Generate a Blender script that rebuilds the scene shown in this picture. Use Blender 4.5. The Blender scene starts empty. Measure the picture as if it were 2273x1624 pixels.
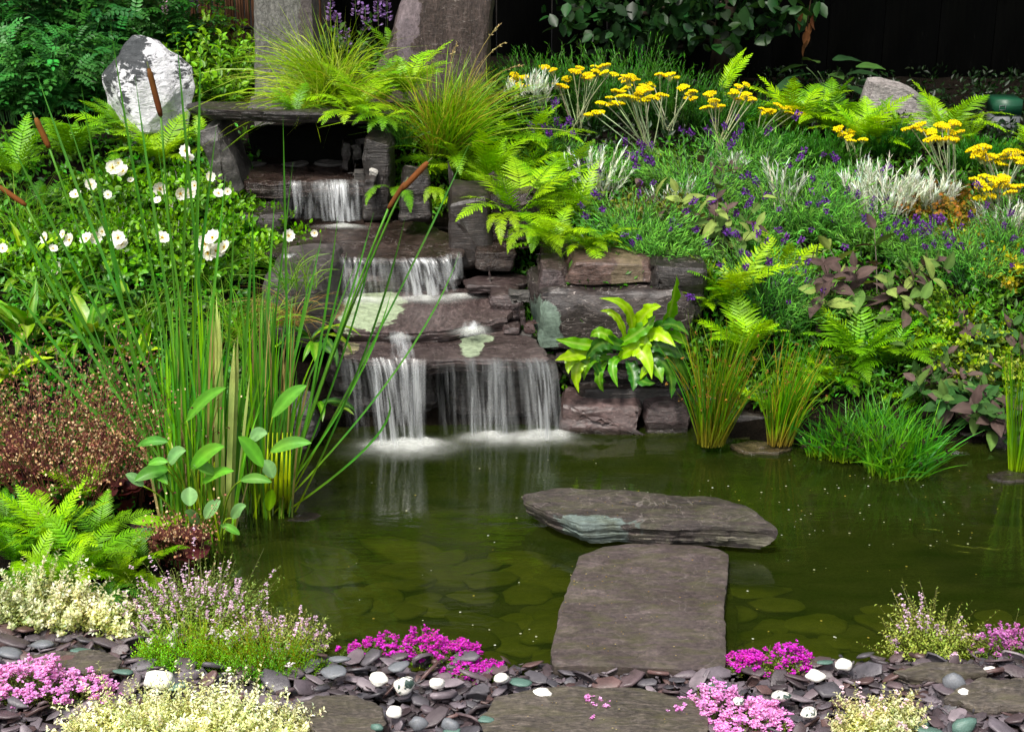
import bpy, bmesh, math, random
import numpy as np
from mathutils import Vector, Matrix, Euler, noise as mnoise

# ---------------------------------------------------------------- camera, sky, sun, exposure
scene = bpy.context.scene
COL = scene.collection
F, CU, CV, CAMZ, PITCH = 3520.0, 1136.5, 812.0, 1.75, math.radians(20)
cam_data = bpy.data.cameras.new('camera')
cam = bpy.data.objects.new('camera', cam_data)
COL.objects.link(cam)
cam.location = (0, 0, CAMZ)
cam.rotation_euler = (math.pi / 2 - PITCH, 0, 0)
cam_data.sensor_width = 36
cam_data.lens = 36 * F / 2273
cam_data.clip_start = 0.05
cam_data.clip_end = 200
scene.camera = cam

SUN_EL, SUN_AZ = math.radians(58), math.radians(205)      # azimuth clockwise from +Y: behind and left of the camera
world = bpy.data.worlds.new('World')
scene.world = world
world.use_nodes = True
wn = world.node_tree
bg = wn.nodes['Background']
sky = wn.nodes.new('ShaderNodeTexSky')
sky.sky_type = 'NISHITA'
sky.sun_disc = False
sky.sun_elevation = SUN_EL
sky.sun_rotation = SUN_AZ
sky.air_density = 1.0
sky.dust_density = 4.0
sky.ozone_density = 0.6
veil = wn.nodes.new('ShaderNodeHueSaturation')          # thin bright cloud: the sky's blue is washed out
veil.inputs['Saturation'].default_value = 0.4
wn.links.new(sky.outputs[0], veil.inputs['Color'])
wn.links.new(veil.outputs[0], bg.inputs[0])
bg.inputs[1].default_value = 0.105
sd = bpy.data.lights.new('sun', 'SUN')
sd.energy = 2.3
sd.angle = math.radians(8)
sd.color = (1.0, 0.95, 0.87)
sun = bpy.data.objects.new('sun', sd)
COL.objects.link(sun)
sdir = Vector((math.sin(SUN_AZ) * math.cos(SUN_EL), math.cos(SUN_AZ) * math.cos(SUN_EL), math.sin(SUN_EL)))
sun.rotation_euler = sdir.to_track_quat('Z', 'Y').to_euler()
sun.location = sdir * 20
vs = scene.view_settings
vs.view_transform = 'Standard'
vs.look = 'None'
vs.gamma = 1
vs.use_curve_mapping = False
vs.exposure = 1.05
scene.render.engine = 'CYCLES'
scene.cycles.max_bounces = 8
scene.cycles.transparent_max_bounces = 24
scene.cycles.caustics_refractive = False
scene.cycles.caustics_reflective = False

# ---------------------------------------------------------------- helpers
R = random.Random(7)
rng = np.random.default_rng(11)
FWD = np.array([0, math.cos(PITCH), -math.sin(PITCH)])
UPV = np.array([0, math.sin(PITCH), math.cos(PITCH)])
CAM = np.array([0, 0, CAMZ])


def ray(u, v):
    return FWD + np.array([(u - CU) / F, 0, 0]) + UPV * ((CV - v) / F)


def W(u, v, y):                      # point of the place seen at (u, v), standing y metres away
    d = ray(u, v)
    return CAM + d * (y / d[1])


def G(u, v, z=0.0):                  # point of the level z seen at (u, v)
    d = ray(u, v)
    return CAM + d * ((z - CAMZ) / d[2])


def PPM(p):                          # pixels per metre at p
    return F / float(np.dot(np.asarray(p) - CAM, FWD))


def tag(o, label=None, cat=None, group=None, kind=None):
    if label: o['label'] = label
    if cat: o['category'] = cat
    if group: o['group'] = group
    if kind: o['kind'] = kind
    return o


def empty(name, loc, label, cat, group=None):
    o = bpy.data.objects.new(name, None)
    o.empty_display_size = 0.05
    COL.objects.link(o)
    o.location = Vector([float(c) for c in loc])
    return tag(o, label, cat, group)


def link(name, me, parent=None, loc=(0, 0, 0), rot=None, scale=None, matrix=None):
    o = bpy.data.objects.new(name, me)
    COL.objects.link(o)
    if parent: o.parent = parent
    if matrix is not None:
        o.matrix_basis = matrix
    else:
        o.location = Vector([float(c) for c in loc])
        if rot: o.rotation_euler = rot
        if scale is not None:
            o.scale = (scale,) * 3 if isinstance(scale, (int, float)) else scale
    return o


class Geo:
    """collects vertices, faces and a colour per vertex; becomes one mesh"""
    def __init__(self):
        self.V, self.T, self.Q, self.C, self.n = [], [], [], [], 0

    def add(self, v, tris=None, quads=None, col=(.5, .5, .5)):
        v = np.asarray(v, float).reshape(-1, 3)
        if tris is not None and len(tris): self.T.append(np.asarray(tris, int).reshape(-1, 3) + self.n)
        if quads is not None and len(quads): self.Q.append(np.asarray(quads, int).reshape(-1, 4) + self.n)
        c = np.asarray(col, float)
        if c.ndim == 1: c = np.tile(c, (len(v), 1))
        self.V.append(v); self.C.append(c); self.n += len(v)

    def inst(self, tv, M, T, cols, tris=None, quads=None, tcol=None):
        """copies of a template: M (n,3,3) columns are the axes, T (n,3), cols (n,3)"""
        tv = np.asarray(tv, float); n, k = len(T), len(tv)
        if n == 0: return
        v = np.einsum('nij,kj->nki', M, tv) + T[:, None, :]
        c = np.repeat(np.asarray(cols)[:, None, :], k, axis=1)
        if tcol is not None: c = c * np.asarray(tcol)[None, :, None]
        off = (np.arange(n) * k)[:, None, None]
        tt = (np.asarray(tris, int)[None] + off).reshape(-1, 3) if tris is not None else None
        qq = (np.asarray(quads, int)[None] + off).reshape(-1, 4) if quads is not None else None
        self.add(v.reshape(-1, 3), tt, qq, c.reshape(-1, 3))

    def mesh(self, name, mat, smooth=False):
        me = bpy.data.meshes.new(name)
        V = np.concatenate(self.V) if self.V else np.zeros((0, 3))
        C = np.concatenate(self.C) if self.C else np.zeros((0, 3))
        T = np.concatenate(self.T) if self.T else np.zeros((0, 3), int)
        Q = np.concatenate(self.Q) if self.Q else np.zeros((0, 4), int)
        me.vertices.add(len(V)); me.vertices.foreach_set('co', V.astype(np.float32).ravel())
        loops = np.concatenate([T.ravel(), Q.ravel()]).astype(np.int32)
        me.loops.add(len(loops)); me.loops.foreach_set('vertex_index', loops)
        st = np.concatenate([np.arange(len(T)) * 3, len(T) * 3 + np.arange(len(Q)) * 4]).astype(np.int32)
        me.polygons.add(len(st)); me.polygons.foreach_set('loop_start', st)
        if smooth: me.polygons.foreach_set('use_smooth', np.ones(len(st), bool))
        me.update(calc_edges=True)
        a = me.attributes.new('col', 'FLOAT_COLOR', 'POINT')
        a.data.foreach_set('color', np.concatenate([C, np.ones((len(C), 1))], 1).astype(np.float32).ravel())
        if mat: me.materials.append(mat)
        return me

    def build(self, name, mat, parent=None, smooth=False, loc=(0, 0, 0)):
        return link(name, self.mesh(name, mat, smooth), parent, loc)


def unit(a):
    a = np.asarray(a, float)
    return a / np.maximum(np.linalg.norm(a, axis=-1, keepdims=True), 1e-9)


def frames(D, N, w, l, h=None):
    """axes for templates lying along +Y with face +Z: D along, N roughly the face normal"""
    D = unit(D); X = unit(np.cross(D, N)); Z = np.cross(X, D)
    w = np.asarray(w, float).reshape(-1, 1); l = np.asarray(l, float).reshape(-1, 1)
    h = l if h is None else np.asarray(h, float).reshape(-1, 1)
    return np.stack([X * w, D * l, Z * h], axis=-1)


def jcol(c, n, v=.18, hue=.08):      # n colours scattered about c
    c = np.asarray(c, float)
    a = 1 + v * rng.standard_normal((n, 1))
    b = 1 + hue * rng.standard_normal((n, 3))
    return np.clip(c * np.clip(a, .35, 1.9) * b, 0.001, 1)


# leaf templates: length 1 along +Y, width 1
DIA = (np.array([[0, 0, 0], [-.5, .45, .1], [0, 1, -.05], [.5, .45, .1]]), [[0, 3, 2], [0, 2, 1]])
OVAL = (np.array([[0, 0, 0], [-.42, .25, .07], [-.5, .55, .07], [-.25, .85, .0], [0, 1, -.08], [.25, .85, .0], [.5, .55, .07],
                  [.42, .25, .07], [0, .3, -.02], [0, .65, -.03]]),
        [[0, 8, 1], [1, 8, 2], [2, 8, 9], [2, 9, 3], [3, 9, 4], [0, 7, 8], [7, 6, 8], [6, 9, 8], [6, 5, 9], [5, 4, 9]])
NEEDLE = (np.array([[-.5, 0, 0], [.5, 0, 0], [.35, .6, .04], [-.35, .6, .04], [0, 1, 0]]), [[0, 1, 2], [0, 2, 3], [3, 2, 4]])


def ribbon(path, width, fold=.0, side=None):
    """a strip along path (k,3): left, middle, right vertices per row. Returns verts, quads"""
    P = np.asarray(path, float); k = len(P)
    d = unit(np.gradient(P, axis=0))
    s = np.asarray(side if side is not None else [0, 0, 1], float)
    X = unit(np.cross(d, np.tile(s, (k, 1)) + 1e-4)); N = np.cross(X, d)
    w = np.asarray(width, float).reshape(-1, 1) * .5
    v = np.stack([P - X * w + N * w * fold, P, P + X * w + N * w * fold], 1).reshape(-1, 3)
    i = np.arange(k - 1)[:, None] * 3
    q = np.concatenate([i + [0, 1, 4, 3], i + [1, 2, 5, 4]], 0)
    return v, q


def tube(path, rad, n=6):
    P = np.asarray(path, float); k = len(P)
    d = unit(np.gradient(P, axis=0))
    ref = np.array([.31, .17, .93]) if abs(d[0, 2]) < .9 else np.array([.9, .3, .1])
    X = unit(np.cross(d, ref)); Y = np.cross(d, X)
    a = np.arange(n) / n * 2 * math.pi
    r = np.broadcast_to(np.asarray(rad, float), (k,)).reshape(-1, 1, 1)
    v = P[:, None] + (X[:, None] * np.cos(a)[None, :, None] + Y[:, None] * np.sin(a)[None, :, None]) * r
    q = []
    for i in range(k - 1):
        for j in range(n):
            q.append([i * n + j, i * n + (j + 1) % n, (i + 1) * n + (j + 1) % n, (i + 1) * n + j])
    t = [[0, j + 1, j] for j in range(1, n - 1)] + [[(k - 1) * n, (k - 1) * n + j, (k - 1) * n + j + 1] for j in range(1, n - 1)]
    return v.reshape(-1, 3), q, t


def bez(p0, p1, p2, k):
    t = np.linspace(0, 1, k)[:, None]
    return (1 - t) ** 2 * np.asarray(p0) + 2 * t * (1 - t) * np.asarray(p1) + t * t * np.asarray(p2)


# ---------------------------------------------------------------- materials
def nm(name):
    m = bpy.data.materials.new(name); m.use_nodes = True
    t = m.node_tree; t.nodes.clear()
    out = t.nodes.new('ShaderNodeOutputMaterial')
    return m, t, out


def N(t, kind, **kw):
    n = t.nodes.new(kind)
    for k, v in kw.items():
        if k.startswith('i_'):
            key = k[2:]
            n.inputs[int(key) if key.isdigit() else key].default_value = v
        else:
            setattr(n, k, v)
    return n


def mix(t, blend, fac, a, b):
    n = t.nodes.new('ShaderNodeMix'); n.data_type = 'RGBA'; n.blend_type = blend
    for sock, val in ((n.inputs[0], fac), (n.inputs[6], a), (n.inputs[7], b)):
        if hasattr(val, 'is_linked') or hasattr(val, 'links'): t.links.new(val, sock)
        else: sock.default_value = val if not isinstance(val, tuple) or len(val) == 4 else (*val, 1)
    return n.outputs[2]


def mapr(t, val, a, b, c, d):
    n = t.nodes.new('ShaderNodeMapRange')
    n.inputs[1].default_value, n.inputs[2].default_value, n.inputs[3].default_value, n.inputs[4].default_value = a, b, c, d
    t.links.new(val, n.inputs[0])
    return n.outputs[0]


def noise_tex(t, vec, scale, detail=4, rough=.55, dist=0.0):
    n = N(t, 'ShaderNodeTexNoise')
    n.inputs['Scale'].default_value = scale; n.inputs['Detail'].default_value = detail
    n.inputs['Roughness'].default_value = rough; n.inputs['Distortion'].default_value = dist
    if vec is not None: t.links.new(vec, n.inputs['Vector'])
    return n.outputs['Fac']


def mapping(t, vec, scale, rot=(0, 0, 0), loc=(0, 0, 0)):
    n = N(t, 'ShaderNodeMapping')
    n.inputs['Scale'].default_value = scale; n.inputs['Rotation'].default_value = rot; n.inputs['Location'].default_value = loc
    t.links.new(vec, n.inputs['Vector'])
    return n.outputs[0]


def leaf_mat(name, rough=.45, trans=.30, spec=.4, vary=.22, patch=1.0):
    m, t, out = nm(name)
    at = N(t, 'ShaderNodeAttribute', attribute_name='col')
    oi = N(t, 'ShaderNodeObjectInfo')
    geo = N(t, 'ShaderNodeNewGeometry')
    v = mapr(t, oi.outputs['Random'], 0, 1, 1 - vary, 1 + vary)
    n1 = mapr(t, noise_tex(t, geo.outputs['Position'], 18 * patch, 3), .3, .7, .8, 1.2)
    mu = N(t, 'ShaderNodeMath', operation='MULTIPLY'); t.links.new(v, mu.inputs[0]); t.links.new(n1, mu.inputs[1])
    hs = N(t, 'ShaderNodeHueSaturation'); t.links.new(at.outputs['Color'], hs.inputs['Color']); t.links.new(mu.outputs[0], hs.inputs['Value'])
    hue = mapr(t, noise_tex(t, geo.outputs['Position'], 7 * patch, 2), .3, .7, .485, .515); t.links.new(hue, hs.inputs['Hue']); hs.inputs['Saturation'].default_value = 1.06
    p = N(t, 'ShaderNodeBsdfPrincipled'); p.inputs['Roughness'].default_value = rough
    p.inputs['Specular IOR Level'].default_value = spec
    t.links.new(hs.outputs[0], p.inputs['Base Color'])
    tr = N(t, 'ShaderNodeBsdfTranslucent')
    t.links.new(mix(t, 'MULTIPLY', 1.0, hs.outputs[0], (1.3, 1.15, .6)), tr.inputs[0])
    ms = N(t, 'ShaderNodeMixShader'); ms.inputs[0].default_value = trans
    t.links.new(p.outputs[0], ms.inputs[1]); t.links.new(tr.outputs[0], ms.inputs[2])
    t.links.new(ms.outputs[0], out.inputs[0])
    return m


M_LEAF = leaf_mat('leaf_surface')
M_GLOSS = leaf_mat('glossy_leaf_surface', rough=.38, trans=.25, spec=.45, vary=.2)
M_MATTE = leaf_mat('downy_leaf_surface', rough=.75, trans=.18, spec=.2, vary=.2)
M_PETAL = leaf_mat('petal_surface', rough=.6, trans=.3, spec=.2, vary=.08)
M_STEM = leaf_mat('stem_surface', rough=.55, trans=.05, spec=.3, vary=.15)


def slate_mat(name, c1, c2, c3=None, wet=.35, streak=(1, 1, 14), rot=(0, 0, 0), bump=.5, patches=(), scale=1.0, moss=None, vary=.0, lines=.35, grain=1.0, waterline=True):
    """slate: cloudy colour, cleavage streaks, thin pale scratches, optional mineral patches (centre, radius, colour) in object space"""
    m, t, out = nm(name)
    tc = N(t, 'ShaderNodeTexCoord'); vec = tc.outputs['Object']
    sv = mapping(t, vec, streak, rot)
    big = noise_tex(t, vec, 5 * scale, 6, .6, .4)
    st = noise_tex(t, sv, 9 * scale, 6, .65, .6)
    fine = noise_tex(t, vec, 90 * scale, 5, .7)
    col = mix(t, 'MIX', mapr(t, big, .35, .65, 0, 1), c1, c2)
    col = mix(t, 'MIX', mapr(t, st, .52, .72, 0, .8), col, c3 or tuple(min(1, x * 1.9 + .01) for x in c2))
    # thin pale scratch lines
    lv = noise_tex(t, mapping(t, vec, (2.2, 2.2, 9), (.5, .9, .3)), 4 * scale, 2, .5, 1.2)
    ab = N(t, 'ShaderNodeMath', operation='SUBTRACT'); t.links.new(lv, ab.inputs[0]); ab.inputs[1].default_value = .5
    ab2 = N(t, 'ShaderNodeMath', operation='ABSOLUTE'); t.links.new(ab.outputs[0], ab2.inputs[0])
    col = mix(t, 'MIX', mapr(t, ab2.outputs[0], .0, .008, lines, 0), col, (.35, .32, .31))
    col = mix(t, 'MULTIPLY', 1.0, col, mix(t, 'MIX', mapr(t, fine, .3, .7, 0, 1), (.55, .55, .55), (1.4, 1.36, 1.3)))
    mid = noise_tex(t, sv, 30 * scale, 6, .7, .3)
    col = mix(t, 'MULTIPLY', 1.0, col, mix(t, 'MIX', mapr(t, mid, .35, .68, 0, 1), (1 - .5 * grain, 1 - .52 * grain, 1 - .54 * grain), (1 + .35 * grain, 1 + .33 * grain, 1 + .3 * grain)))
    for (c, r, pc) in patches:
        d = N(t, 'ShaderNodeVectorMath', operation='SUBTRACT'); t.links.new(vec, d.inputs[0]); d.inputs[1].default_value = c
        sc = N(t, 'ShaderNodeVectorMath', operation='DIVIDE'); t.links.new(d.outputs[0], sc.inputs[0]); sc.inputs[1].default_value = r
        ln = N(t, 'ShaderNodeVectorMath', operation='LENGTH'); t.links.new(sc.outputs[0], ln.inputs[0])
        e = N(t, 'ShaderNodeMath', operation='ADD'); t.links.new(ln.outputs['Value'], e.inputs[0])
        t.links.new(mapr(t, noise_tex(t, vec, 22, 5, .65), .3, .7, -.32, .32), e.inputs[1])
        pcv = mix(t, 'MIX', mapr(t, noise_tex(t, vec, 45, 5, .7), .35, .65, 0, 1), tuple(x * .6 for x in pc), tuple(min(1, x * 1.25) for x in pc))
        col = mix(t, 'MIX', mapr(t, e.outputs[0], .95, 1.05, 1, 0), col, pcv)
    if moss:
        g = N(t, 'ShaderNodeNewGeometry')
        mk = noise_tex(t, mapping(t, vec, (1, 3.2, 1)), 11, 6, .68, .5)
        col = mix(t, 'MIX', mapr(t, mk, .45, .68, 0, .6), col, moss)
    if vary:
        oi = N(t, 'ShaderNodeObjectInfo')
        col = mix(t, 'MULTIPLY', 1.0, col, mix(t, 'MIX', oi.outputs['Random'], (1 - vary,) * 3, (1 + vary,) * 3))
    rough_ = mapr(t, big, .3, .7, wet, min(.9, wet + .25))
    if waterline:                       # a dark wet band just above the pond's surface
        gp = N(t, 'ShaderNodeNewGeometry'); sz = N(t, 'ShaderNodeSeparateXYZ'); t.links.new(gp.outputs['Position'], sz.inputs[0])
        wz = N(t, 'ShaderNodeMath', operation='MULTIPLY_ADD'); t.links.new(fine, wz.inputs[0]); wz.inputs[1].default_value = -.016; t.links.new(sz.outputs[2], wz.inputs[2])
        wb = mapr(t, wz.outputs[0], .002, .010, 1, 0)
        col = mix(t, 'MULTIPLY', wb, col, (.38, .40, .34))
        rr_ = N(t, 'ShaderNodeMix'); t.links.new(wb, rr_.inputs[0]); t.links.new(rough_, rr_.inputs[2]); rr_.inputs[3].default_value = .12; rough_ = rr_.outputs[0]
    p = N(t, 'ShaderNodeBsdfPrincipled')
    t.links.new(col, p.inputs['Base Color'])
    t.links.new(rough_, p.inputs['Roughness'])
    b0 = N(t, 'ShaderNodeBump'); b0.inputs['Strength'].default_value = bump; b0.inputs['Distance'].default_value = .006; t.links.new(mid, b0.inputs['Height'])
    b1 = N(t, 'ShaderNodeBump'); t.links.new(b0.outputs[0], b1.inputs['Normal']); b1.inputs['Strength'].default_value = bump; b1.inputs['Distance'].default_value = .012
    t.links.new(st, b1.inputs['Height'])
    b2 = N(t, 'ShaderNodeBump'); b2.inputs['Strength'].default_value = bump * .8; b2.inputs['Distance'].default_value = .004
    t.links.new(fine, b2.inputs['Height']); t.links.new(b1.outputs[0], b2.inputs['Normal'])
    t.links.new(b2.outputs[0], p.inputs['Normal'])
    t.links.new(p.outputs[0], out.inputs[0])
    return m


S_DARK = slate_mat('dark_slate', (0.01258, 0.01036, 0.00962), (0.02516, 0.02072, 0.01924), wet=.25)
S_PURPLE = slate_mat('purple_slate', (0.03552, 0.02442, 0.02516), (0.0592, 0.04218, 0.04366), wet=.28)
S_GREY = slate_mat('grey_slate', (.042, .040, .040), (.075, .072, .068), (.12, .115, .11), wet=.5)
S_WET = slate_mat('wet_slate', (0.01924, 0.01258, 0.0111), (0.037, 0.02516, 0.02146), wet=.12, bump=.7)
S_SHELF = slate_mat('weathered_slate', (.050, .038, .037), (.078, .061, .060), wet=.4, grain=.45, streak=(1, 2.2, 3), rot=(0, 0, .2), moss=(.058, .060, .018), lines=.15, bump=.3)
# ---------------------------------------------------------------- the lie of the land
SHORE_PX = [(720, 1478), (640, 1400), (560, 1335), (440, 1270), (330, 1215), (300, 1150), (420, 1075), (560, 1020), (700, 985),
            (760, 958), (1250, 952), (1530, 958), (1620, 975), (1760, 990), (1880, 1000), (2040, 985), (2273, 985), (2500, 1010),
            (2560, 1250), (2480, 1440), (2273, 1462), (1980, 1478), (1600, 1492), (1222, 1494), (1000, 1482), (860, 1478)]
SHORE = np.array([G(u, v, 0)[:2] for u, v in SHORE_PX])


def shore_dist(x, y):                # signed: negative inside the pond
    x = np.asarray(x, float); y = np.asarray(y, float)
    d = np.full(x.shape, 1e9); ins = np.zeros(x.shape, bool)
    n = len(SHORE)
    for i in range(n):
        a, b = SHORE[i], SHORE[(i + 1) % n]
        e = b - a
        t = np.clip(((x - a[0]) * e[0] + (y - a[1]) * e[1]) / (e @ e), 0, 1)
        d = np.minimum(d, np.hypot(x - a[0] - t * e[0], y - a[1] - t * e[1]))
        c = ((a[1] > y) != (b[1] > y)) & (x < (b[0] - a[0]) * (y - a[1]) / (b[1] - a[1] + 1e-12) + a[0])
        ins ^= c
    return np.where(ins, -d, d)


def land(x, y):
    x = np.asarray(x, float); y = np.asarray(y, float)
    left = np.interp(y, [2.9, 3.2, 3.5, 4.0, 4.5, 5.0, 5.5, 6.2, 9], [.03, .035, .06, .15, .27, .42, .56, .62, .62])
    mid = np.interp(y, [4.25, 4.45, 4.8, 5.1, 5.44, 5.48, 5.8, 6.3, 9], [-.05, .1, .2, .36, .5, .70, .67, .56, .56])
    wall = np.interp(y, [4.3, 4.42, 4.52, 4.8, 5.6, 6.3, 9], [.0, .05, .38, .42, .47, .5, .55])
    right = np.interp(y, [2.9, 4.2, 4.4, 4.57, 4.9, 5.6, 6.3, 9], [.03, .03, .1, .2, .28, .37, .43, .5])
    xs = [-.95, -.62, .08, .2, .55, .85]
    k = np.zeros(x.shape + (4,))
    for i, w in enumerate([(1, 0, 0, 0, 0, 0), (0, 1, 1, 0, 0, 0), (0, 0, 0, 1, 1, 0), (0, 0, 0, 0, 0, 1)]):
        k[..., i] = np.interp(x, xs, w)
    z = left * k[..., 0] + mid * k[..., 1] + wall * k[..., 2] + right * k[..., 3]
    sdv = shore_dist(x, y)
    lip = np.clip(sdv / .06, 0, 1)
    zin = -np.clip(-sdv * .9, 0, .17) - .004
    return np.where(sdv < 0, zin, z * lip + .012 * np.sin(x * 23) * np.sin(y * 19) * np.clip(y - 4.3, 0, .5))


def hit(u, v, lift=0.0):             # where the line of sight meets the land
    d = ray(u, v); d = d / d[1]
    ys = np.linspace(2.2, 8.5, 700)
    P = CAM + d * ys[:, None]
    h = land(P[:, 0], P[:, 1])
    h = np.maximum(h, 0) + lift
    k = np.argmax(P[:, 2] < h) if (P[:, 2] < h).any() else len(ys) - 1
    return np.array([P[k, 0], P[k, 1], h[k] - lift])


def ground_z(x, y):
    return float(land(np.array([x]), np.array([y]))[0])


gx = np.concatenate([np.arange(-9, -2.6, .4), np.arange(-2.6, 2.9, .04), np.arange(2.9, 9.1, .4)])
gy = np.concatenate([np.arange(-4, 2.2, .4), np.arange(2.2, 7, .04), np.arange(7, 14, .5)])
GX, GY = np.meshgrid(gx, gy)
GZ = land(GX, GY)
verts = np.stack([GX, GY, GZ], -1).reshape(-1, 3)
nx = len(gx)
ii, jj = np.meshgrid(np.arange(nx - 1), np.arange(len(gy) - 1))
a = (jj * nx + ii).ravel()
quads = np.stack([a, a + 1, a + nx + 1, a + nx], 1)
inside = shore_dist(verts[quads].mean(1)[:, 0], verts[quads].mean(1)[:, 1]) < 0


def soil_mat(name, c1, c2, rough=.9):
    m, t, out = nm(name)
    g = N(t, 'ShaderNodeNewGeometry')
    n1 = noise_tex(t, g.outputs['Position'], 14, 8, .7)
    n2 = noise_tex(t, g.outputs['Position'], 120, 5, .7)
    p = N(t, 'ShaderNodeBsdfPrincipled')
    t.links.new(mix(t, 'MULTIPLY', 1, mix(t, 'MIX', mapr(t, n1, .35, .65, 0, 1), c1, c2), mix(t, 'MIX', mapr(t, n2, .3, .7, 0, 1), (.5, .5, .5), (1.4, 1.4, 1.4))), p.inputs['Base Color'])
    p.inputs['Roughness'].default_value = rough; p.inputs['Specular IOR Level'].default_value = .08
    b = N(t, 'ShaderNodeBump'); b.inputs['Strength'].default_value = 1; b.inputs['Distance'].default_value = .02
    t.links.new(n2, b.inputs['Height']); t.links.new(b.outputs[0], p.inputs['Normal'])
    t.links.new(p.outputs[0], out.inputs[0])
    return m


def sheet(name, q, mat):
    used, inv = np.unique(q, return_inverse=True)
    g = Geo(); g.add(verts[used], quads=inv.reshape(-1, 4))
    return tag(g.build(name, mat, smooth=True), kind='structure')


M_SOIL = soil_mat('soil', (.006, .0042, .0026), (.013, .009, .0055))
M_BED = soil_mat('pond_silt', (.035, .038, .012), (.06, .062, .02))
ground = sheet('ground', quads[~inside], M_SOIL)
pond_bed = sheet('pond_bed', quads[inside], M_BED)

# ---------------------------------------------------------------- pond water
def water_mat():
    m, t, out = nm('pond_water')
    g = N(t, 'ShaderNodeNewGeometry')
    n1 = noise_tex(t, mapping(t, g.outputs['Position'], (3.0, 9, 1)), 2.2, 3, .5, .3)
    n2 = noise_tex(t, mapping(t, g.outputs['Position'], (6, 14, 1)), 5, 3, .5, .2)
    b = N(t, 'ShaderNodeBump'); b.inputs['Strength'].default_value = .10; b.inputs['Distance'].default_value = .012
    t.links.new(n1, b.inputs['Height'])
    b2 = N(t, 'ShaderNodeBump'); b2.inputs['Strength'].default_value = .05; b2.inputs['Distance'].default_value = .006
    t.links.new(n2, b2.inputs['Height']); t.links.new(b.outputs[0], b2.inputs['Normal'])
    fr = N(t, 'ShaderNodeFresnel'); fr.inputs['IOR'].default_value = 1.62; t.links.new(b2.outputs[0], fr.inputs['Normal'])
    tr = N(t, 'ShaderNodeBsdfTransparent'); tr.inputs[0].default_value = (.56, .63, .20, 1)
    df = N(t, 'ShaderNodeBsdfDiffuse')
    t.links.new(mix(t, 'MIX', mapr(t, n1, .3, .7, 0, 1), (.021, .039, .004), (.039, .055, .008)), df.inputs[0])
    gl = N(t, 'ShaderNodeBsdfGlossy'); gl.inputs['Roughness'].default_value = .055; t.links.new(b2.outputs[0], gl.inputs['Normal'])
    ms = N(t, 'ShaderNodeMixShader'); ms.inputs[0].default_value = .32
    t.links.new(tr.outputs[0], ms.inputs[1]); t.links.new(df.outputs[0], ms.inputs[2])
    m2 = N(t, 'ShaderNodeMixShader'); t.links.new(fr.outputs[0], m2.inputs[0])
    t.links.new(ms.outputs[0], m2.inputs[1]); t.links.new(gl.outputs[0], m2.inputs[2])
    t.links.new(m2.outputs[0], out.inputs[0])
    return m


c = SHORE.mean(0)
ring = c + (SHORE - c) * 1.0 + unit(SHORE - c) * .05
g = Geo()
g.add(np.concatenate([[[c[0], c[1], 0]], np.c_[ring, np.zeros(len(ring))]]), tris=[[0, (i + 1) % len(ring) + 1, i + 1] for i in range(len(ring))])
tag(g.build('water', water_mat()), kind='structure')

# pond-bed cobbles: each its own piece of the bed
M_COBBLE = slate_mat('pond_cobble', (.10, .105, .036), (.165, .16, .062), (.20, .185, .08), wet=.5, bump=.3, vary=.35, lines=0, waterline=False)


def pebble_mesh(name, mat, seed, flat=.35, n=3, amp=.12, facet=0.0):
    bm = bmesh.new()
    bmesh.ops.create_icosphere(bm, subdivisions=n, radius=1)
    o = Vector((seed * 3.1, seed * 1.7, seed * .9))
    for v in bm.verts:
        d = 1 + amp * 2 * mnoise.noise(v.co * 1.1 + o) + amp * .5 * mnoise.noise(v.co * 3 + o)
        v.co = v.co * d
        v.co.z *= flat
    me = bpy.data.meshes.new(name); bm.to_mesh(me); bm.free()
    me.polygons.foreach_set('use_smooth', np.ones(len(me.polygons), bool))
    me.materials.append(mat)
    return me


cob = [pebble_mesh('cobble', M_COBBLE, i + 1, .3, 3, .22) for i in range(10)]
placed = []
for k in range(2600):
    u, v = R.uniform(560, 2330), R.uniform(1000, 1490)
    p = G(u, v, -.1)
    if shore_dist(np.array([p[0]]), np.array([p[1]]))[0] > -.03: continue
    near = (v - 1000) / 490
    if v < 1225 + 120 * max(0, min(1, (u - 1300) / 500)) - R.uniform(0, 50): continue
    r = R.uniform(.036, .085) * (1.15 if near < .5 else 1)
    if any((p[0] - q[0]) ** 2 + ((p[1] - q[1]) * 1.25) ** 2 < (r + q[2]) ** 2 * .40 for q in placed): continue
    placed.append((p[0], p[1], r))
    o = link('cobble', R.choice(cob), pond_bed, (p[0], p[1], ground_z(p[0], p[1]) + R.uniform(-.004, .02)),
             (R.uniform(-.12, .12), R.uniform(-.12, .12), R.uniform(-.5, .5)), (r * R.uniform(1.0, 1.5), r * R.uniform(.6, .9), r * R.uniform(.5, .9)))
    if len(placed) >= 285: break

# floating specks
g = Geo()
pts = [G(R.gauss(1900, 230), R.gauss(1120, 55), .003) for _ in range(80)] + [G(R.uniform(760, 2273), R.uniform(1020, 1450), .003) for _ in range(90)]
for p in pts:
    if shore_dist(np.array([p[0]]), np.array([p[1]]))[0] > -.04: continue
    r = R.choice([.0012, .0015, .002, .0028])
    a = np.arange(6) / 6 * 2 * math.pi
    g.add(np.c_[p[0] + r * np.cos(a), p[1] + r * np.sin(a), np.full(6, p[2] + R.uniform(0, .0006))], tris=[[0, i, i + 1] for i in range(1, 5)],
          col=R.choice([(.5, .52, .42), (.45, .45, .3), (.3, .25, .05)]))
tag(g.build('floating_specks', M_PETAL), 'scattered pale specks and petals floating on the dark green pond', 'specks', kind='stuff')

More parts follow.
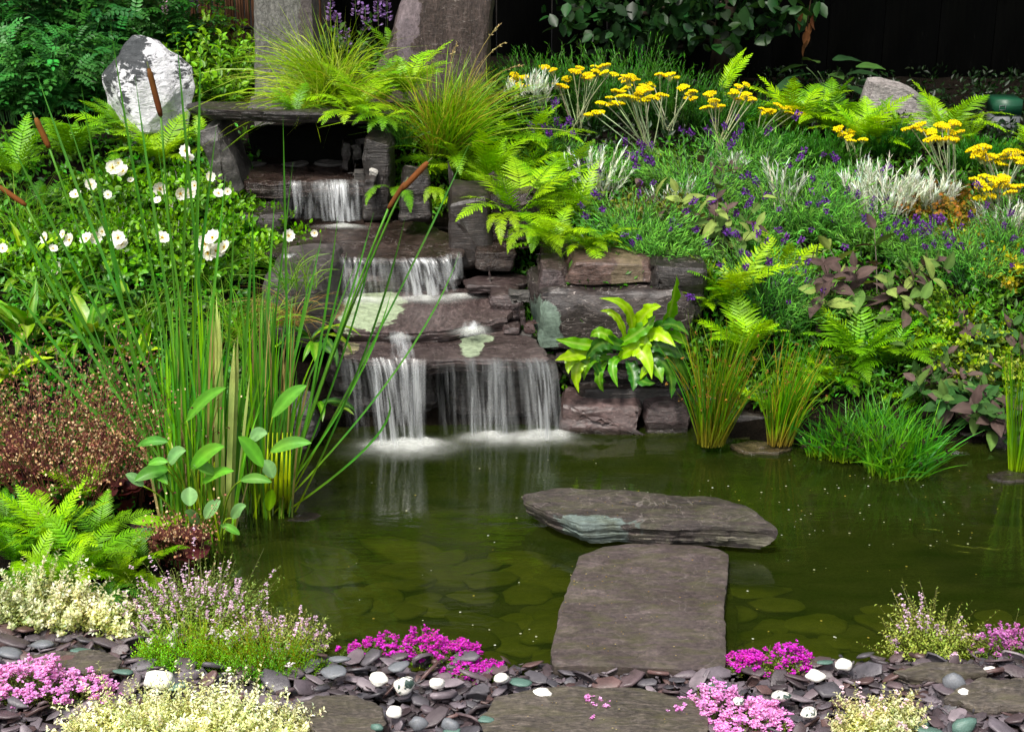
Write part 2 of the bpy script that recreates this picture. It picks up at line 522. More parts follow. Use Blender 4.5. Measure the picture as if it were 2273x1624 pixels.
# ---------------------------------------------------------------- dark shelter and screen behind the garden
def flat_mat(name, c1, c2, rough=.8, streak=(1, 1, 12)):
    m, t, out = nm(name)
    tc = N(t, 'ShaderNodeTexCoord')
    n1 = noise_tex(t, mapping(t, tc.outputs['Object'], streak), 5, 6, .6)
    p = N(t, 'ShaderNodeBsdfPrincipled'); p.inputs['Roughness'].default_value = rough; p.inputs['Specular IOR Level'].default_value = .15 if rough > .9 else .4
    t.links.new(mix(t, 'MIX', mapr(t, n1, .35, .65, 0, 1), c1, c2), p.inputs['Base Color'])
    b = N(t, 'ShaderNodeBump'); b.inputs['Strength'].default_value = .3; b.inputs['Distance'].default_value = .01
    t.links.new(n1, b.inputs['Height']); t.links.new(b.outputs[0], p.inputs['Normal'])
    t.links.new(p.outputs[0], out.inputs[0])
    return m


def box(g, x0, x1, y0, y1, z0, z1, col=(.5, .5, .5)):
    v = [(x, y, z) for x in (x0, x1) for y in (y0, y1) for z in (z0, z1)]
    g.add(v, quads=[[0, 1, 3, 2], [4, 6, 7, 5], [0, 4, 5, 1], [2, 3, 7, 6], [0, 2, 6, 4], [1, 5, 7, 3]], col=col)


M_BLACK = flat_mat('black_and_shade', (.0012, .0014, .001), (.003, .0034, .002), .95, (14, 14, 1))  # near-black for the wall behind; on the niche rock it stands for shade
sh = empty('backdrop', (0.9, 7.55, .5), 'added near-black shelter standing in deep shade behind the flower bed', 'backdrop')  # added to blacken the background; its wall and roof are made up
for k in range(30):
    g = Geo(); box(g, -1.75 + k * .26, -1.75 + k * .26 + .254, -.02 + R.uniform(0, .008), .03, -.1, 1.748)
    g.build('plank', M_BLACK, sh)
g = Geo(); box(g, -1.85, 6.15, -.95, .1, 1.75, 1.83); g.build('roof', M_BLACK, sh)  # unseen roof, added to shade the wall and block reflected sky
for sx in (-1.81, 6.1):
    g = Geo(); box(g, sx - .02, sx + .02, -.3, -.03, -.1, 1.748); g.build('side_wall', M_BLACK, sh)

M_REED = flat_mat('reed_stalk', (.09, .036, .016), (.19, .085, .04), .7, (30, 30, 1))
sc_ = empty('reed_screen', (-1.42, 6.75, .55), 'rust brown reed screen behind the mauve flower spikes', 'screen')
g = Geo()
x = -1.5
while x < .62:
    w = R.uniform(.008, .014)
    v, q, t_ = tube([(x, R.uniform(-.01, .01), 0), (x + R.uniform(-.01, .01), 0, .6), (x + R.uniform(-.015, .015), R.uniform(-.01, .01), 1.35)], w * .5, 5)
    g.add(v, t_, q); x += w * .95
tag(g.build('stalks', M_REED, sc_), kind='stuff')
for z in (.25, .8):
    g = Geo(); box(g, -1.5, .62, -.02, -.012, z, z + .012); g.build('wire_tie', M_BLACK, sc_)

# ---------------------------------------------------------------- stones
def resample(P, n):
    P = np.asarray(P, float); Q = np.vstack([P, P[:1]])
    L = np.r_[0, np.cumsum(np.linalg.norm(np.diff(Q, axis=0), axis=1))]
    s = np.arange(n) / n * L[-1]
    return np.c_[np.interp(s, L, Q[:, 0]), np.interp(s, L, Q[:, 1])]


def finish(bm, name, mat, loc, label, cat, group=None, angle=32, parent=None):
    bmesh.ops.recalc_face_normals(bm, faces=bm.faces)
    me = bpy.data.meshes.new(name); bm.to_mesh(me); bm.free()
    me.polygons.foreach_set('use_smooth', np.ones(len(me.polygons), bool))
    me.set_sharp_from_angle(angle=math.radians(angle))
    me.materials.append(mat)
    o = link(name, me, parent, loc)
    return tag(o, label, cat, group)


def slab(name, outline, z, thick, mat, label, cat='slab', group=None, jag=.008, layers=5, under=.12, seed=1, n=72, rise=(0, 0), bump=.004, flare=0.0):
    """flat stone: outline (x, y) at its top level z; split into cleavage layers down its sides; rise tilts it (per metre in x, y)"""
    o = Vector((seed * 7.3, seed * 2.9, seed * 5.1))
    P = resample(outline, n); c = P.mean(0); P = P - c
    for i in range(n):
        q = Vector((P[i][0], P[i][1], 0))
        P[i] += unit(P[i]) * (jag * 1.6 * mnoise.noise(q * 9 + o) + jag * mnoise.noise(q * 31 + o) + jag * .5 * R.uniform(-1, 1))
    bm = bmesh.new(); rings = []
    for f in (.2, .45, .7, .88, .96, 1.0):
        rg = []
        for i in range(n):
            x, y = P[i] * f
            zz = bump * 2 * mnoise.noise(Vector((x, y, 0)) * 7 + o) + bump * mnoise.noise(Vector((x, y, 0)) * 25 + o) - (.003 if f == 1.0 else 0)
            rg.append(bm.verts.new((x, y, zz + rise[0] * x + rise[1] * y)))
        rings.append(rg)
    for k in range(1, layers * 2 + 1):
        d = (k + 1) // 2 / layers
        rg = []
        for i in range(n):
            nn = mnoise.noise(Vector((P[i][0] * 8, P[i][1] * 8, ((k) // 2) * 3.7)) + o) + .5 * mnoise.noise(Vector((P[i][0] * 26, P[i][1] * 26, (k // 2) * 5.1)) + o)
            f = 1 + flare * math.sin(d * 2.6) - under * d ** 2.2
            off = unit(P[i]) * (nn * jag * 1.3)
            x, y = P[i] * f + off
            zz = -thick * (d if k % 2 else d + .0) - (.0015 if k % 2 == 0 else 0) + .12 * thick / layers * mnoise.noise(Vector((x * 20, y * 20, k)) + o)
            rg.append(bm.verts.new((x, y, zz + rise[0] * x + rise[1] * y)))
        rings.append(rg)
    top = bm.verts.new((0, 0, 0)); bot = bm.verts.new((0, 0, -thick))
    for i in range(n):
        j = (i + 1) % n
        bm.faces.new((top, rings[0][i], rings[0][j]))
        for a_, b_ in zip(rings, rings[1:]): bm.faces.new((a_[i], b_[i], b_[j], a_[j]))
        bm.faces.new((rings[-1][i], bot, rings[-1][j]))
    return finish(bm, name, mat, (c[0], c[1], z), label, cat, group, 35)


def pxl(pts, z):
    return [G(u, v, z)[:2] for u, v in pts]


def rock(name, cen, size, mat, label, cat='rock', group=None, seed=1, sq=.55, npts=22, rot=(0, 0, 0), strata=.01, rough=.01, cuts=4, shape=None, parent=None, bev=None, ang=20):
    """angular stone: hull of points on a squarish solid, subdivided, layered and roughened"""
    r = random.Random(seed); o = Vector((seed * 5.7, seed * 1.3, seed * 3.3))
    bm = bmesh.new()
    pts = []
    if shape: pts = [Vector(p) for p in shape]
    else:
        for k in range(npts):
            d = Vector((r.gauss(0, 1), r.gauss(0, 1), r.gauss(0, 1))).normalized()
            p = Vector([math.copysign(abs(a_) ** sq, a_) for a_ in d])
            p = p / max(abs(a_) for a_ in p) * r.uniform(.86, 1.0) if r.random() < .7 else d
            pts.append(p * .5)
        for sx in (-1, 1):
            for sy in (-1, 1):
                for sz in (-1, 1): pts.append(Vector((sx * r.uniform(.34, .5), sy * r.uniform(.34, .5), sz * r.uniform(.36, .5))))
    E = Euler(rot).to_matrix()
    for p in pts: bm.verts.new(Vector((p.x * size[0], p.y * size[1], p.z * size[2])))
    h = bmesh.ops.convex_hull(bm, input=bm.verts)
    bmesh.ops.delete(bm, geom=[v for v in bm.verts if not v.link_faces], context='VERTS')
    bmesh.ops.bevel(bm, geom=bm.edges[:], offset=bev or min(size) * .05, segments=1, affect='EDGES', profile=.6)
    bmesh.ops.triangulate(bm, faces=bm.faces)
    for _ in range(3):
        L = [e for e in bm.edges if e.calc_length() > max(size) / (cuts * 4)]
        if not L: break
        bmesh.ops.subdivide_edges(bm, edges=L, cuts=1)
        bmesh.ops.triangulate(bm, faces=bm.faces)
    bm.normal_update()
    moves = []
    for v in bm.verts:
        q = v.co
        s = mnoise.noise(Vector((q.x * 3, q.y * 3, q.z * 38)) + o)
        s = math.floor(s * 4) / 4 * strata
        d = rough * mnoise.noise(q * 9 + o) + rough * .5 * mnoise.noise(q * 26 + o)
        hz = Vector((v.normal.x, v.normal.y, 0))
        moves.append(v.co + v.normal * d + hz * s)
    for v, p in zip(bm.verts, moves): v.co = E @ p
    return finish(bm, name, mat, cen, label, cat, group, ang, parent)


def rockpx(name, u0, u1, v0, v1, y, depth, mat, label, **kw):
    a_, b_ = W(u0, v0, y), W(u1, v1, y)
    return rock(name, ((a_[0] + b_[0]) / 2, y + depth / 2, (a_[2] + b_[2]) / 2), (abs(b_[0] - a_[0]), depth, abs(a_[2] - b_[2])), mat, label, **kw)


# -- stepping stones in the pond
slab('stepping_stone', pxl([(1283, 1228), (1340, 1210), (1400, 1204), (1530, 1207), (1600, 1216), (1616, 1228), (1614, 1300), (1608, 1350), (1612, 1400), (1610, 1478),
     (1560, 1483), (1400, 1478), (1290, 1474), (1226, 1476), (1222, 1440), (1240, 1360), (1262, 1290)], .035), .035, .17, S_SHELF,
     'large upright-grained slate stepping stone reaching from the chippings into the pond', 'stepping stone', jag=.003, layers=6, under=-.16, seed=3, n=96, bump=.002)
slab('stepping_stone', pxl([(1156, 1092), (1230, 1081), (1340, 1085), (1480, 1096), (1600, 1103), (1650, 1118), (1668, 1128), (1700, 1150), (1728, 1176), (1690, 1172), (1560, 1166),
     (1440, 1162), (1340, 1160), (1290, 1162), (1250, 1148), (1200, 1125), (1160, 1108)], .075), .075, .056,
     slate_mat('ledge_slate', (0.03487, 0.027, 0.02531), (0.05624, 0.04499, 0.04274), wet=.4, streak=(1, 2, 16), moss=(.07, .072, .03), bump=.8,
               patches=[((-.22, -.08, -.01), (.17, .042, .09), (.14, .18, .165)), ((-.02, -.15, -.04), (.5, .05, .022), (.22, .20, .15))]),
     'long low slate slab with pale green edge lying across the middle of the pond', 'stepping stone', jag=.008, layers=6, under=.12, seed=5, n=110, bump=.003)

# -- the cascade, from the pond up
M_LIP = slate_mat('cascade_slate', (0.04218, 0.03149, 0.03149), (0.0703, 0.05399, 0.05343), wet=.16, bump=.6, streak=(1, 3, 12), lines=.15,
                  patches=[((.085, .0, .0), (.035, .10, .06), (.28, .34, .22)), ((.11, .06, .0), (.04, .04, .06), (.28, .34, .22)), ((-.27, -.03, -.01), (.03, .05, .04), (.28, .25, .14))])
slab('cascade_slab', pxl([(752, 742), (860, 735), (990, 733), (1130, 732), (1180, 745), (1212, 775), (1224, 795), (1170, 800), (1080, 800), (1000, 797), (950, 803), (880, 800),
     (800, 802), (768, 790)], .236), .236, .045, M_LIP, 'lowest overhanging slate ledge of the cascade with a pale green band', 'slab', seed=8, jag=.008, under=.2, layers=4, n=90)
M_GREENB = slate_mat('green_banded_slate', (0.05624, 0.04049, 0.04162), (0.08436, 0.06468, 0.06468), wet=.2, bump=.5, streak=(3, 1, 10), lines=.15,
                     patches=[((-.155, .0, .0), (.10, .2, .06), (.33, .40, .25)), ((-.255, -.02, .0), (.025, .1, .06), (.25, .19, .10))])
slab('cascade_slab', pxl([(735, 700), (745, 655), (800, 640), (950, 640), (1100, 640), (1146, 655), (1150, 680), (1120, 705), (1080, 712), (1000, 730), (900, 736), (800, 734), (752, 725)], .278),
     .278, .05, M_GREENB, 'flat cascade slab half purple and half pale green below the middle fall', 'slab', seed=9, jag=.007, under=.1, layers=4, n=90)
slab('cascade_slab', pxl([(585, 560), (650, 520), (700, 495), (760, 485), (930, 487), (1000, 520), (1028, 550), (1022, 566), (980, 572), (900, 577), (800, 572), (720, 566), (640, 568)], .400),
     .400, .024, S_WET, 'broad wet brown slate ledge under the top fall', 'slab', seed=12, jag=.008, under=.06, layers=4, n=90, bump=.003)
slab('cascade_slab', pxl([(540, 402), (560, 375), (600, 362), (820, 362), (832, 380), (825, 402), (760, 404), (660, 404), (600, 408)], .535),
     .535, .05, S_WET, 'wet slate sill at the mouth of the dark spring niche', 'slab', seed=13, jag=.006, under=.05, layers=4, n=80)
rockpx('rock', 545, 835, 412, 500, 5.15, .4, S_WET, 'wet dark rock face behind the top fall', seed=21, strata=.015)
rockpx('rock', 630, 1030, 582, 660, 4.685, .35, slate_mat('riser_slate', (0.03374, 0.02587, 0.02531), (0.06749, 0.05624, 0.05512), wet=.15), 'wet grey rock riser behind the middle fall', seed=22, strata=.012)
rockpx('rock', 750, 1100, 745, 770, 4.47, .3, S_PURPLE, 'narrow purple stone wedged beneath the green banded slab', seed=23)
rockpx('rock', 690, 1010, 808, 1000, 4.32, .35, S_DARK, 'dark craggy rock behind the lower left fall', seed=24, strata=.02, rough=.02)
rockpx('rock', 985, 1262, 800, 985, 4.31, .33, slate_mat('pale_face_slate', (0.02812, 0.0225, 0.02137), (0.05624, 0.0478, 0.04499), wet=.2, bump=.8), 'ribbed slate boulder behind the lower right fall', seed=26, strata=.02, rough=.015)
rockpx('rock', 640, 700, 900, 985, 4.1, .15, S_GREY, 'pale grey stone at the pond edge behind the reeds', seed=27)
rockpx('rock', 560, 752, 605, 790, 4.42, .4, slate_mat('block_slate', (0.02812, 0.02418, 0.02362), (0.0478, 0.04162, 0.04106), wet=.45, bump=.5, streak=(1, 1, 4)), 'big blunt dark grey rock left of the cascade behind the reeds', seed=31, sq=.45, strata=.008)
rockpx('rock', 480, 640, 470, 580, 4.95, .3, S_DARK, 'dark rock under the white roses beside the cascade', seed=32)

# -- spring niche
S_NICHE = slate_mat('niche_shade_slate', (0.00222, 0.00222, 0.00222), (0.00518, 0.00444, 0.00444), (.012, .011, .011), wet=.6, lines=0)  # near-black slate tone meant for the shade inside the niche
roof_stone = slab('roof_slab', [W(u, 262, y)[:2] for u, y in [(425, 5.30), (470, 5.13), (600, 5.08), (700, 5.10), (815, 5.12), (880, 5.2), (870, 5.45), (700, 5.5), (480, 5.48), (420, 5.4)]], .742, .034, S_DARK,
     'long thin dark slate roof slab over the spring niche', seed=14, jag=.01, layers=4, under=.05, n=90, rise=(-.028, -.13))
slab('slate_sheet', [W(u, 247, y)[:2] for u, y in [(550, 5.25), (640, 5.22), (660, 5.4), (560, 5.45)]], .752, .016, S_GREY,
     'small thin slate strip lying on the roof slab below the grey monolith', seed=15, jag=.004, layers=2, n=40)
rock('side_stone', W(505, 350, 5.2), (.085, .26, .26), slate_mat('leaning_slate', (0.02812, 0.027, 0.02587), (0.05624, 0.05455, 0.05174), wet=.4, streak=(1, 1, 1)), 'grey leaning stone on the left side of the spring niche', seed=33, rot=(0, -.34, 0), strata=.006)
rock('side_stone', W(842, 388, 5.17), (.095, .22, .31), S_DARK, 'dark upright stone post on the right side of the spring niche', seed=34, rot=(0, .05, 0), strata=.006)
rock('stone', W(770, 345, 5.28), (.03, .1, .10), S_DARK, 'thin upright slate splinter inside the right of the niche', seed=35, rot=(0, .1, 0))
rock('stone', W(796, 333, 5.25), (.035, .06, .065), S_GREY, 'rounded grey stone wedged inside the right of the niche', seed=36, sq=.9)
rock('stone', W(826, 388, 5.06), (.025, .03, .045), slate_mat('white_quartz_chip', (0.38, 0.38, 0.3648), (0.5472, 0.5472, 0.532), wet=.5), 'small white quartz chip beside the top fall', seed=37, rot=(0, .35, 0))
rock('stone', W(800, 392, 5.14), (.04, .05, .05), S_GREY, 'grey wedge of slate by the white quartz chip', seed=38)
rock('stone', W(822, 412, 5.04), (.035, .05, .06), S_DARK, 'dark slate wedge below the white quartz chip', seed=39)
rockpx('rock', 535, 830, 285, 378, 5.43, .12, M_BLACK, 'rock wall coloured black for the shade at the back of the spring niche', seed=40)  # the black colour stands for the niche's deep shade
for k, (u, v, w, lb) in enumerate([(565, 384, .09, 'flat dark flake at the left end of the niche floor'), (655, 378, .10, 'glinting thin flake on the middle of the niche floor'), (735, 380, .11, 'longer flake lying on the right of the niche floor')]):
    slab('slate_flake', [(W(u, v, 5.35)[0] + w * .5 * math.cos(a_), 5.34 + .03 * math.sin(a_)) for a_ in np.arange(10) / 10 * 6.28], .548, .01, S_GREY, lb, seed=41 + k, n=30, jag=.003, layers=2)
rock('rock', W(925, 430, 5.0), (.10, .15, .17), S_DARK, 'purple slate block behind the crossing cattail spikes', seed=46, strata=.01)
rockpx('rock', 985, 1100, 432, 610, 4.78, .25, slate_mat('smooth_dark_slate', (0.01912, 0.01462, 0.0135), (0.02812, 0.0225, 0.02081), wet=.3, bump=.25, lines=.05), 'smooth dark upright block at the right of the middle fall', seed=47, sq=.5, strata=.002)
rockpx('rock', 1065, 1200, 430, 560, 4.82, .3, S_WET, 'layered wet slate block under the bright ferns', seed=48, strata=.03)
rockpx('rock', 1050, 1150, 560, 605, 4.70, .2, S_WET, 'low wet stone below the layered block', seed=49, strata=.01)
slab('slate_slab', pxl([(1028, 622), (1080, 610), (1150, 607), (1182, 615), (1170, 626), (1110, 634), (1040, 634)], .325), .325, .022, S_PURPLE, 'thin flat purple slate lying right of the middle fall', seed=50, jag=.005, layers=3, n=50)
rockpx('rock', 1085, 1160, 655, 725, 4.52, .15, S_PURPLE, 'rough purple lump at the right end of the green banded slab', seed=51, sq=.7)
for k, (u, v, sx, sz, lb) in enumerate([(1150, 655, .075, .03, 'flat grey chip on the ledge right of the middle fall'), (1135, 728, .06, .022, 'dark purple chip wedged above the lowest ledge'), (1165, 742, .045, .02, 'small grey chip above the lowest ledge'),
                                         (1160, 700, .018, .05, 'narrow upright chip beside the green veined rock'), (1176, 722, .03, .025, 'reddish chip beside the green veined rock'), (1190, 775, .05, .03, 'small stone at the right tip of the lowest ledge')]):
    rock('slate_chip', W(u, v, 4.45), (sx, .06, sz), [S_GREY, S_PURPLE, S_GREY, S_PURPLE, slate_mat('reddish_slate', (0.05624, 0.03093, 0.03093), (0.08436, 0.05062, 0.05062), wet=.3), S_DARK][k], lb, seed=52 + k, sq=.8, cuts=2)

# -- the dry-stone bank right of the cascade
rockpx('rock', 1165, 1560, 632, 790, 4.40, .3, slate_mat('great_slate', (0.02137, 0.01687, 0.01631), (0.03656, 0.02924, 0.02812), wet=.3, bump=.35, lines=.8, streak=(1, 1, 2.5), rot=(.2, .5, .3),
       patches=[((-.205, -.1, -.03), (.045, .3, .085), (.13, .18, .14))]), 'great dark slate boulder with a green vein right of the cascade', seed=61, sq=.75, strata=.001, rough=.014, npts=16)
rockpx('rock', 1245, 1470, 584, 640, 4.46, .25, slate_mat('rosy_slate', (0.06749, 0.04049, 0.03487), (0.1069, 0.0703, 0.06186), wet=.3, bump=.5, streak=(1, 1, 4), rot=(0, .25, .1), patches=[((.05, -.1, .0), (.05, .3, .06), (.14, .105, .065))]),
       'rosy brown flat rock on top of the great dark boulder', seed=62, sq=.75, strata=.004)
rockpx('rock', 1195, 1260, 596, 650, 4.47, .2, S_PURPLE, 'purple rock end beside the rosy flat rock', seed=63)
rockpx('rock', 1440, 1570, 590, 720, 4.43, .3, S_DARK, 'dark rock partly hidden by the upright hart\'s tongue leaf', seed=64)
rockpx('rock', 1200, 1330, 570, 600, 4.62, .2, S_WET, 'thin wet slate edging the bed under the ferns', seed=65)
rockpx('rock', 1220, 1540, 800, 874, 4.34, .3, slate_mat('layered_dark_slate', (0.01575, 0.01294, 0.01237), (0.03374, 0.02812, 0.02643), wet=.25, bump=1.0), 'layered dark rock ledge under the hart\'s tongue fern', seed=66, strata=.03, sq=.45)
rockpx('rock', 1270, 1540, 868, 912, 4.30, .3, S_DARK, 'long flat dark stone second from the water below the hart\'s tongue fern', seed=67, sq=.4, strata=.004)
rockpx('rock', 1240, 1430, 905, 985, 4.22, .25, slate_mat('pink_slate', (0.05343, 0.03487, 0.03487), (0.08436, 0.05905, 0.05905), wet=.35, bump=.3, streak=(1, 1, 3), rot=(.3, .2, 0)), 'angular pinkish purple stone at the water right of the falls', seed=68, sq=.6, npts=14)
rockpx('rock', 1425, 1535, 905, 975, 4.24, .2, S_PURPLE, 'rounded purple stone at the water beside the rush tuft', seed=69, sq=.9, npts=30)
rockpx('rock', 1530, 1640, 880, 970, 4.33, .2, S_DARK, 'dark stone behind the first rush tuft', seed=70)
rockpx('rock', 1610, 1760, 925, 985, 4.26, .2, S_DARK, 'dark stone between the two rush tufts', seed=71, strata=.01)
slab('slate_slab', pxl([(1620, 985), (1660, 975), (1740, 980), (1760, 992), (1730, 1002), (1650, 1000)], .012), .012, .03, slate_mat('tan_slate', (0.1216, 0.0912, 0.0532), (0.1672, 0.1292, 0.076), wet=.3), 'flat tan stone at the waterline between the rushes', seed=72, n=50, jag=.004)
rockpx('rock', 1850, 2080, 738, 800, 4.62, .3, slate_mat('bank_slate', (0.02812, 0.02362, 0.0225), (0.05062, 0.04218, 0.03937), wet=.25, streak=(1, 1, 8)), 'long dark rock behind the right hand ferns below the sage', seed=73, sq=.45, strata=.012)
for k, (u0, u1, v0, v1, y, lb) in enumerate([(2040, 2130, 955, 978, 4.22, 'thin slate left of the trickle at the right shore'), (2095, 2200, 940, 960, 4.30, 'upper thin slate under the sage leaves'), (2130, 2225, 962, 985, 4.18, 'flat slate lip above the trickle at the right shore'),
                                             (2200, 2290, 970, 1012, 4.12, 'rounded purple slate right of the trickle'), (2035, 2110, 975, 1010, 4.27, 'brown stone under the thin slate at the right shore'), (2150, 2240, 985, 1015, 4.3, 'dark stone in the gap behind the trickle')]):
    rockpx('rock', u0, u1, v0, v1, y, .16, [S_PURPLE, S_DARK, S_PURPLE, S_PURPLE, S_WET, S_DARK][k], lb, seed=74 + k, sq=.6, strata=.006, cuts=3)
for k, (u, v, w, lb) in enumerate([(660, 1145, .13, 'flat stone just breaking the water beside the reed clump'), (330, 1178, .2, 'slate under the broad leaves at the left shore'), (2240, 1060, .12, 'flat stone at the waterline by the far right rushes'),
                                    (2195, 1165, .26, 'broad sunken slate glimmering near the right side of the pond'), (2110, 1120, .2, 'sunken slate behind the broad one on the right'), (660, 1003, .07, 'small wet stone left of the falls')]):
    p = G(u, v, 0); h = (.006, .03, .004, -.03, -.05, .02)[k]
    slab('slate_slab', [(p[0] + w * .5 * math.cos(a_) * R.uniform(.85, 1.1), p[1] + w * .28 * math.sin(a_) * R.uniform(.85, 1.1)) for a_ in np.arange(12) / 12 * 6.28], h, .05, S_SHELF if k > 1 else S_PURPLE, lb, seed=85 + k, n=48, jag=.005, layers=3)

# -- quartz boulder and the two standing stones
m, t, out = nm('quartz_and_slate')
tc = N(t, 'ShaderNodeTexCoord')
k1 = noise_tex(t, tc.outputs['Object'], 4.6, 8, .6, .6)
k2 = noise_tex(t, mapping(t, tc.outputs['Object'], (1, 1, 2), (.3, .5, .2)), 26, 7, .7, .6)
add = N(t, 'ShaderNodeMath', operation='MULTIPLY_ADD'); t.links.new(k2, add.inputs[0]); add.inputs[1].default_value = .55; t.links.new(k1, add.inputs[2])
sx = N(t, 'ShaderNodeSeparateXYZ'); t.links.new(tc.outputs['Object'], sx.inputs[0])
add2 = N(t, 'ShaderNodeMath', operation='MULTIPLY_ADD'); t.links.new(sx.outputs[2], add2.inputs[0]); add2.inputs[1].default_value = -.30; t.links.new(add.outputs[0], add2.inputs[2])
add3 = N(t, 'ShaderNodeMath', operation='MULTIPLY_ADD'); t.links.new(sx.outputs[0], add3.inputs[0]); add3.inputs[1].default_value = .45; t.links.new(add2.outputs[0], add3.inputs[2])
colr = mix(t, 'MIX', mapr(t, add3.outputs[0], .705, .745, 0, 1), (.075, .082, .085), (.86, .86, .88))
colr = mix(t, 'MULTIPLY', 1, colr, mix(t, 'MIX', mapr(t, k2, .3, .7, 0, 1), (.6, .6, .62), (1.15, 1.15, 1.15)))
p = N(t, 'ShaderNodeBsdfPrincipled'); p.inputs['Roughness'].default_value = .55; t.links.new(colr, p.inputs['Base Color'])
b = N(t, 'ShaderNodeBump'); b.inputs['Strength'].default_value = 1.0; b.inputs['Distance'].default_value = .035; t.links.new(k2, b.inputs['Height']); t.links.new(b.outputs[0], p.inputs['Normal'])
t.links.new(p.outputs[0], out.inputs[0]); M_QUARTZ = m
qc = W(335, 195, 5.6)
qs = PPM(qc)
sh_pts = []
for (u, v, dy) in [(228, 165, .0), (262, 112, -.02), (292, 82, .03), (330, 86, .02), (376, 118, -.03), (424, 150, .0), (431, 190, -.02), (420, 300, -.05), (300, 330, -.05), (240, 245, .02)]:
    w_ = W(u, v, 5.6) - qc
    sh_pts += [(w_[0], dy, w_[2]), (w_[0] * .6, .17, w_[2] * .7)]
for (u, v, dy) in [(322, 150, -.15), (392, 205, -.12), (340, 265, -.20), (290, 200, -.16)]:
    w_ = W(u, v, 5.6) - qc; sh_pts.append((w_[0], dy, w_[2]))
rock('boulder', qc, (1, 1, 1), M_QUARTZ, 'white quartz boulder with grey patches among the shrubs', 'boulder', seed=91, shape=sh_pts, strata=.0, rough=.016, cuts=10, bev=.0015, ang=15)

M_MONO1 = slate_mat('grey_monolith', (.10, .103, .098), (.165, .168, .16), (.23, .235, .225), wet=.55, streak=(3, 1, 1.2), bump=.7, lines=.1, patches=[((.03, -.05, -.12), (.05, .3, .10), (.07, .06, .055)), ((.09, -.05, .12), (.04, .3, .1), (.08, .065, .063))])
M_MONO2 = slate_mat('brown_monolith', (.040, .029, .026), (.068, .050, .046), wet=.4, streak=(5, 5, 1), bump=.6, lines=.5, patches=[((-.12, -.05, .16), (.05, .3, .18), (.19, .15, .16)), ((-.135, -.05, .02), (.03, .3, .09), (.15, .12, .13))])


def monolith(name, left, right, y, depth, mat, label, seed):
    """standing stone whose left and right edges run through the given (u, v) points, carried on above the frame"""
    bm = bmesh.new(); o = Vector((seed, seed * 2.2, seed * .7))
    rows = 40; L = [W(u, v, y) for u, v in left]; Rr = [W(u, v, y) for u, v in right]
    zs = np.linspace(.45, 1.5, rows)
    lx = np.interp(zs, [p[2] for p in L][::-1], [p[0] for p in L][::-1]); rx = np.interp(zs, [p[2] for p in Rr][::-1], [p[0] for p in Rr][::-1])
    cx = (lx.mean() + rx.mean()) / 2; cz = .85
    ring = []
    K = 14
    for r_, z in enumerate(zs):
        row = []
        prof = [(i / (K - 1), 0.0) for i in range(K)] + [(1.0, .5)] + [(1 - i / (K - 1), 1.0) for i in range(K)] + [(0.0, .5)]
        for (s, d) in prof:
            x_ = lx[r_] + (rx[r_] - lx[r_]) * s
            e = .012 if s in (0.0, 1.0) and d in (0.0, 1.0) else 0
            q = Vector((x_, d * depth, z))
            nn = .012 * mnoise.noise(q * 5 + o) + .005 * mnoise.noise(Vector((q.x * 25, q.y * 25, q.z * 6)) + o)
            edge = .006 * mnoise.noise(Vector((s * 3, d * 3, z * 22)) + o)
            row.append(bm.verts.new((x_ - cx + edge + (e if s == 0 else -e), (d - .0) * depth + nn + (e if d == 0 else -e), z - cz)))
        ring.append(row)
    M_ = len(ring[0])
    for a_, b_ in zip(ring, ring[1:]):
        for i in range(M_): bm.faces.new((a_[i], a_[(i + 1) % M_], b_[(i + 1) % M_], b_[i]))
    bm.faces.new(ring[-1]); bm.faces.new(ring[0][::-1])
    return finish(bm, name, mat, (cx, y, cz), label, 'standing stone', 'standing slate monoliths', 40)


monolith('standing_stone', [(556, -300), (557, 0), (560, 120), (558, 280)], [(690, -300), (702, 0), (706, 120), (704, 280)], 5.75, .13, M_MONO1, 'straight-sided grey slate monolith standing above the spring niche', 3)
monolith('standing_stone', [(905, -300), (890, 0), (872, 60), (862, 100), (820, 170), (800, 280)], [(1096, -300), (1096, 0), (1092, 60), (1086, 150), (1084, 280)], 5.95, .15, M_MONO2, 'wide brown slate monolith with slanting left edge behind the grasses', 5)

# grey curved slab and the little box in the shade
gs = W(2000, 225, 6.5)
bm = bmesh.new()
prof = [(1925, 275), (1922, 232), (1938, 186), (1965, 185), (2010, 196), (2060, 220), (2110, 255), (2130, 290)]
rr = []
for d in (0, .03, .12, .15):
    row = []
    for (u, v) in prof:
        w_ = W(u, v, 6.5) - gs; s = .97 if d in (0, .15) else 1.0
        row.append(bm.verts.new((w_[0] * s, d + .05 * (w_[0]) * .5, w_[2] * s - (1 - s) * .1)))
    rr.append(row)
for a_, b_ in zip(rr, rr[1:]):
    for i in range(len(prof)): bm.faces.new((a_[i], a_[(i + 1) % len(prof)], b_[(i + 1) % len(prof)], b_[i]))
bm.faces.new(rr[0]); bm.faces.new(rr[-1][::-1])
bmesh.ops.triangulate(bm, faces=[f for f in bm.faces if len(f.verts) > 4])
bmesh.ops.subdivide_edges(bm, edges=bm.edges[:], cuts=3, use_grid_fill=True)
for v in bm.verts: v.co += Vector((1, 1, 1)) * .012 * mnoise.noise(v.co * 12)
finish(bm, 'boulder', slate_mat('pale_curved_slate', (.22, .21, .21), (.38, .36, .37), (.36, .33, .34), wet=.45, streak=(1, 1, 5), rot=(0, .5, 0)), gs, 'pale grey round-backed stone leaning among ferns before the dark shelter', 'boulder')

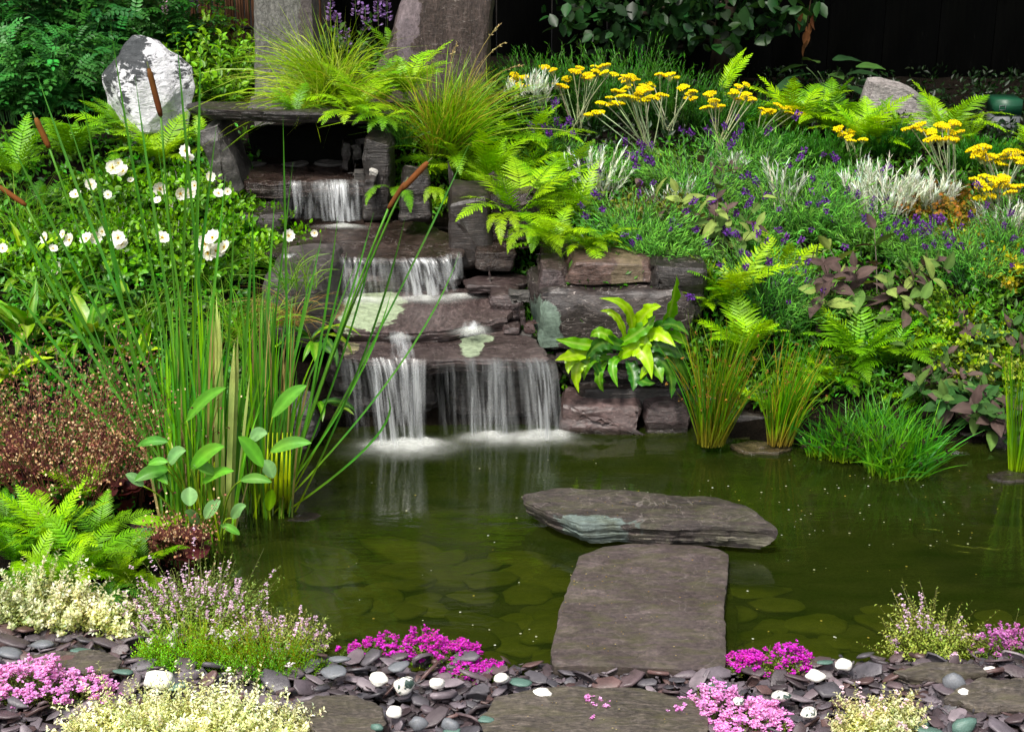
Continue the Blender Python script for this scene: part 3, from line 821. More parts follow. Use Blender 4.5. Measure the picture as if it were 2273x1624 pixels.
bxl = W(2203, 300, 6.45); bxr = W(2262, 300, 6.45); bz = [W(2230, v, 6.45)[2] for v in (222, 256, 310)]
carton = empty('box', ((bxl[0] + bxr[0]) / 2, 6.45, bz[2]), 'small white box with a dark green lid standing in the shade behind the ferns', 'box')
hw = (bxr[0] - bxl[0]) / 2
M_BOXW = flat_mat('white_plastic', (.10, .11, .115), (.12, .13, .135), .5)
M_BOXG = flat_mat('green_plastic', (.006, .05, .022), (.008, .06, .028), .4)
g = Geo(); box(g, -hw * .97, hw * .97, 0, .12, 0, bz[1] - bz[2]); g.build('body', M_BOXW, carton)
g = Geo(); box(g, -hw, hw, -.004, .124, bz[1] - bz[2] + .0005, bz[0] - bz[2]); lid = g.build('lid', M_BOXG, carton)
g = Geo(); zc = (bz[0] + bz[1]) / 2 - bz[2]
for (x0, x1, z0, z1) in [(-.040, -.014, .008, .0095), (-.040, -.014, -.010, -.0085), (-.040, -.0385, -.0084, .0079), (-.0155, -.014, -.0084, .0079)]:
    box(g, x0, x1, -.0065, -.0045, zc + z0, zc + z1)
g.build('square_emblem', M_BOXW, lid)

# ---------------------------------------------------------------- falling water
def fall_mat(name, dens=.75, sx_=110, thr=(.42, .68)):
    m, t, out = nm(name)
    at = N(t, 'ShaderNodeAttribute', attribute_name='col')
    s = N(t, 'ShaderNodeSeparateColor'); t.links.new(at.outputs['Color'], s.inputs[0])
    cb = N(t, 'ShaderNodeCombineXYZ'); t.links.new(s.outputs[0], cb.inputs[0]); t.links.new(s.outputs[1], cb.inputs[1])
    a1 = noise_tex(t, mapping(t, cb.outputs[0], (sx_, 1.1, 1)), 1.0, 3, .5, .15)
    a2 = noise_tex(t, mapping(t, cb.outputs[0], (sx_ * .28, .6, 1), loc=(3, 7, 0)), 1.0, 2, .5)
    mu = N(t, 'ShaderNodeMath', operation='MULTIPLY_ADD'); t.links.new(a2, mu.inputs[0]); mu.inputs[1].default_value = .6; t.links.new(a1, mu.inputs[2])
    al = mapr(t, mu.outputs[0], thr[0] + .3, thr[1] + .3, .03, dens)
    m3 = N(t, 'ShaderNodeMath', operation='MULTIPLY'); t.links.new(al, m3.inputs[0]); t.links.new(s.outputs[2], m3.inputs[1])
    df = N(t, 'ShaderNodeBsdfDiffuse'); df.inputs[0].default_value = (.80, .83, .84, 1)
    tl = N(t, 'ShaderNodeBsdfTranslucent'); tl.inputs[0].default_value = (.80, .83, .84, 1)
    gl = N(t, 'ShaderNodeBsdfGlossy'); gl.inputs['Roughness'].default_value = .25
    x1 = N(t, 'ShaderNodeMixShader'); x1.inputs[0].default_value = .4; t.links.new(df.outputs[0], x1.inputs[1]); t.links.new(tl.outputs[0], x1.inputs[2])
    x2 = N(t, 'ShaderNodeMixShader'); x2.inputs[0].default_value = .12; t.links.new(x1.outputs[0], x2.inputs[1]); t.links.new(gl.outputs[0], x2.inputs[2])
    tr = N(t, 'ShaderNodeBsdfTransparent')
    x3 = N(t, 'ShaderNodeMixShader'); t.links.new(m3.outputs[0], x3.inputs[0]); t.links.new(tr.outputs[0], x3.inputs[1]); t.links.new(x2.outputs[0], x3.inputs[2])
    t.links.new(x3.outputs[0], out.inputs[0])
    return m


def foam_mat():
    m, t, out = nm('foam')
    at = N(t, 'ShaderNodeAttribute', attribute_name='col')
    s = N(t, 'ShaderNodeSeparateColor'); t.links.new(at.outputs['Color'], s.inputs[0])
    g_ = N(t, 'ShaderNodeNewGeometry')
    a1 = noise_tex(t, mapping(t, g_.outputs['Position'], (22, 30, 40)), 1.0, 3, .5)
    al = mapr(t, a1, .30, .66, .35, 1)
    m3 = N(t, 'ShaderNodeMath', operation='MULTIPLY'); t.links.new(al, m3.inputs[0]); t.links.new(s.outputs[0], m3.inputs[1])
    df = N(t, 'ShaderNodeBsdfDiffuse'); df.inputs[0].default_value = (.82, .84, .80, 1)
    tl = N(t, 'ShaderNodeBsdfTranslucent'); tl.inputs[0].default_value = (.82, .84, .80, 1)
    x1 = N(t, 'ShaderNodeMixShader'); x1.inputs[0].default_value = .3; t.links.new(df.outputs[0], x1.inputs[1]); t.links.new(tl.outputs[0], x1.inputs[2])
    tr = N(t, 'ShaderNodeBsdfTransparent')
    x3 = N(t, 'ShaderNodeMixShader'); t.links.new(m3.outputs[0], x3.inputs[0]); t.links.new(tr.outputs[0], x3.inputs[1]); t.links.new(x1.outputs[0], x3.inputs[2])
    t.links.new(x3.outputs[0], out.inputs[0])
    return m


M_FALL = fall_mat('falling_water', .82, 80, (.45, .74))
M_FALLTHIN = fall_mat('thin_falling_water', .5, 60, (.45, .75))
M_FOAM = foam_mat()


def fall_sheet(g, lip, foot, nu=40, nv=14, strength=1.0, seed=0, wob=.009, soft=.38):
    """a curtain of water from the lip polyline to the foot polyline (world points, same order)"""
    lip = np.asarray(lip, float); foot = np.asarray(foot, float)
    s = np.linspace(0, 1, nu)
    def along(P):
        q = np.linspace(0, 1, len(P)); return np.stack([np.interp(s, q, P[:, k]) for k in range(3)], 1)
    A, B = along(lip), along(foot)
    w = np.linalg.norm(A[-1] - A[0])
    tv = np.linspace(0, 1, nv)
    V, C = [], []
    for i, t_ in enumerate(tv):
        z = A[:, 2] + (B[:, 2] - A[:, 2]) * t_
        h = math.sqrt(t_)
        P = A + (B - A) * h; P[:, 2] = z
        P[:, 1] += np.array([wob * mnoise.noise((s_ * 14 + seed, t_ * .8, seed)) for s_ in s])
        V.append(P)
        e = np.clip(np.minimum(s, 1 - s) / soft, 0, 1) ** .8 * strength * np.clip(t_ * 8 + .35, 0, 1)
        C.append(np.stack([s * w + seed, np.full(nu, t_ + seed), e], 1))
    i, j = np.meshgrid(np.arange(nu - 1), np.arange(nv - 1)); a_ = (j * nu + i).ravel()
    g.add(np.concatenate(V), quads=np.stack([a_, a_ + 1, a_ + nu + 1, a_ + nu], 1), col=np.concatenate(C))


def foam_pad(g, cen, rx, ry, h, seed=0, strength=1.0, layers=4):
    K, M_ = 9, 28; rx, ry, h = rx * 1.4, ry * 1.4, h * .5
    for l in range(layers):
        V, C = [], []
        f = 1 - .22 * l
        for k in range(K):
            r_ = k / (K - 1)
            for i in range(M_):
                a_ = i / M_ * 2 * math.pi
                wob = 1 + .25 * mnoise.noise((math.cos(a_) * 2 + seed, math.sin(a_) * 2, l + seed))
                x, y = rx * f * r_ * wob * math.cos(a_), ry * f * r_ * wob * math.sin(a_)
                z = h * (l + 1) / layers * max(0, 1 - r_ * r_) * (1 + .45 * mnoise.noise((x * 22, y * 22, seed + l))) + .003 + .002 * l
                V.append((cen[0] + x, cen[1] + y, cen[2] + z)); C.append(((1 - r_) ** 1.5 * strength * .62, 0, 0))
        q = [[k * M_ + i, k * M_ + (i + 1) % M_, (k + 1) * M_ + (i + 1) % M_, (k + 1) * M_ + i] for k in range(K - 1) for i in range(M_)]
        g.add(V, quads=q, col=C)


def waterfall(label, sheets, foams, loc, thin=False):
    o = empty('waterfall', loc, label, 'waterfall', 'falls of the cascade')
    L = np.array(loc, float)
    for k, (lip, foot, st) in enumerate(sheets):
        g = Geo()
        for l in range(2):
            fall_sheet(g, np.array(lip) - L + [0, -.008 * l, 0], np.array(foot) - L + [0, -.014 * l, 0], strength=st * (1 - .2 * l), seed=k * 3.3 + l * 1.7 + loc[0])
        g.build('water_curtain', M_FALLTHIN if thin else M_FALL, o, smooth=True)
    if foams:
        g = Geo()
        for k, (c_, rx, ry, h, st) in enumerate(foams): foam_pad(g, np.array(c_) - L, rx, ry, h, k * 2.1 + loc[0] * 3, st)
        tag(g.build('foam', M_FOAM, o, smooth=True), kind='stuff')
    return o


yl = 4.192
def lipw(u, v=795, y=yl): return W(u, v, y)
def water0(u, v): return G(u, v, .002)
waterfall('left curtain of the lowest fall dropping into the pond',
          [([lipw(800, 796), lipw(850, 793), lipw(945, 796)], [water0(835, 988), water0(880, 993), water0(945, 992)], .85), ([lipw(900, 795), lipw(948, 796)], [water0(905, 990), water0(948, 990)], .9),
           ([lipw(812), lipw(838)], [water0(838, 988), water0(852, 990)], .9), ([lipw(750), lipw(805)], [water0(770, 975), water0(825, 980)], .3)],
          [(water0(905, 992), .12, .06, .04, 1.0), (water0(945, 988), .06, .04, .03, .9), (water0(850, 993), .06, .04, .03, .8), (water0(900, 998), .18, .09, .004, .28)], water0(900, 985))
waterfall('wider right curtain of the lowest fall beside the hart\'s tongue fern',
          [([lipw(1018, 790), lipw(1080, 793), lipw(1150, 794)], [water0(1040, 966), water0(1090, 970), water0(1160, 970)], .55), ([lipw(1140, 794), lipw(1195, 793), lipw(1232, 800)], [water0(1160, 970), water0(1215, 972), water0(1250, 968)], .9),
           ([lipw(1028, 792), lipw(1058, 793)], [water0(1042, 966), water0(1060, 967)], 1.0), ([lipw(1095, 793), lipw(1125, 794)], [water0(1100, 970), water0(1124, 970)], .6), ([lipw(960, 795), lipw(1030, 792)], [water0(975, 966), water0(1040, 966)], .2)],
          [(water0(1195, 970), .09, .05, .03, 1.0), (water0(1090, 972), .10, .05, .026, .85), (water0(1240, 968), .05, .045, .022, .8), (water0(1140, 978), .18, .07, .004, .28)], water0(1140, 965))
ym = 4.652
waterfall('middle fall slipping over the brown ledge onto the green banded slab',
          [([W(870, 573, ym), W(920, 573, ym), W(1000, 568, ym + .01)], [W(890, 652, ym - .03), W(945, 654, ym - .035), W(1020, 646, ym - .03)], 1.0), ([W(985, 564, ym + .02), W(1026, 556, ym + .05)], [W(990, 625, ym), W(1030, 615, ym + .02)], .7),
           ([W(690, 566, ym + .01), W(780, 570, ym), W(885, 573, ym)], [W(700, 652, ym - .02), W(790, 653, ym - .03), W(895, 653, ym - .03)], .5), ([W(622, 562, ym + .02), W(662, 562, ym + .02)], [W(626, 600, ym), W(660, 600, ym)], .85)],
          [(W(940, 654, ym - .03) * [1, 1, 0] + [0, 0, .281], .10, .045, .016, 1.0), (W(800, 657, ym - .04) * [1, 1, 0] + [0, 0, .281], .12, .04, .008, .9), (W(1020, 648, ym) * [1, 1, 0] + [0, 0, .281], .08, .035, .008, .7)], W(900, 640, ym))
waterfall('small splash tumbling from the green banded slab to the lowest ledge',
          [([W(1030, 712, 4.40), W(1064, 710, 4.40)], [W(1018, 746, 4.35), W(1082, 747, 4.35)], .55), ([W(1042, 711, 4.398), W(1056, 710, 4.398)], [W(1036, 740, 4.36), W(1064, 740, 4.36)], .8), ([W(862, 734, 4.345), W(905, 734, 4.345)], [W(866, 794, 4.20), W(925, 794, 4.20)], .75)],
          [(W(1046, 736, 4.36), .06, .05, .005, .8), (W(890, 752, 4.32) , .04, .025, .02, .6)], W(1045, 730, 4.37))
waterfall('top fall spilling from the spring niche sill',
          [([W(700, 398, 5.10), W(750, 398, 5.095), W(800, 398, 5.10)], [W(715, 488, 5.04), W(755, 490, 5.03), W(802, 488, 5.04)], .95), ([W(640, 400, 5.10), W(672, 400, 5.10)], [W(655, 472, 5.06), W(672, 472, 5.06)], .75), ([W(600, 402, 5.10), W(820, 399, 5.10)], [W(610, 484, 5.07), W(820, 484, 5.07)], .22)],
          [(W(760, 489, 5.02) * [1, 1, 0] + [0, 0, .403], .08, .03, .014, .9)], W(750, 440, 5.08))
waterfall('tiny trickle under the flat slate at the right shore', [([W(2095, 978, 4.2), W(2150, 980, 4.2)], [water0(2096, 1002), water0(2150, 1004)], .5)], [], W(2120, 990, 4.2))
# ---------------------------------------------------------------- plant builders (all geometry local to the plant's base)
def place(u, v, y=None):
    """base point of a plant whose foot is seen at (u, v): on the land, or at distance y"""
    if y is None: return hit(u, v)
    p = W(u, v, y); p[2] = max(p[2], ground_z(p[0], p[1]) - .015)
    return p


def dirs_up(n, spread, bias=(0, 0)):
    a = rng.uniform(0, 2 * math.pi, n); th = np.abs(rng.normal(0, spread, n)).clip(0, 1.45)
    d = np.stack([np.sin(th) * np.cos(a), np.sin(th) * np.sin(a), np.cos(th)], 1)
    d[:, 0] += bias[0]; d[:, 1] += bias[1]
    return unit(d)


def footprint(n, rx, ry):
    a = rng.uniform(0, 2 * math.pi, n); r = np.sqrt(rng.uniform(0, 1, n))
    return np.stack([rx * r * np.cos(a), ry * r * np.sin(a), np.zeros(n)], 1)


def stems(g, base, D, L, col, w=.0015, bend=.25, k=4, side=None):
    """thin bent stems; returns a function giving points and directions along them"""
    n = len(base); L = np.broadcast_to(np.asarray(L, float), (n,))
    out = unit(np.stack([D[:, 0], D[:, 1], np.zeros(n)], 1) + 1e-6) if side is None else side
    bnd = (np.broadcast_to(np.asarray(bend, float), (n,)) * L)[:, None]
    def at(t):
        t = np.asarray(t, float)[:, None] if np.ndim(t) else t
        return base + D * (L[:, None] * t) + out * bnd * t * t - np.array([0, 0, 1]) * bnd * .5 * t * t
    def dr(t):
        t = np.asarray(t, float)[:, None] if np.ndim(t) else t
        return unit(D * L[:, None] + out * bnd * 2 * t - np.array([0, 0, 1]) * bnd * t)
    if w > 0:
        P = [at(s) for s in np.linspace(0, 1, k + 1)]
        X = unit(np.cross(D, [0.02, 1, .05])) * w
        for i in range(k):
            f0, f1 = 1 - .6 * i / k, 1 - .6 * (i + 1) / k
            v = np.stack([P[i] - X * f0, P[i] + X * f0, P[i + 1] + X * f1, P[i + 1] - X * f1], 1).reshape(-1, 3)
            g.add(v, quads=np.arange(n * 4).reshape(-1, 4), col=np.repeat(np.broadcast_to(np.asarray(col, float), (n, 3)), 4, 0))
    return at, dr


def leaves_on(g, at, dr, n, per, t0, t1, ll, lw, ang, tmpl, col, v=.18, hue=.08, taper=.4, up=.3, tcols=None, tipcol=None):
    """per leaves along each of n stems"""
    for k in range(per):
        t = np.clip(t0 + (t1 - t0) * (k + rng.uniform(0, 1, n)) / per, 0, 1)
        P, D = at(t), dr(t)
        a = k * 2.4 + rng.uniform(0, 6.28, n) * .35
        X = unit(np.cross(D, [.3, .2, 1])); Y = np.cross(D, X)
        rad = X * np.cos(a)[:, None] + Y * np.sin(a)[:, None]
        an = ang * rng.uniform(.7, 1.3, n)
        ld = unit(D * np.cos(an)[:, None] + rad * np.sin(an)[:, None])
        s = (1 - taper * t) * rng.uniform(.7, 1.2, n)
        c = jcol(col, n, v, hue)
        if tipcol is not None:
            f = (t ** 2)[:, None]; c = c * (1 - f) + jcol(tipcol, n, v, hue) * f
        g.inst(tmpl[0], frames(ld, D + np.array([0, 0, up]), lw * s, ll * s), P, c, tris=tmpl[1])


# ---- ferns: frond meshes shared by every fern
def frond_geo(e0, e1, seed, npin=24, wide=.17, lob=7, col=(.12, .30, .012), rach=(.16, .22, .03), shape=.75, solid=False):
    """one frond, length 1, rising along +Y at elevation e0 and bending to e1"""
    r = np.random.default_rng(seed); g = Geo()
    K = npin + 6
    el = np.radians(np.linspace(e0, e1, K) ** 1.0)
    sway = np.cumsum(r.normal(0, .012, K))
    d = np.stack([np.sin(sway), np.cos(el), np.sin(el)], 1); d = unit(d)
    P = np.vstack([[0, 0, 0], np.cumsum(d, 0) / K])
    v, q = ribbon(P, np.linspace(.012, .003, K + 1), side=[1, 0, 0]); g.add(v, quads=q, col=rach)
    T = unit(np.gradient(P, axis=0)); Nn = unit(np.cross(np.tile([1., 0, 0], (K + 1, 1)), T))
    for i in range(4, K + 1):
        t = (i - 4) / (K - 4)
        ln = wide * (math.sin(math.pi * min(1, .12 + .88 * t) ** shape) + .02) * r.uniform(.85, 1.1)
        if ln < .01: continue
        for sg in (-1, 1):
            droop = r.uniform(.05, .35); fwd = .35 + .35 * t + r.uniform(-.08, .08)
            pd = unit(T[i] * fwd + np.array([sg, 0, 0]) + Nn[i] * r.uniform(.0, .25))
            s = np.linspace(0, 1, lob + 1)[:, None]
            Q = P[i] + pd * ln * s - Nn[i] * ln * droop * s * s + T[i] * ln * .12 * s * s
            tw = unit(np.gradient(Q, axis=0)); acr = unit(np.cross(tw, Nn[i]))
            c = np.asarray(col) * r.uniform(.72, 1.2) * (1 + .25 * t)
            spc = 1.0 / K * .5
            if solid:                     # undivided pinna with a toothed edge
                wl = spc * 1.5; V = [Q[0]]; m_ = lob
                prof = [.75, 1, .92, .8, .62, .4, 0.02]
                ctr = [P[i] + pd * ln * u_ - Nn[i] * ln * droop * u_ * u_ + T[i] * ln * .12 * u_ * u_ for u_ in np.linspace(0, 1, 7)]
                tk = unit(ctr[-1] - ctr[0]); ac = unit(np.cross(tk, Nn[i]))
                L_ = [ctr[q] + ac * wl * .5 * prof[q] * (1 if q % 2 else .82) - Nn[i] * wl * .10 for q in range(7)]
                R_ = [ctr[q] - ac * wl * .5 * prof[q] * (1 if q % 2 else .82) - Nn[i] * wl * .10 for q in range(7)]
                V = np.array([L_, ctr, R_]).transpose(1, 0, 2).reshape(-1, 3)
                g.add(V, quads=[[q * 3 + k, q * 3 + k + 1, q * 3 + k + 4, q * 3 + k + 3] for q in range(6) for k in range(2)], col=np.clip(c, 0, 1))
                continue
            for j in range(lob):
                a_, b_ = Q[j], Q[j + 1]
                wl = spc * (1.25 - .9 * (j / lob) ** 1.5)
                for ss in (-1, 1):
                    tip = (a_ * .35 + b_ * .65) + acr[j] * wl * ss + tw[j] * wl * .35 - Nn[i] * wl * .12
                    g.add([a_, a_ * .1 + b_ * .9, tip], tris=[[0, 1, 2]] if ss > 0 else [[0, 2, 1]], col=np.clip(c * r.uniform(.85, 1.15), 0, 1))
    return g


FERN_COL = {'bright': (.24, .46, .006), 'mid': (.12, .30, .010), 'dark': (.045, .155, .014), 'yellow': (.28, .46, .008), 'soft': (.19, .36, .02)}
FROND = {}
for cn, cc in FERN_COL.items():
    L = []
    for s in range(7):
        e0, e1 = [(78, 30), (70, -5), (62, -30), (55, -55), (40, -75), (74, 10), (48, -20)][s]
        L.append(frond_geo(e0, e1, s + 10 * len(FROND), solid=s in (0, 1, 3, 5), npin=(18 if s in (0, 1, 3, 5) else 22) + s % 3 * 2, wide=[.17, .19, .16, .18, .15, .21, .2][s], col=cc, rach=tuple(.5 * np.array(cc) + .03)).mesh('frond', M_LEAF))
    FROND[cn] = L


def fern(u, v, size, n, kind, label, y=None, az=(0, 360), pick=None, group='ferns in the planting', roll=.2, lift=0.0, smin=.6):
    p = place(u, v, y); s = size / PPM(p)
    o = empty('fern', p + [0, 0, lift], label, 'fern', group)
    for k in range(n):
        a = math.radians(az[0] + (az[1] - az[0]) * (k + R.uniform(.1, .9)) / n)
        me = FROND[kind if R.random() > .15 else ('mid' if kind != 'mid' else 'bright')][R.choice(pick) if pick else R.randrange(7)]
        L = s * R.uniform(smin, 1.08)
        # azimuth 0 = to the right, 90 = away, 270 = towards the camera
        link('frond', me, o, (R.uniform(-.01, .01), R.uniform(-.01, .01), 0), (R.uniform(-.12, .12), R.uniform(-roll, roll), a - math.pi / 2), (L * R.uniform(.9, 1.15), L, L))
    return o


# ---- strap leaves with a wavy edge (hart's tongue and the like)
def strap_geo(e0, e1, seed, wide=.16, wave=.05, col=(.14, .33, .012), rib=(.25, .40, .05), curl=0.0, k=16, twist=.3):
    r = np.random.default_rng(seed); g = Geo()
    el = np.radians(np.linspace(e0, e1, k)); sw = np.cumsum(r.normal(0, .03, k))
    d = unit(np.stack([np.sin(sw), np.cos(el) * np.cos(sw), np.sin(el)], 1))
    P = np.vstack([[0, 0, 0], np.cumsum(d, 0) / k])
    T = unit(np.gradient(P, axis=0)); X = np.tile([1., 0, 0], (k + 1, 1)); X = unit(X - T * (X * T).sum(1, keepdims=True)); Nn = np.cross(X, T)
    tw = np.linspace(0, r.uniform(-twist, twist) * 2, k + 1)[:, None]
    X, Nn = X * np.cos(tw) + Nn * np.sin(tw), Nn * np.cos(tw) - X * np.sin(tw)
    t = np.linspace(0, 1, k + 1)
    w = wide * np.clip(np.minimum(.25 + 2.2 * t, 1) * np.clip((1 - t) * 3.4, 0, 1) ** .8 * (1 - .15 * t), 0.02, 1) * .5
    ph = r.uniform(0, 6)
    V, C = [], []
    cols = np.asarray(col)
    for i in range(k + 1):
        for j, s in enumerate((-1, -.55, -.1, .1, .55, 1)):
            z = abs(s) * .22 * w[i] + (wave * w[i] * 8 * math.sin(i * 1.9 + ph + (2 if s > 0 else 0)) * abs(s) ** 2.5) * .35
            V.append(P[i] + X[i] * w[i] * s + Nn[i] * z - Nn[i] * (.012 * wide * 8 if abs(s) < .2 else 0) * .3)
            C.append(np.asarray(rib) * (1.0) if abs(s) < .2 and i % 1 == 0 else cols * (1.05 + .18 * math.sin(i * 2.1)) * (1 if abs(s) < .8 else 1.12))
    i, j = np.meshgrid(np.arange(5), np.arange(k)); a_ = (j * 6 + i).ravel()
    g.add(V, quads=np.stack([a_, a_ + 1, a_ + 7, a_ + 6], 1), col=np.array(C))
    return g


STRAP = {}
for cn, cc, rb in (('lime', (.24, .42, .008), (.36, .50, .05)), ('green', (.07, .22, .010), (.18, .34, .04)), ('deep', (.022, .085, .012), (.08, .2, .03)), ('olive', (.12, .24, .012), (.25, .36, .06))):
    STRAP[cn] = [strap_geo(*[(70, -10), (55, -50), (40, -80), (80, 50), (30, -30), (60, 10)][s], s + 30, wide=[.2, .17, .16, .15, .19, .22][s], col=cc, rib=rb).mesh('leaf', M_GLOSS, smooth=True) for s in range(6)]


def strap_plant(name, cat, u, v, size, n, kinds, label, y=None, az=(0, 360), group=None, pick=None, width=1.0):
    p = place(u, v, y); s = size / PPM(p)
    o = empty(name, p, label, cat, group)
    for k in range(n):
        a = math.radians(az[0] + (az[1] - az[0]) * (k + R.uniform(.1, .9)) / n)
        L = s * R.uniform(.6, 1.05)
        link('leaf', STRAP[R.choice(kinds)][R.choice(pick) if pick else R.randrange(6)], o, (R.uniform(-.02, .02), R.uniform(-.02, .02), 0), (R.uniform(-.2, .2), R.uniform(-.35, .35), a - math.pi / 2), (L * R.uniform(.85, 1.2) * width, L, L))
    return o


# ---- tufts of blades
def tuft(name, cat, u, v, h, n, spread, label, cols, y=None, rad=.03, w=.0025, droop=.35, group=None, lean=(0, 0), seeds=None, basecol=None, lmin=.45, part='blades'):
    p = place(u, v, y); s = 1 / PPM(p); H = h * s
    o = empty(name, p, label, cat, group)
    g = Geo()
    base = footprint(n, rad, rad * .8); D = dirs_up(n, spread, lean); L = H * rng.uniform(lmin, 1.0, n)
    D = unit(D + base / max(rad, 1e-3) * .12)
    dr_ = np.abs(rng.normal(droop, droop * .5, n))
    out = unit(np.stack([D[:, 0], D[:, 1], np.zeros(n)], 1) + rng.normal(0, .1, (n, 3)) * [1, 1, 0])
    C = np.array([cols[i] for i in rng.integers(0, len(cols), n)]) * (1 + .18 * rng.standard_normal((n, 1))).clip(.5, 1.6)
    K = 7; T = np.linspace(0, 1, K)
    P = np.stack([base + D * (L * t)[:, None] + out * (L * dr_ * t ** 2.2)[:, None] - np.array([0, 0, 1]) * (L * dr_ ** 1.2 * .75 * t ** 3)[:, None] for t in T], 1)
    face = unit(rng.normal(0, 1, (n, 3)) * [1, .6, .15]); 
    X = unit(np.cross(P[:, -1] - P[:, 0], face)) * (w * rng.uniform(.6, 1.3, n) * .5)[:, None]
    wt = np.array([.7, 1, 1, .9, .75, .5, .1])
    V = np.stack([P - X[:, None] * wt[None, :, None], P + X[:, None] * wt[None, :, None]], 2)          # n,K,2,3
    off = (np.arange(n) * K * 2)[:, None]
    q = np.concatenate([off + [i * 2, i * 2 + 1, i * 2 + 3, i * 2 + 2] for i in range(K - 1)], 0)
    bc = np.asarray(basecol if basecol is not None else cols[0])
    f = np.clip(T / .3, 0, 1)[None, :, None, None]
    CC = C[:, None, None, :] * f + bc * (1 - f) + np.zeros((n, K, 2, 1))
    g.add(V.reshape(-1, 3), quads=q, col=CC.reshape(-1, 3))
    tag(g.build(part, M_LEAF, o), kind='stuff')
    if seeds:
        ns, sc, sz = seeds
        g2 = Geo(); ix = rng.integers(0, n, ns); tt = rng.uniform(.62, .98, ns)
        b = np.stack([base[ix] + D[ix] * (L[ix] * tt)[:, None] + out[ix] * (L[ix] * dr_[ix] * tt ** 2.2)[:, None] - np.array([0, 0, 1]) * (L[ix] * dr_[ix] ** 1.2 * .75 * tt ** 3)[:, None]], 0)[0]
        for q_ in range(7):
            d = unit(rng.normal(0, 1, (ns, 3)))
            g2.inst(DIA[0], frames(d, rng.normal(0, 1, (ns, 3)), np.full(ns, sz * .7), np.full(ns, sz)), b + rng.normal(0, sz * .3, (ns, 3)), jcol(sc, ns, .25), tris=DIA[1])
        tag(g2.build('seed_heads', M_MATTE, o), kind='stuff')
    return o


# ---- flower templates
def head_geo(kind):
    g = Geo(); r = np.random.default_rng(5)
    if kind == 'lavender':       # short ragged purple spike, 1 high
        n = 42; z = r.uniform(0, 1, n); a = r.uniform(0, 6.28, n)
        d = np.stack([np.cos(a), np.sin(a), r.uniform(.0, 1, n)], 1)
        P = np.stack([.10 * np.cos(a), .10 * np.sin(a), z], 1)
        g.inst(DIA[0], frames(d, r.normal(0, 1, (n, 3)), np.full(n, .22), r.uniform(.25, .42, n)), P, np.clip(np.array([.105, .036, .20]) * r.uniform(.35, 1.9, (n, 1)), 0, 1), tris=DIA[1])
    if kind == 'yellow':         # flat plate of little button flowers, 1 wide
        n = 26; a = np.arange(n) * 2.4; q = np.sqrt(np.arange(n) / n) * .5
        for i in range(n):
            c = np.array([q[i] * math.cos(a[i]), q[i] * math.sin(a[i]), .12 * (1 - (q[i] * 2) ** 2) + r.uniform(-.04, .04)])
            m_ = 6; b = np.arange(m_) / m_ * 6.28; s = r.uniform(.075, .11)
            ring1 = np.c_[c[0] + s * np.cos(b), c[1] + s * np.sin(b), np.full(m_, c[2])]
            ring0 = np.c_[c[0] + s * .5 * np.cos(b), c[1] + s * .5 * np.sin(b), np.full(m_, c[2] - s * 1.3)]
            V = np.vstack([ring0, ring1, [c + [0, 0, s * .45]]])
            T = [[m_ + j, m_ + (j + 1) % m_, 2 * m_] for j in range(m_)]; Q = [[j, (j + 1) % m_, m_ + (j + 1) % m_, m_ + j] for j in range(m_)]
            cc = np.array([.95, .80, .012]) * r.uniform(.75, 1.15)
            g.add(V, T, Q, np.clip(np.vstack([np.tile(cc * [.6, .5, 1], (m_, 1)), np.tile(cc, (m_ + 1, 1))]), 0, 1))
            v, qd = ribbon([[0, 0, -.55], [c[0] * .6, c[1] * .6, -.25], c - [0, 0, s]], [.03, .02, .02], side=[.3, .8, .1]); g.add(v, quads=qd, col=(.30, .36, .16))
    if kind == 'rose':           # five broad petals, 1 wide
        for k in range(5):
            a = k / 5 * 6.28 + r.uniform(-.1, .1)
            V, C = [], []
            for i in range(5):
                t = i / 4
                for s in (-1, -.5, 0, .5, 1):
                    wd = .33 * math.sin(math.pi * min(1, .18 + .68 * t)) ** .7
                    rr = .04 + .5 * t - .06 * (1 - abs(s)) * (t > .9)
                    z = .10 * t * t + .07 * abs(s) ** 2 + .02 * math.sin(5 * s + k)
                    x, y = rr, wd * s
                    V.append((x * math.cos(a) - y * math.sin(a), x * math.sin(a) + y * math.cos(a), z + k * .004)); C.append((.80, .80, .75) if t > .2 else (.75, .72, .30))
            q = [[i * 5 + j, i * 5 + j + 1, i * 5 + j + 6, i * 5 + j + 5] for i in range(4) for j in range(4)]
            g.add(V, quads=q, col=np.array(C))
    if kind == 'rose_centre':
        n = 30; d = unit(np.stack([r.normal(0, 1, n), r.normal(0, 1, n), r.uniform(.4, 1.2, n)], 1))
        g.inst(DIA[0], frames(d, r.normal(0, 1, (n, 3)), np.full(n, .05), r.uniform(.10, .17, n)), np.zeros((n, 3)) + [0, 0, .02], jcol((.62, .42, .03), n, .2), tris=DIA[1])
    return g


LAV_HEAD = [head_geo('lavender').mesh('flower_head', M_MATTE)]
YEL_HEAD = head_geo('yellow').mesh('flower_head', M_PETAL)
ROSE = head_geo('rose').mesh('flower', M_PETAL, smooth=True)
ROSE_C = head_geo('rose_centre').mesh('flower_centre', M_PETAL)


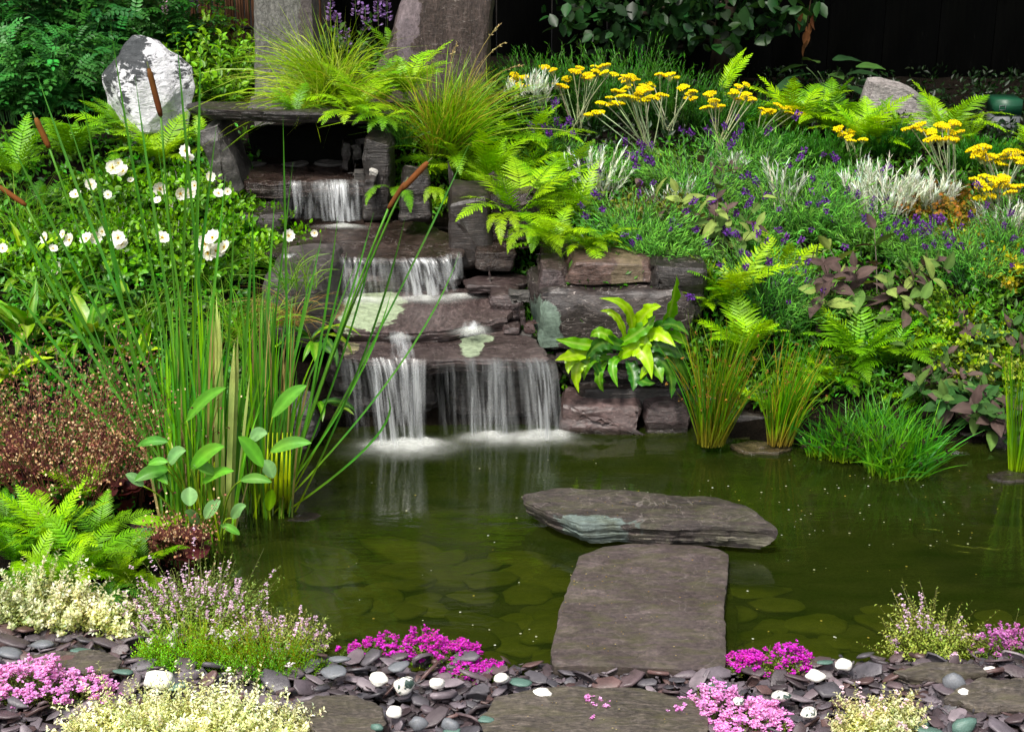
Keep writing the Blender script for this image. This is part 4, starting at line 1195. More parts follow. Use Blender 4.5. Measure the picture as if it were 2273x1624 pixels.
def bush(name, cat, u, v, rx, h, label, n, per, ll, lw, ang, tmpl, col, y=None, ry=None, spread=.3, group=None, mat=None, stemcol=(.05, .07, .02), bend=.25, w=.0012, t0=.15, t1=1.0, v_=.2, hue=.08,
         taper=.35, lmin=.55, heads=None, tipcol=None, up=.3, lean=(0, 0), part='foliage', stuff=True, off=(0, 0)):
    """mound of leafy stems; rx half width and h height in picture pixels, leaf sizes too"""
    p = place(u, v, y) + np.array([off[0], off[1], 0]); s = 1 / PPM(p)
    o = empty(name, p, label, cat, group); g = Geo()
    base = footprint(n, rx * s * .8, (ry if ry else rx * .7) * s * .8)
    q = base / np.array([rx * s, (ry if ry else rx * .7) * s, 1]); rr = np.linalg.norm(q[:, :2], axis=1)
    gz = np.array([ground_z(p[0] + b[0], p[1] + b[1]) for b in base]) - p[2]
    base[:, 2] = np.clip(gz, -.12, .12) if y is None else 0
    D = unit(dirs_up(n, spread, lean) + q * .5)
    L = h * s * rng.uniform(lmin, 1.0, n) * (1 - .45 * rr ** 2)
    at, dr = stems(g, base, D, L, jcol(stemcol, n, .2), w, bend * rng.uniform(.3, 1.5, n))
    leaves_on(g, at, dr, n, per, t0, t1, ll * s, lw * s, ang, tmpl, col, v_, hue, taper, up, tipcol=tipcol)
    f = g.build(part, mat or M_LEAF, o)
    if stuff: f['kind'] = 'stuff'
    if heads:
        nh, hs, me, pname = heads
        ctr = base[rng.integers(0, n, 3)]; near = np.min(np.linalg.norm(base[:, None, :2] - ctr[None, :, :2], axis=2), axis=1)
        ix = np.argsort(-(L + rng.uniform(0, .35, n) * L.max() - base[:, 1] * .3 - 1.2 * near))[:nh]
        tips = at(np.ones(n)); td = dr(np.ones(n))
        for i in ix:
            d = Vector(td[i] + rng.normal(0, .15, 3)); 
            mt = Matrix.Translation(Vector(tips[i])) @ d.to_track_quat('Z', 'Y').to_matrix().to_4x4() @ Matrix.Rotation(R.uniform(0, 6), 4, 'Z') @ Matrix.Scale(hs * s * R.uniform(.75, 1.25), 4)
            link(pname, me if not isinstance(me, list) else R.choice(me), o, matrix=mt)
    return o


LAV = 'lavender plants on the right bank'
def lavender(u, v, rx, h, label, nh=14, n=150, dense=12, col=(.070, .225, .032), y=None):
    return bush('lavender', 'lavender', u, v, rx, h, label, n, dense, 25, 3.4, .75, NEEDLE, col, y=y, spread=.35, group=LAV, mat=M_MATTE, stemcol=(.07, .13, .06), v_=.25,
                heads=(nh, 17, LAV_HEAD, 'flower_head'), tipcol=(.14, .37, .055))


def silver(u, v, rx, h, label, n=30, y=None, spread=.14):
    return bush('silver_everlasting', 'silver plant', u, v, rx, h, label, n, 26, 26, 3.6, .55, NEEDLE, (.52, .58, .47), y=y, spread=spread, group='silver leaved everlastings', mat=M_MATTE, stemcol=(.50, .54, .44), w=.003, bend=.08,
                v_=.15, taper=.3, tipcol=(.60, .66, .56))


OVAL_LEAF = {}
for cn, cc in (('sage_green', (.085, .15, .035)), ('sage_purple', (.085, .058, .050)), ('sage_pale', (.20, .27, .07)), ('sage_dark', (.036, .095, .022)), ('dark_shade', (.022, .06, .02)), ('lit_shade', (.06, .13, .03)), ('brown_dry', (.16, .07, .03))):  # the shade pair puts shade and light into one leaf's colour
    g = Geo(); t_ = np.linspace(0, 1, 8); V, C = [], []
    for i, s_ in enumerate(t_):
        w_ = .235 * math.sin(math.pi * min(1, .06 + .92 * s_) ** .85)
        for j in (-1, -.5, 0, .5, 1):
            V.append((w_ * j, s_, .10 * s_ - .22 * s_ * s_ + .25 * w_ * abs(j) + .012 * math.sin(i * 2 + j * 3))); C.append(np.array(cc) * (1.25 if j == 0 else 1 + .12 * math.sin(i * 1.7 + j)))
    g.add(V, quads=[[i * 5 + j, i * 5 + j + 1, i * 5 + j + 6, i * 5 + j + 5] for i in range(7) for j in range(4)], col=np.array(C))
    OVAL_LEAF[cn] = g.mesh('leaf', M_MATTE if 'sage' in cn else M_LEAF, smooth=True)


def sage(u, v, rx, h, n, label, kinds, ll=46, y=None, ry=None, group='sage plants'):
    """rosettes of opposite oval leaves on short stems, every leaf its own part"""
    p = place(u, v, y); s = 1 / PPM(p); o = empty('sage', p, label, 'sage', group)
    ns = max(4, n // 7); g = Geo()
    base = footprint(ns, rx * s, (ry or rx * .6) * s); D = unit(dirs_up(ns, .3) + base / (rx * s) * .35 + [0, -.15, 0]); L = h * s * rng.uniform(.5, 1, ns)
    if y is None: base[:, 2] = np.clip(np.array([ground_z(p[0] + b[0], p[1] + b[1]) for b in base]) - p[2], -.15, .15)
    at, dr = stems(g, base, D, L, jcol((.08, .06, .05), ns), .002, .2)
    g.build('stems', M_STEM, o)['kind'] = 'stuff'
    left = n
    for k in range(8):
        t = 1.0 - k // 2 * .22; P, T = at(np.full(ns, t)), dr(np.full(ns, t))
        for i in range(ns):
            if left <= 0: return o
            left -= 1
            a = (k % 2) * math.pi + (k // 2) * 1.57 + i * 1.1 + R.uniform(-.4, .4)
            q = Vector(T[i]).to_track_quat('Z', 'Y').to_matrix().to_4x4()
            el = [.75, .75, .35, .35, .05, .05, -.1, -.1][k] + R.uniform(-.25, .25)
            sc = ll * s * [.75, .75, 1, 1, 1.1, 1.1, 1, 1][k] * R.uniform(.75, 1.2)
            mt = Matrix.Translation(Vector(P[i])) @ q @ Matrix.Rotation(a, 4, 'Z') @ Matrix.Rotation(el, 4, 'X') @ Matrix.Rotation(R.uniform(-.3, .3), 4, 'Y') @ Matrix.Diagonal((sc * R.uniform(.9, 1.25), sc, sc, 1))
            link('leaf', OVAL_LEAF[R.choice(kinds)], o, matrix=mt)
    return o


# ---- creeping thymes: cushions of tiny leaves and flowers
THY = []


def thyme(u, v, rx, h, label, leafcol, flowercol=None, n=420, per=12, ll=9, lw=5.5, nf=700, fs=6.5, ry=None, spread=.35, tipcol=None, y=None, up_spikes=0, stemcol=(.12, .12, .03), v_=.2, ftop=.55, fcover=1.0):
    p = place(u, v, y); s = 1 / PPM(p); o = empty('thyme', p, label, 'thyme', 'thyme cushions on the slate chippings'); g = Geo()
    ryy = (ry if ry else rx * .55) * s; p[2] = max(p[2], .025); o.location.z = p[2]; THY.append((p[0], p[1], rx * s * .8, ryy * .8)); h = h * 1.35
    base = footprint(n, rx * s, ryy); rr = np.linalg.norm(base[:, :2] / [rx * s, ryy], axis=1)
    lump = np.array([.85 + .75 * mnoise.noise((b[0] * 16, b[1] * 16, u * .01)) for b in base])
    D = unit(dirs_up(n, spread) + base / (rx * s) * .55); L = h * s * rng.uniform(.6, 1.0, n) * (1 - .6 * rr ** 2.2) * lump
    if up_spikes:
        sp = rng.choice(n, up_spikes, replace=False); L[sp] = L[sp] + h * s * rng.uniform(.15, .4, up_spikes)
    base[:, 2] = np.clip(land(p[0] + base[:, 0], p[1] + base[:, 1]) - p[2], -.03, .1)
    at, dr = stems(g, base, D, L, jcol(stemcol, n, .2), .0009, .12, k=3)
    leaves_on(g, at, dr, n, per, .15, 1.0, ll * s, lw * s, 1.0, DIA, leafcol, v_, .08, .25, .5, tipcol=tipcol)
    g.build('leaves', M_LEAF, o)['kind'] = 'stuff'
    if flowercol is not None:
        g2 = Geo(); ok = np.where(rng.uniform(0, 1, n) < fcover)[0]
        nh = max(8, int(nf / 11)); hx = rng.choice(ok, nh); per_f = nh * 11
        for k in range(1):
            ix = np.repeat(hx, 11); t = ftop + (1.03 - ftop) * rng.uniform(0, 1, per_f) ** (.5 if up_spikes else .25)
            ball = rng.normal(0, 1, (per_f, 3)); ball *= (fs * s * (1.0 if up_spikes else 1.45) * rng.uniform(.3, 1, (per_f, 1)) / np.linalg.norm(ball, axis=1, keepdims=True))
            P = base[ix] + D[ix] * (L[ix] * t)[:, None] + ball * np.array([1, 1, .7]) + [0, 0, fs * s * .5]
            for q_ in range(4):
                a = q_ * 1.57 + rng.uniform(0, 6, per_f) * .2
                d = unit(np.stack([np.cos(a), np.sin(a), rng.uniform(.1, .9, per_f)], 1) + rng.normal(0, .25, (per_f, 3)))
                fc = np.array(flowercol) if np.ndim(flowercol[0]) else np.array([flowercol])
                cc = fc[rng.integers(0, len(fc), per_f)] * (1 + .2 * rng.standard_normal((per_f, 1))).clip(.5, 1.5)
                g2.inst(DIA[0], frames(d, np.tile([0, -.4, 1.], (per_f, 1)), np.full(per_f, fs * s * .6), fs * s * rng.uniform(.5, .85, per_f)), P, np.clip(cc, 0, 1), tris=DIA[1])
        g2.build('flowers', M_PETAL, o)['kind'] = 'stuff'
    return o


# ---- yellow everlasting: pale stems fanning up to flat yellow heads given by their places in the view
def everlasting(base_uv, heads, label, y, size=46, stemcol=(.36, .42, .24), dy=.12, extra_leaf=True, hsz=(.8, 1.2)):
    p = place(*base_uv, y=y); s = 1 / PPM(p)
    o = empty('yellow_everlasting', p, label, 'everlasting', 'yellow everlasting flowers')
    heads = heads + [(u + R.uniform(-14, 14), v + R.uniform(-4, 16)) for (u, v) in heads if R.random() < .45]
    for (u, v) in heads:
        q = W(u, v, y + R.uniform(-dy, dy)) - p
        b = np.array([R.uniform(-.02, .02), R.uniform(-.02, .02), 0])
        g = Geo(); mid = b + (q - b) * .5 + [R.uniform(-.012, .012), 0, R.uniform(.0, .02)]
        P = bez(b, mid, q, 9)
        v_, q_, t_ = tube(P, .0021, 5); g.add(v_, t_, q_, jcol(stemcol, 1)[0])
        if extra_leaf:
            m_ = 16; tt = rng.uniform(.05, .75, m_); ii = (tt * 8).astype(int); Pp = P[ii]; dd = unit(np.tile(unit(q - b), (m_, 1)) + rng.normal(0, .55, (m_, 3)))
            g.inst(NEEDLE[0], frames(dd, rng.normal(0, 1, (m_, 3)), np.full(m_, .0016), np.full(m_, .016)), Pp, jcol((.30, .36, .22), m_), tris=NEEDLE[1])
        st = g.build('stem', M_MATTE, o)
        nsub = R.choice([1, 2, 2, 3])
        for k in range(nsub):
            sz = size * s * R.uniform(*hsz) * (1 if nsub == 1 else .78)
            offv = Vector((R.uniform(-.6, .6) * sz * (nsub > 1), R.uniform(-.3, .3) * sz, R.uniform(-.1, .25) * sz * (nsub > 1)))
            mt = Matrix.Translation(Vector(q) + offv) @ Euler((R.uniform(-.1, .45), R.uniform(-.3, .3), R.uniform(0, 6))).to_matrix().to_4x4() @ Matrix.Scale(sz, 4)
            link('flower_head', YEL_HEAD, o, matrix=mt)
    return o


# ---- pinnate-leaved shrubs
def pinnate_leaf_geo(col, seed, pairs=6, size=.24, wid=.115):
    r = np.random.default_rng(seed); g = Geo()
    K = pairs * 2 + 3; el = np.radians(np.linspace(35, -35, K)); d = np.stack([np.zeros(K), np.cos(el), np.sin(el)], 1)
    P = np.vstack([[0, 0, 0], np.cumsum(d, 0) / K]); v, q = ribbon(P, np.full(K + 1, .012), side=[1, 0, 0]); g.add(v, quads=q, col=np.array(col) * .9)
    for i in range(pairs):
        j = 3 + i * 2
        for sg in (-1, 1):
            dd = unit(np.array([sg, .55, r.uniform(-.35, .15)]))
            g.inst(OVAL[0], frames(dd[None], np.array([[0, .2, 1.]]), [wid], [size * (1 - .3 * abs(i / pairs - .4))]), P[j][None], jcol(col, 1, .15), tris=OVAL[1])
    g.inst(OVAL[0], frames(np.array([[0, 1., -.5]]), np.array([[0, .2, 1.]]), [wid], [size]), P[-1][None], jcol(col, 1), tris=OVAL[1])
    return g


def pinnate_shrub(u, v, rx, h, label, n, col, y=None, leaf=60, flowers=0, group='goat\'s rue shrubs', fcol=(.62, .40, .55), spread=.18, per=9):
    p = place(u, v, y); s = 1 / PPM(p); o = empty('shrub', p, label, 'shrub', group)
    tm = pinnate_leaf_geo((1, 1, 1), 3)
    tv = np.concatenate(tm.V); tq = np.concatenate(tm.Q); tt = np.concatenate(tm.T); tc = np.concatenate(tm.C).mean(1)
    g = Geo(); base = footprint(n, rx * s, rx * .5 * s); D = unit(dirs_up(n, spread) + base / (rx * s) * .25); L = h * s * rng.uniform(.6, 1, n)
    at, dr = stems(g, base, D, L, jcol(np.array(col) * 1.2, n), .002, .12, k=6)
    for k in range(per):
        t = .12 + .88 * (k + rng.uniform(0, 1, n)) / per
        P, T = at(t), dr(t); a = k * 2.4 + rng.uniform(0, 6.28, n)
        X = unit(np.cross(T, [.3, .2, 1])); Y = np.cross(T, X); rad = X * np.cos(a)[:, None] + Y * np.sin(a)[:, None]
        ld = unit(T * .35 + rad + [0, -.25, .1]); sz = leaf * s * rng.uniform(.6, 1.2, n) * (1.1 - .4 * t)
        c = jcol(col, n, .25, .1)
        v_ = np.einsum('nij,kj->nki', frames(ld, T + [0, -.3, .6], sz, sz), tv) + P[:, None]
        off = (np.arange(n) * len(tv))[:, None, None]
        g.add(v_.reshape(-1, 3), (tt[None] + off).reshape(-1, 3), (tq[None] + off).reshape(-1, 4), np.clip((c[:, None, :] * tc[None, :, None]).reshape(-1, 3), 0, 1))
    g.build('foliage', M_LEAF, o)['kind'] = 'stuff'
    tips = at(np.ones(n))
    if flowers:
        for i in np.argsort(-tips[:, 2] + tips[:, 1] * .5)[:flowers]:
            spike(o, tips[i] - [0, 0, .04], .085, fcol)
    return o


def spike(parent, base, L, col, n=34, w=.011):
    g = Geo(); t = rng.uniform(0, 1, n); a = rng.uniform(0, 6.28, n)
    P = np.asarray(base) + np.stack([np.cos(a) * w * .5 * (1 - .6 * t), np.sin(a) * w * .5 * (1 - .6 * t), t * L], 1)
    d = unit(np.stack([np.cos(a), np.sin(a), .5 * np.ones(n)], 1))
    cc = np.array(col) if np.ndim(col[0]) else np.array([col])
    g.inst(DIA[0], frames(d, rng.normal(0, 1, (n, 3)), np.full(n, w * .7), np.full(n, w)), P, np.clip(cc[rng.integers(0, len(cc), n)] * rng.uniform(.7, 1.2, (n, 1)), 0, 1), tris=DIA[1])
    v, q, tt = tube([np.asarray(base) - [0, 0, .06], np.asarray(base) + [0, 0, L * .9]], .0014, 4); g.add(v, tt, q, (.07, .12, .03))
    return g.build('flower_spike', M_PETAL, parent)
# ---------------------------------------------------------------- trees in the deep shade and the canopy behind
def tree(name, x, y, z0, h, label, crowns, nleaf, ll, col, trunk_r=.06, group='trees behind the garden', mat=None):
    o = empty(name, (x, y, z0), label, 'tree', group); g = Geo()
    P = bez((0, 0, 0), (R.uniform(-.1, .1), 0, h * .5), (R.uniform(-.2, .2), 0, h), 10)
    v, q, t_ = tube(P, np.linspace(trunk_r, trunk_r * .35, 10), 8); g.add(v, t_, q, (.03, .022, .015))
    for (cx, cy, cz, rx, ry, rz) in crowns:
        v, q, t_ = tube(bez((0, 0, min(h * .6, max(.2, cz * .5))), (cx * .4, cy * .4, cz * .9), (cx, cy, cz), 8), np.linspace(trunk_r * .5, .006, 8), 6); g.add(v, t_, q, (.03, .022, .015))
    g.build('trunk', M_STEM, o, smooth=True)
    g = Geo()
    vol = np.array([c[3] * c[4] * c[5] for c in crowns]); cnt = np.maximum(1, nleaf * vol / vol.sum()).astype(int)
    for c, n in zip(crowns, cnt):
        d = unit(rng.normal(0, 1, (n, 3))); r = rng.uniform(.2, 1, n) ** .5
        P = d * r[:, None] * np.array(c[3:]) + np.array(c[:3])
        P += .25 * np.array([[mnoise.noise(p_ * 2.1), mnoise.noise(p_ * 2.3 + 5), mnoise.noise(p_ * 2.2 + 9)] for p_ in P]) * min(c[3:])
        L = ll * rng.uniform(.6, 1.25, n)
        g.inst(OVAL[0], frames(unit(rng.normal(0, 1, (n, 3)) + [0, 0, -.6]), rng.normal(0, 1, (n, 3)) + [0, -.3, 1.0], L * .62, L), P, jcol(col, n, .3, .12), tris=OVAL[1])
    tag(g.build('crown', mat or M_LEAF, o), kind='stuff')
    return o


tc_ = W(1500, 40, 7.6)
tree('tree', .95, 7.35, .5, 1.2, 'broad leaved tree hanging its dim branches over the dark shelter front',
     [(W(1330, 20, 7.2)[0] - .95, -.15, W(1330, 20, 7.2)[2] - .5, .28, .2, .16), (W(1450, 10, 7.15)[0] - .95, -.2, W(1450, 15, 7.15)[2] - .5, .3, .2, .22), (W(1600, 0, 7.1)[0] - .95, -.25, W(1600, 5, 7.1)[2] - .5, .32, .2, .22),
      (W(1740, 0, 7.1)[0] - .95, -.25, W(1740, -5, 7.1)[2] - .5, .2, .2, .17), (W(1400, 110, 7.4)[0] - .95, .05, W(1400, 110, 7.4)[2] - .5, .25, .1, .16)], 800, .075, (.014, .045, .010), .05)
canopy = [('unseen tall tree added to block the sky behind the quartz boulder', -2.6, 8.6, [(0, 0, 2.3, 1.4, .9, 1.0), (-.8, .3, 3.4, 1.5, 1.0, 1.0), (.6, .2, 4.4, 1.3, 1.0, .9)]),
          ('unseen tall tree added to block the sky behind the shelter roof', .4, 10.2, [(0, 0, 3.2, 1.7, .9, 1.0), (.5, .2, 4.6, 1.5, 1.0, .9), (-.9, 0, 4.4, 1.2, .9, .8)]),
          ('unseen tall tree added to block the sky behind the far end of the shelter', 3.4, 10.2, [(0, 0, 3.2, 1.8, .9, 1.0), (.6, .2, 4.5, 1.5, 1.0, .9), (-.9, 0, 4.6, 1.2, .9, .8)])]
for lb, x, y, cr in canopy: tree('tree', x, y, .6, 3.6, lb, cr, 2600, .22, (.02, .05, .012), .12)  # unseen trees, added to block the sky and its reflection in the water

# hanging dry leaves among the tree's twigs
p = W(1795, 40, 7.0); o = empty('dry_branch', p, 'hanging bunch of dry brown leaves at the end of the tree branch', 'branch')
for (u, v, k) in [(1783, 30, 'brown_dry'), (1800, 50, 'brown_dry'), (1790, 70, 'brown_dry'), (1805, 30, 'brown_dry'), (1775, 15, 'lit_shade'), (1792, 90, 'brown_dry')]:
    q = W(u, v, 7.0) - p
    link('leaf', OVAL_LEAF[k], o, q, (-1.3 + R.uniform(-.3, .3), R.uniform(-.4, .4), R.uniform(-1, 1)), .075)
g = Geo(); v_, q_, t_ = tube([(0, 0, .25), (.005, 0, .1), W(1792, 60, 7.0) - p], .003, 5); g.add(v_, t_, q_, (.08, .05, .03)); g.build('twig', M_STEM, o)

# broad leaved plant in the shade
p = place(1840, 215, 6.9); p[2] = ground_z(p[0], p[1]); o = empty('shade_plant', p, 'broad leaved plant with shade put into its leaf tones at the edge of the black shelter', 'plant')
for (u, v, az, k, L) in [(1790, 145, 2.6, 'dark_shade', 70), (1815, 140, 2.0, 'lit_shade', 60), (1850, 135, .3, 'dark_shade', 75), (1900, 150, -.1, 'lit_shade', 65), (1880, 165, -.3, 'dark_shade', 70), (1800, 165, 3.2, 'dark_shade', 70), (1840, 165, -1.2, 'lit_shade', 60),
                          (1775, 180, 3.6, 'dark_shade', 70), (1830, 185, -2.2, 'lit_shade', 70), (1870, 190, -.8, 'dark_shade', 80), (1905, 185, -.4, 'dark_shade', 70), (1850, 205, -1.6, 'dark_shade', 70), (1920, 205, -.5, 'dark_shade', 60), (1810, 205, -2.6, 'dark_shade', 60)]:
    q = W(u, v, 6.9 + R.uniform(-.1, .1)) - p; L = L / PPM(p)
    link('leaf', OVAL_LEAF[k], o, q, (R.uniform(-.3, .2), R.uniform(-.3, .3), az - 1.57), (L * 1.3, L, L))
g = Geo()
for k in range(6):
    a_ = W(1790 + 25 * k, 150 + 8 * (k % 3), 6.9) - p; v_, q_, t_ = tube(bez((0, 0, 0), (a_[0] * .3, 0, a_[2] * .7), a_, 7), .003, 5); g.add(v_, t_, q_, (.04, .07, .02))
g.build('stems', M_STEM, o)

# ---------------------------------------------------------------- left bank, far
DK = (.036, .155, .026)
for (u, v, rx, h, lb, n, c, fl, y) in [(20, 300, 80, 420, 'dark pinnate leaved shrub in the far top left corner', 26, DK, 0, 6.1), (130, 285, 80, 400, 'dark blue-green pinnate shrub second from the left edge', 26, (.03, .14, .03), 0, 6.2),
                                        (235, 270, 70, 360, 'pinnate shrub with pale pink spikes just left of the quartz boulder', 24, (.045, .18, .03), 4, 6.3), (335, 250, 70, 330, 'pinnate shrub with pink and white spikes behind the quartz boulder', 24, (.05, .19, .028), 6, 6.4),
                                        (400, 255, 40, 230, 'leafy shrub between the quartz boulder and the reed screen', 20, (.035, .14, .02), 1, 6.3), (60, 330, 80, 250, 'lower pinnate shrub in front of the dark corner shrub', 24, (.045, .18, .035), 0, 5.8), (190, 300, 60, 220, 'low dark shrub left of the quartz boulder', 20, (.036, .145, .024), 0, 5.9)]:
    p0 = W(u, v, y)
    pinnate_shrub(u, v, rx, h, lb, int(n * 1.5), c, y=y, leaf=78, flowers=fl, fcol=[(.70, .52, .62), (.75, .70, .66), (.55, .30, .48)], per=10)
MINT = ((.10, .25, .02), (.075, .20, .02))
for (u, v, rx, h, y, nspk, lb) in [(480, 262, 55, 215, 6.0, 0, 'yellow-green leafy mint left of the grey monolith'), (520, 262, 40, 250, 6.25, 5, 'mauve flowered catmint in front of the reed screen'), (455, 240, 40, 230, 6.35, 4, 'tall mauve catmint beside the quartz boulder')]:
    o = bush('mint', 'mint', u, v, rx, h, lb, 46, 14, 26, 13, .9, OVAL, MINT[0], y=y, spread=.12, group='mint plants by the monoliths', tipcol=(.18, .36, .025))
    for k in range(nspk): spike(o, np.array([R.uniform(-.09, .09), R.uniform(-.05, .05), h / PPM(W(u, v, y)) * R.uniform(.78, 1.0)]), .10, [(.30, .20, .46), (.42, .32, .55), (.2, .12, .3)], n=46, w=.016)
o = bush('mint', 'mint', 770, 180, 60, 190, 'mauve flowered catmint in the dark gap between the two monoliths', 26, 12, 30, 14, .9, OVAL, (.05, .12, .02), y=6.4, spread=.12, group='mint plants by the monoliths')
for (u, v) in [(735, 20), (750, 60), (790, 10), (812, 40), (840, 30), (772, 90), (860, 15)]: spike(o, W(u, v + 30, 6.4) - np.array(o.location), .11, [(.20, .12, .32), (.30, .2, .42)], n=44, w=.017)

# ---------------------------------------------------------------- grasses and ferns above the niche
YG = [(.32, .48, .03), (.22, .42, .02), (.42, .52, .07)]
tuft('ornamental_grass_tuft', 'grass tuft', 740, 245, 255, 620, .5, 'yellow-green arching grass between the two monoliths', YG, y=5.45, rad=.05, w=.0035, droop=.42, group='ornamental grasses', basecol=(.06, .14, .01), lean=(-.12, 0))
tuft('ornamental_grass_tuft', 'grass tuft', 690, 262, 160, 220, .6, 'low grass spilling left onto the roof slab', YG, y=5.35, rad=.04, w=.003, droop=.6, group='ornamental grasses', lean=(-.35, 0))
tuft('ornamental_grass_tuft', 'grass tuft', 985, 345, 260, 620, .42, 'reddish tinged upright grass in front of the brown monolith', [(.24, .44, .02), (.32, .42, .03), (.38, .32, .05), (.18, .42, .02), (.22, .44, .02)], y=5.25, rad=.06, w=.0032, droop=.3, group='ornamental grasses', lean=(.1, 0), basecol=(.10, .18, .015))
tuft('ornamental_grass_tuft', 'grass tuft', 890, 320, 110, 200, .35, 'short dark green grass at the right end of the roof slab', [(.04, .13, .015), (.07, .18, .02)], y=5.2, rad=.04, w=.003, droop=.3, group='ornamental grasses', lean=(-.15, 0))
tuft('ornamental_grass_tuft', 'grass tuft', 1090, 270, 120, 260, .6, 'wispy green grass right of the brown monolith', [(.12, .26, .03), (.18, .3, .04)], y=5.7, rad=.1, w=.0025, droop=.45, group='ornamental grasses')
o = empty('grass_stalks', W(1040, 220, 5.6), 'few tan seed stalks leaning right before the black gap', 'grass stalks')
for (u, v, us, vs_) in [(1110, 55, 1030, 230), (1120, 95, 1040, 220), (1160, 145, 1050, 230), (960, 120, 985, 260), (1015, 95, 1000, 250)]:
    b0 = W(us, vs_, 5.5) - np.array(o.location); q = W(u, v, 5.55) - np.array(o.location); g = Geo()
    P = bez(b0, (b0 + q) * .5 + [(-.03), 0, .05], q, 10); v_, q_, t_ = tube(P, .0011, 4); g.add(v_, t_, q_, (.30, .22, .09))
    n = 16; dd = unit(P[-1] - P[-3]); g.inst(DIA[0], frames(np.tile(dd, (n, 1)) + rng.normal(0, .4, (n, 3)), rng.normal(0, 1, (n, 3)), np.full(n, .004), np.full(n, .012)), P[-1] - dd * rng.uniform(0, .06, (n, 1)), jcol((.42, .33, .16), n), tris=DIA[1])
    g.build('stalk', M_MATTE, o)

FB = 'ferns in the planting'
fern(655, 258, 105, 8, 'mid', 'small fern at the left of the roof slab under the arching grass', y=5.2, pick=[1, 2, 6])
fern(785, 268, 120, 10, 'bright', 'fern drooping over the front rim of the roof slab', y=5.14, pick=[1, 2, 3], az=(160, 380))
fern(850, 275, 110, 9, 'mid', 'fern hanging over the right end of the roof slab', y=5.14, pick=[1, 2, 3], az=(170, 380))
FG = [(.09, .26, .02), (.14, .32, .02), (.2, .34, .04)]
for (u_, v_, h_, n_, y_, lb_) in [(540, 760, 200, 130, 4.25, 'fine green grass between the reeds and the blunt grey rock'), (330, 740, 170, 130, None, 'fine grass tuft behind the left reeds'), (470, 650, 150, 120, None, 'fine grass tuft below the large triple rose bloom'), (120, 680, 140, 110, None, 'fine grass among the strap leaved ferns'), (250, 560, 150, 100, None, 'fine grass standing among the white roses'), (660, 640, 120, 90, 4.36, 'fine grass arching from the top of the blunt grey rock'), (60, 520, 170, 100, None, 'tall fine grass at the left edge of the roses')]:
    tuft('grass_tuft', 'grass tuft', u_, v_, h_, n_, .45, lb_, FG, y=y_, rad=.06, w=.0024, droop=.4, group='fine grasses on the left bank')
fern(800, 250, 165, 16, 'bright', 'bright fern on the roof slab below the yellow-green grass', y=5.3, pick=[1, 2, 5, 6])
fern(900, 220, 165, 14, 'bright', 'fern with pale raised fronds before the brown monolith', y=5.5, pick=[0, 1, 5])
fern(690, 245, 110, 8, 'mid', 'small fern at the foot of the grey monolith', y=5.45, pick=[1, 2])
fern(850, 235, 140, 12, 'mid', 'fern between the yellow grass and the brown monolith', y=5.6, pick=[0, 1, 5])
fern(880, 150, 180, 5, 'mid', 'tall narrow fern in the gap beside the brown monolith', y=6.1, pick=[0, 5], roll=.1)
fern(355, 375, 170, 18, 'bright', 'pale fern at the foot of the quartz boulder', pick=[0, 1, 2, 5])
fern(290, 330, 160, 15, 'soft', 'feathery fern left of the quartz boulder base', pick=[0, 1, 5])
fern(160, 360, 175, 16, 'mid', 'mid green fern under the dark pinnate shrubs', pick=[0, 1, 2, 5])
fern(40, 400, 170, 14, 'mid', 'large fern at the left edge above the cattail head', pick=[0, 1, 2])
fern(95, 470, 140, 12, 'dark', 'dark fern in the shade at the left edge', pick=[0, 1, 2])
fern(455, 345, 110, 11, 'soft', 'light fern beside the leaning stone of the spring niche', pick=[0, 1, 2])
fern(250, 430, 130, 12, 'mid', 'fern behind the white roses', pick=[0, 1, 2])

# ---------------------------------------------------------------- white roses
RS = 'white rose bushes on the left bank'
roses = []
for (u, v, rx, h, n, lb) in [(120, 600, 120, 130, 150, 'white rose bush at the left edge with six open flowers'), (285, 590, 120, 140, 170, 'white rose bush behind the reed tips with a cluster of flowers'), (430, 590, 110, 150, 180, 'white rose bush with the large triple bloom beside the cascade'),
                              (590, 575, 100, 110, 170, 'rose bush trailing right over the cascade with two single flowers'), (420, 460, 110, 110, 140, 'upper white rose bush left of the spring niche'), (240, 455, 110, 90, 120, 'small upper rose bush with drooping white flowers'), (545, 500, 70, 80, 110, 'leafy rose shoots under the leaning stone')]:
    roses.append((u, v, bush('rose_bush', 'rose bush', u, v, rx, h, lb, n, 13, 21, 12, 1.0, OVAL, (.05, .175, .014), spread=.55, group=RS, mat=M_GLOSS, tipcol=(.13, .31, .016), bend=.35, v_=.3)))
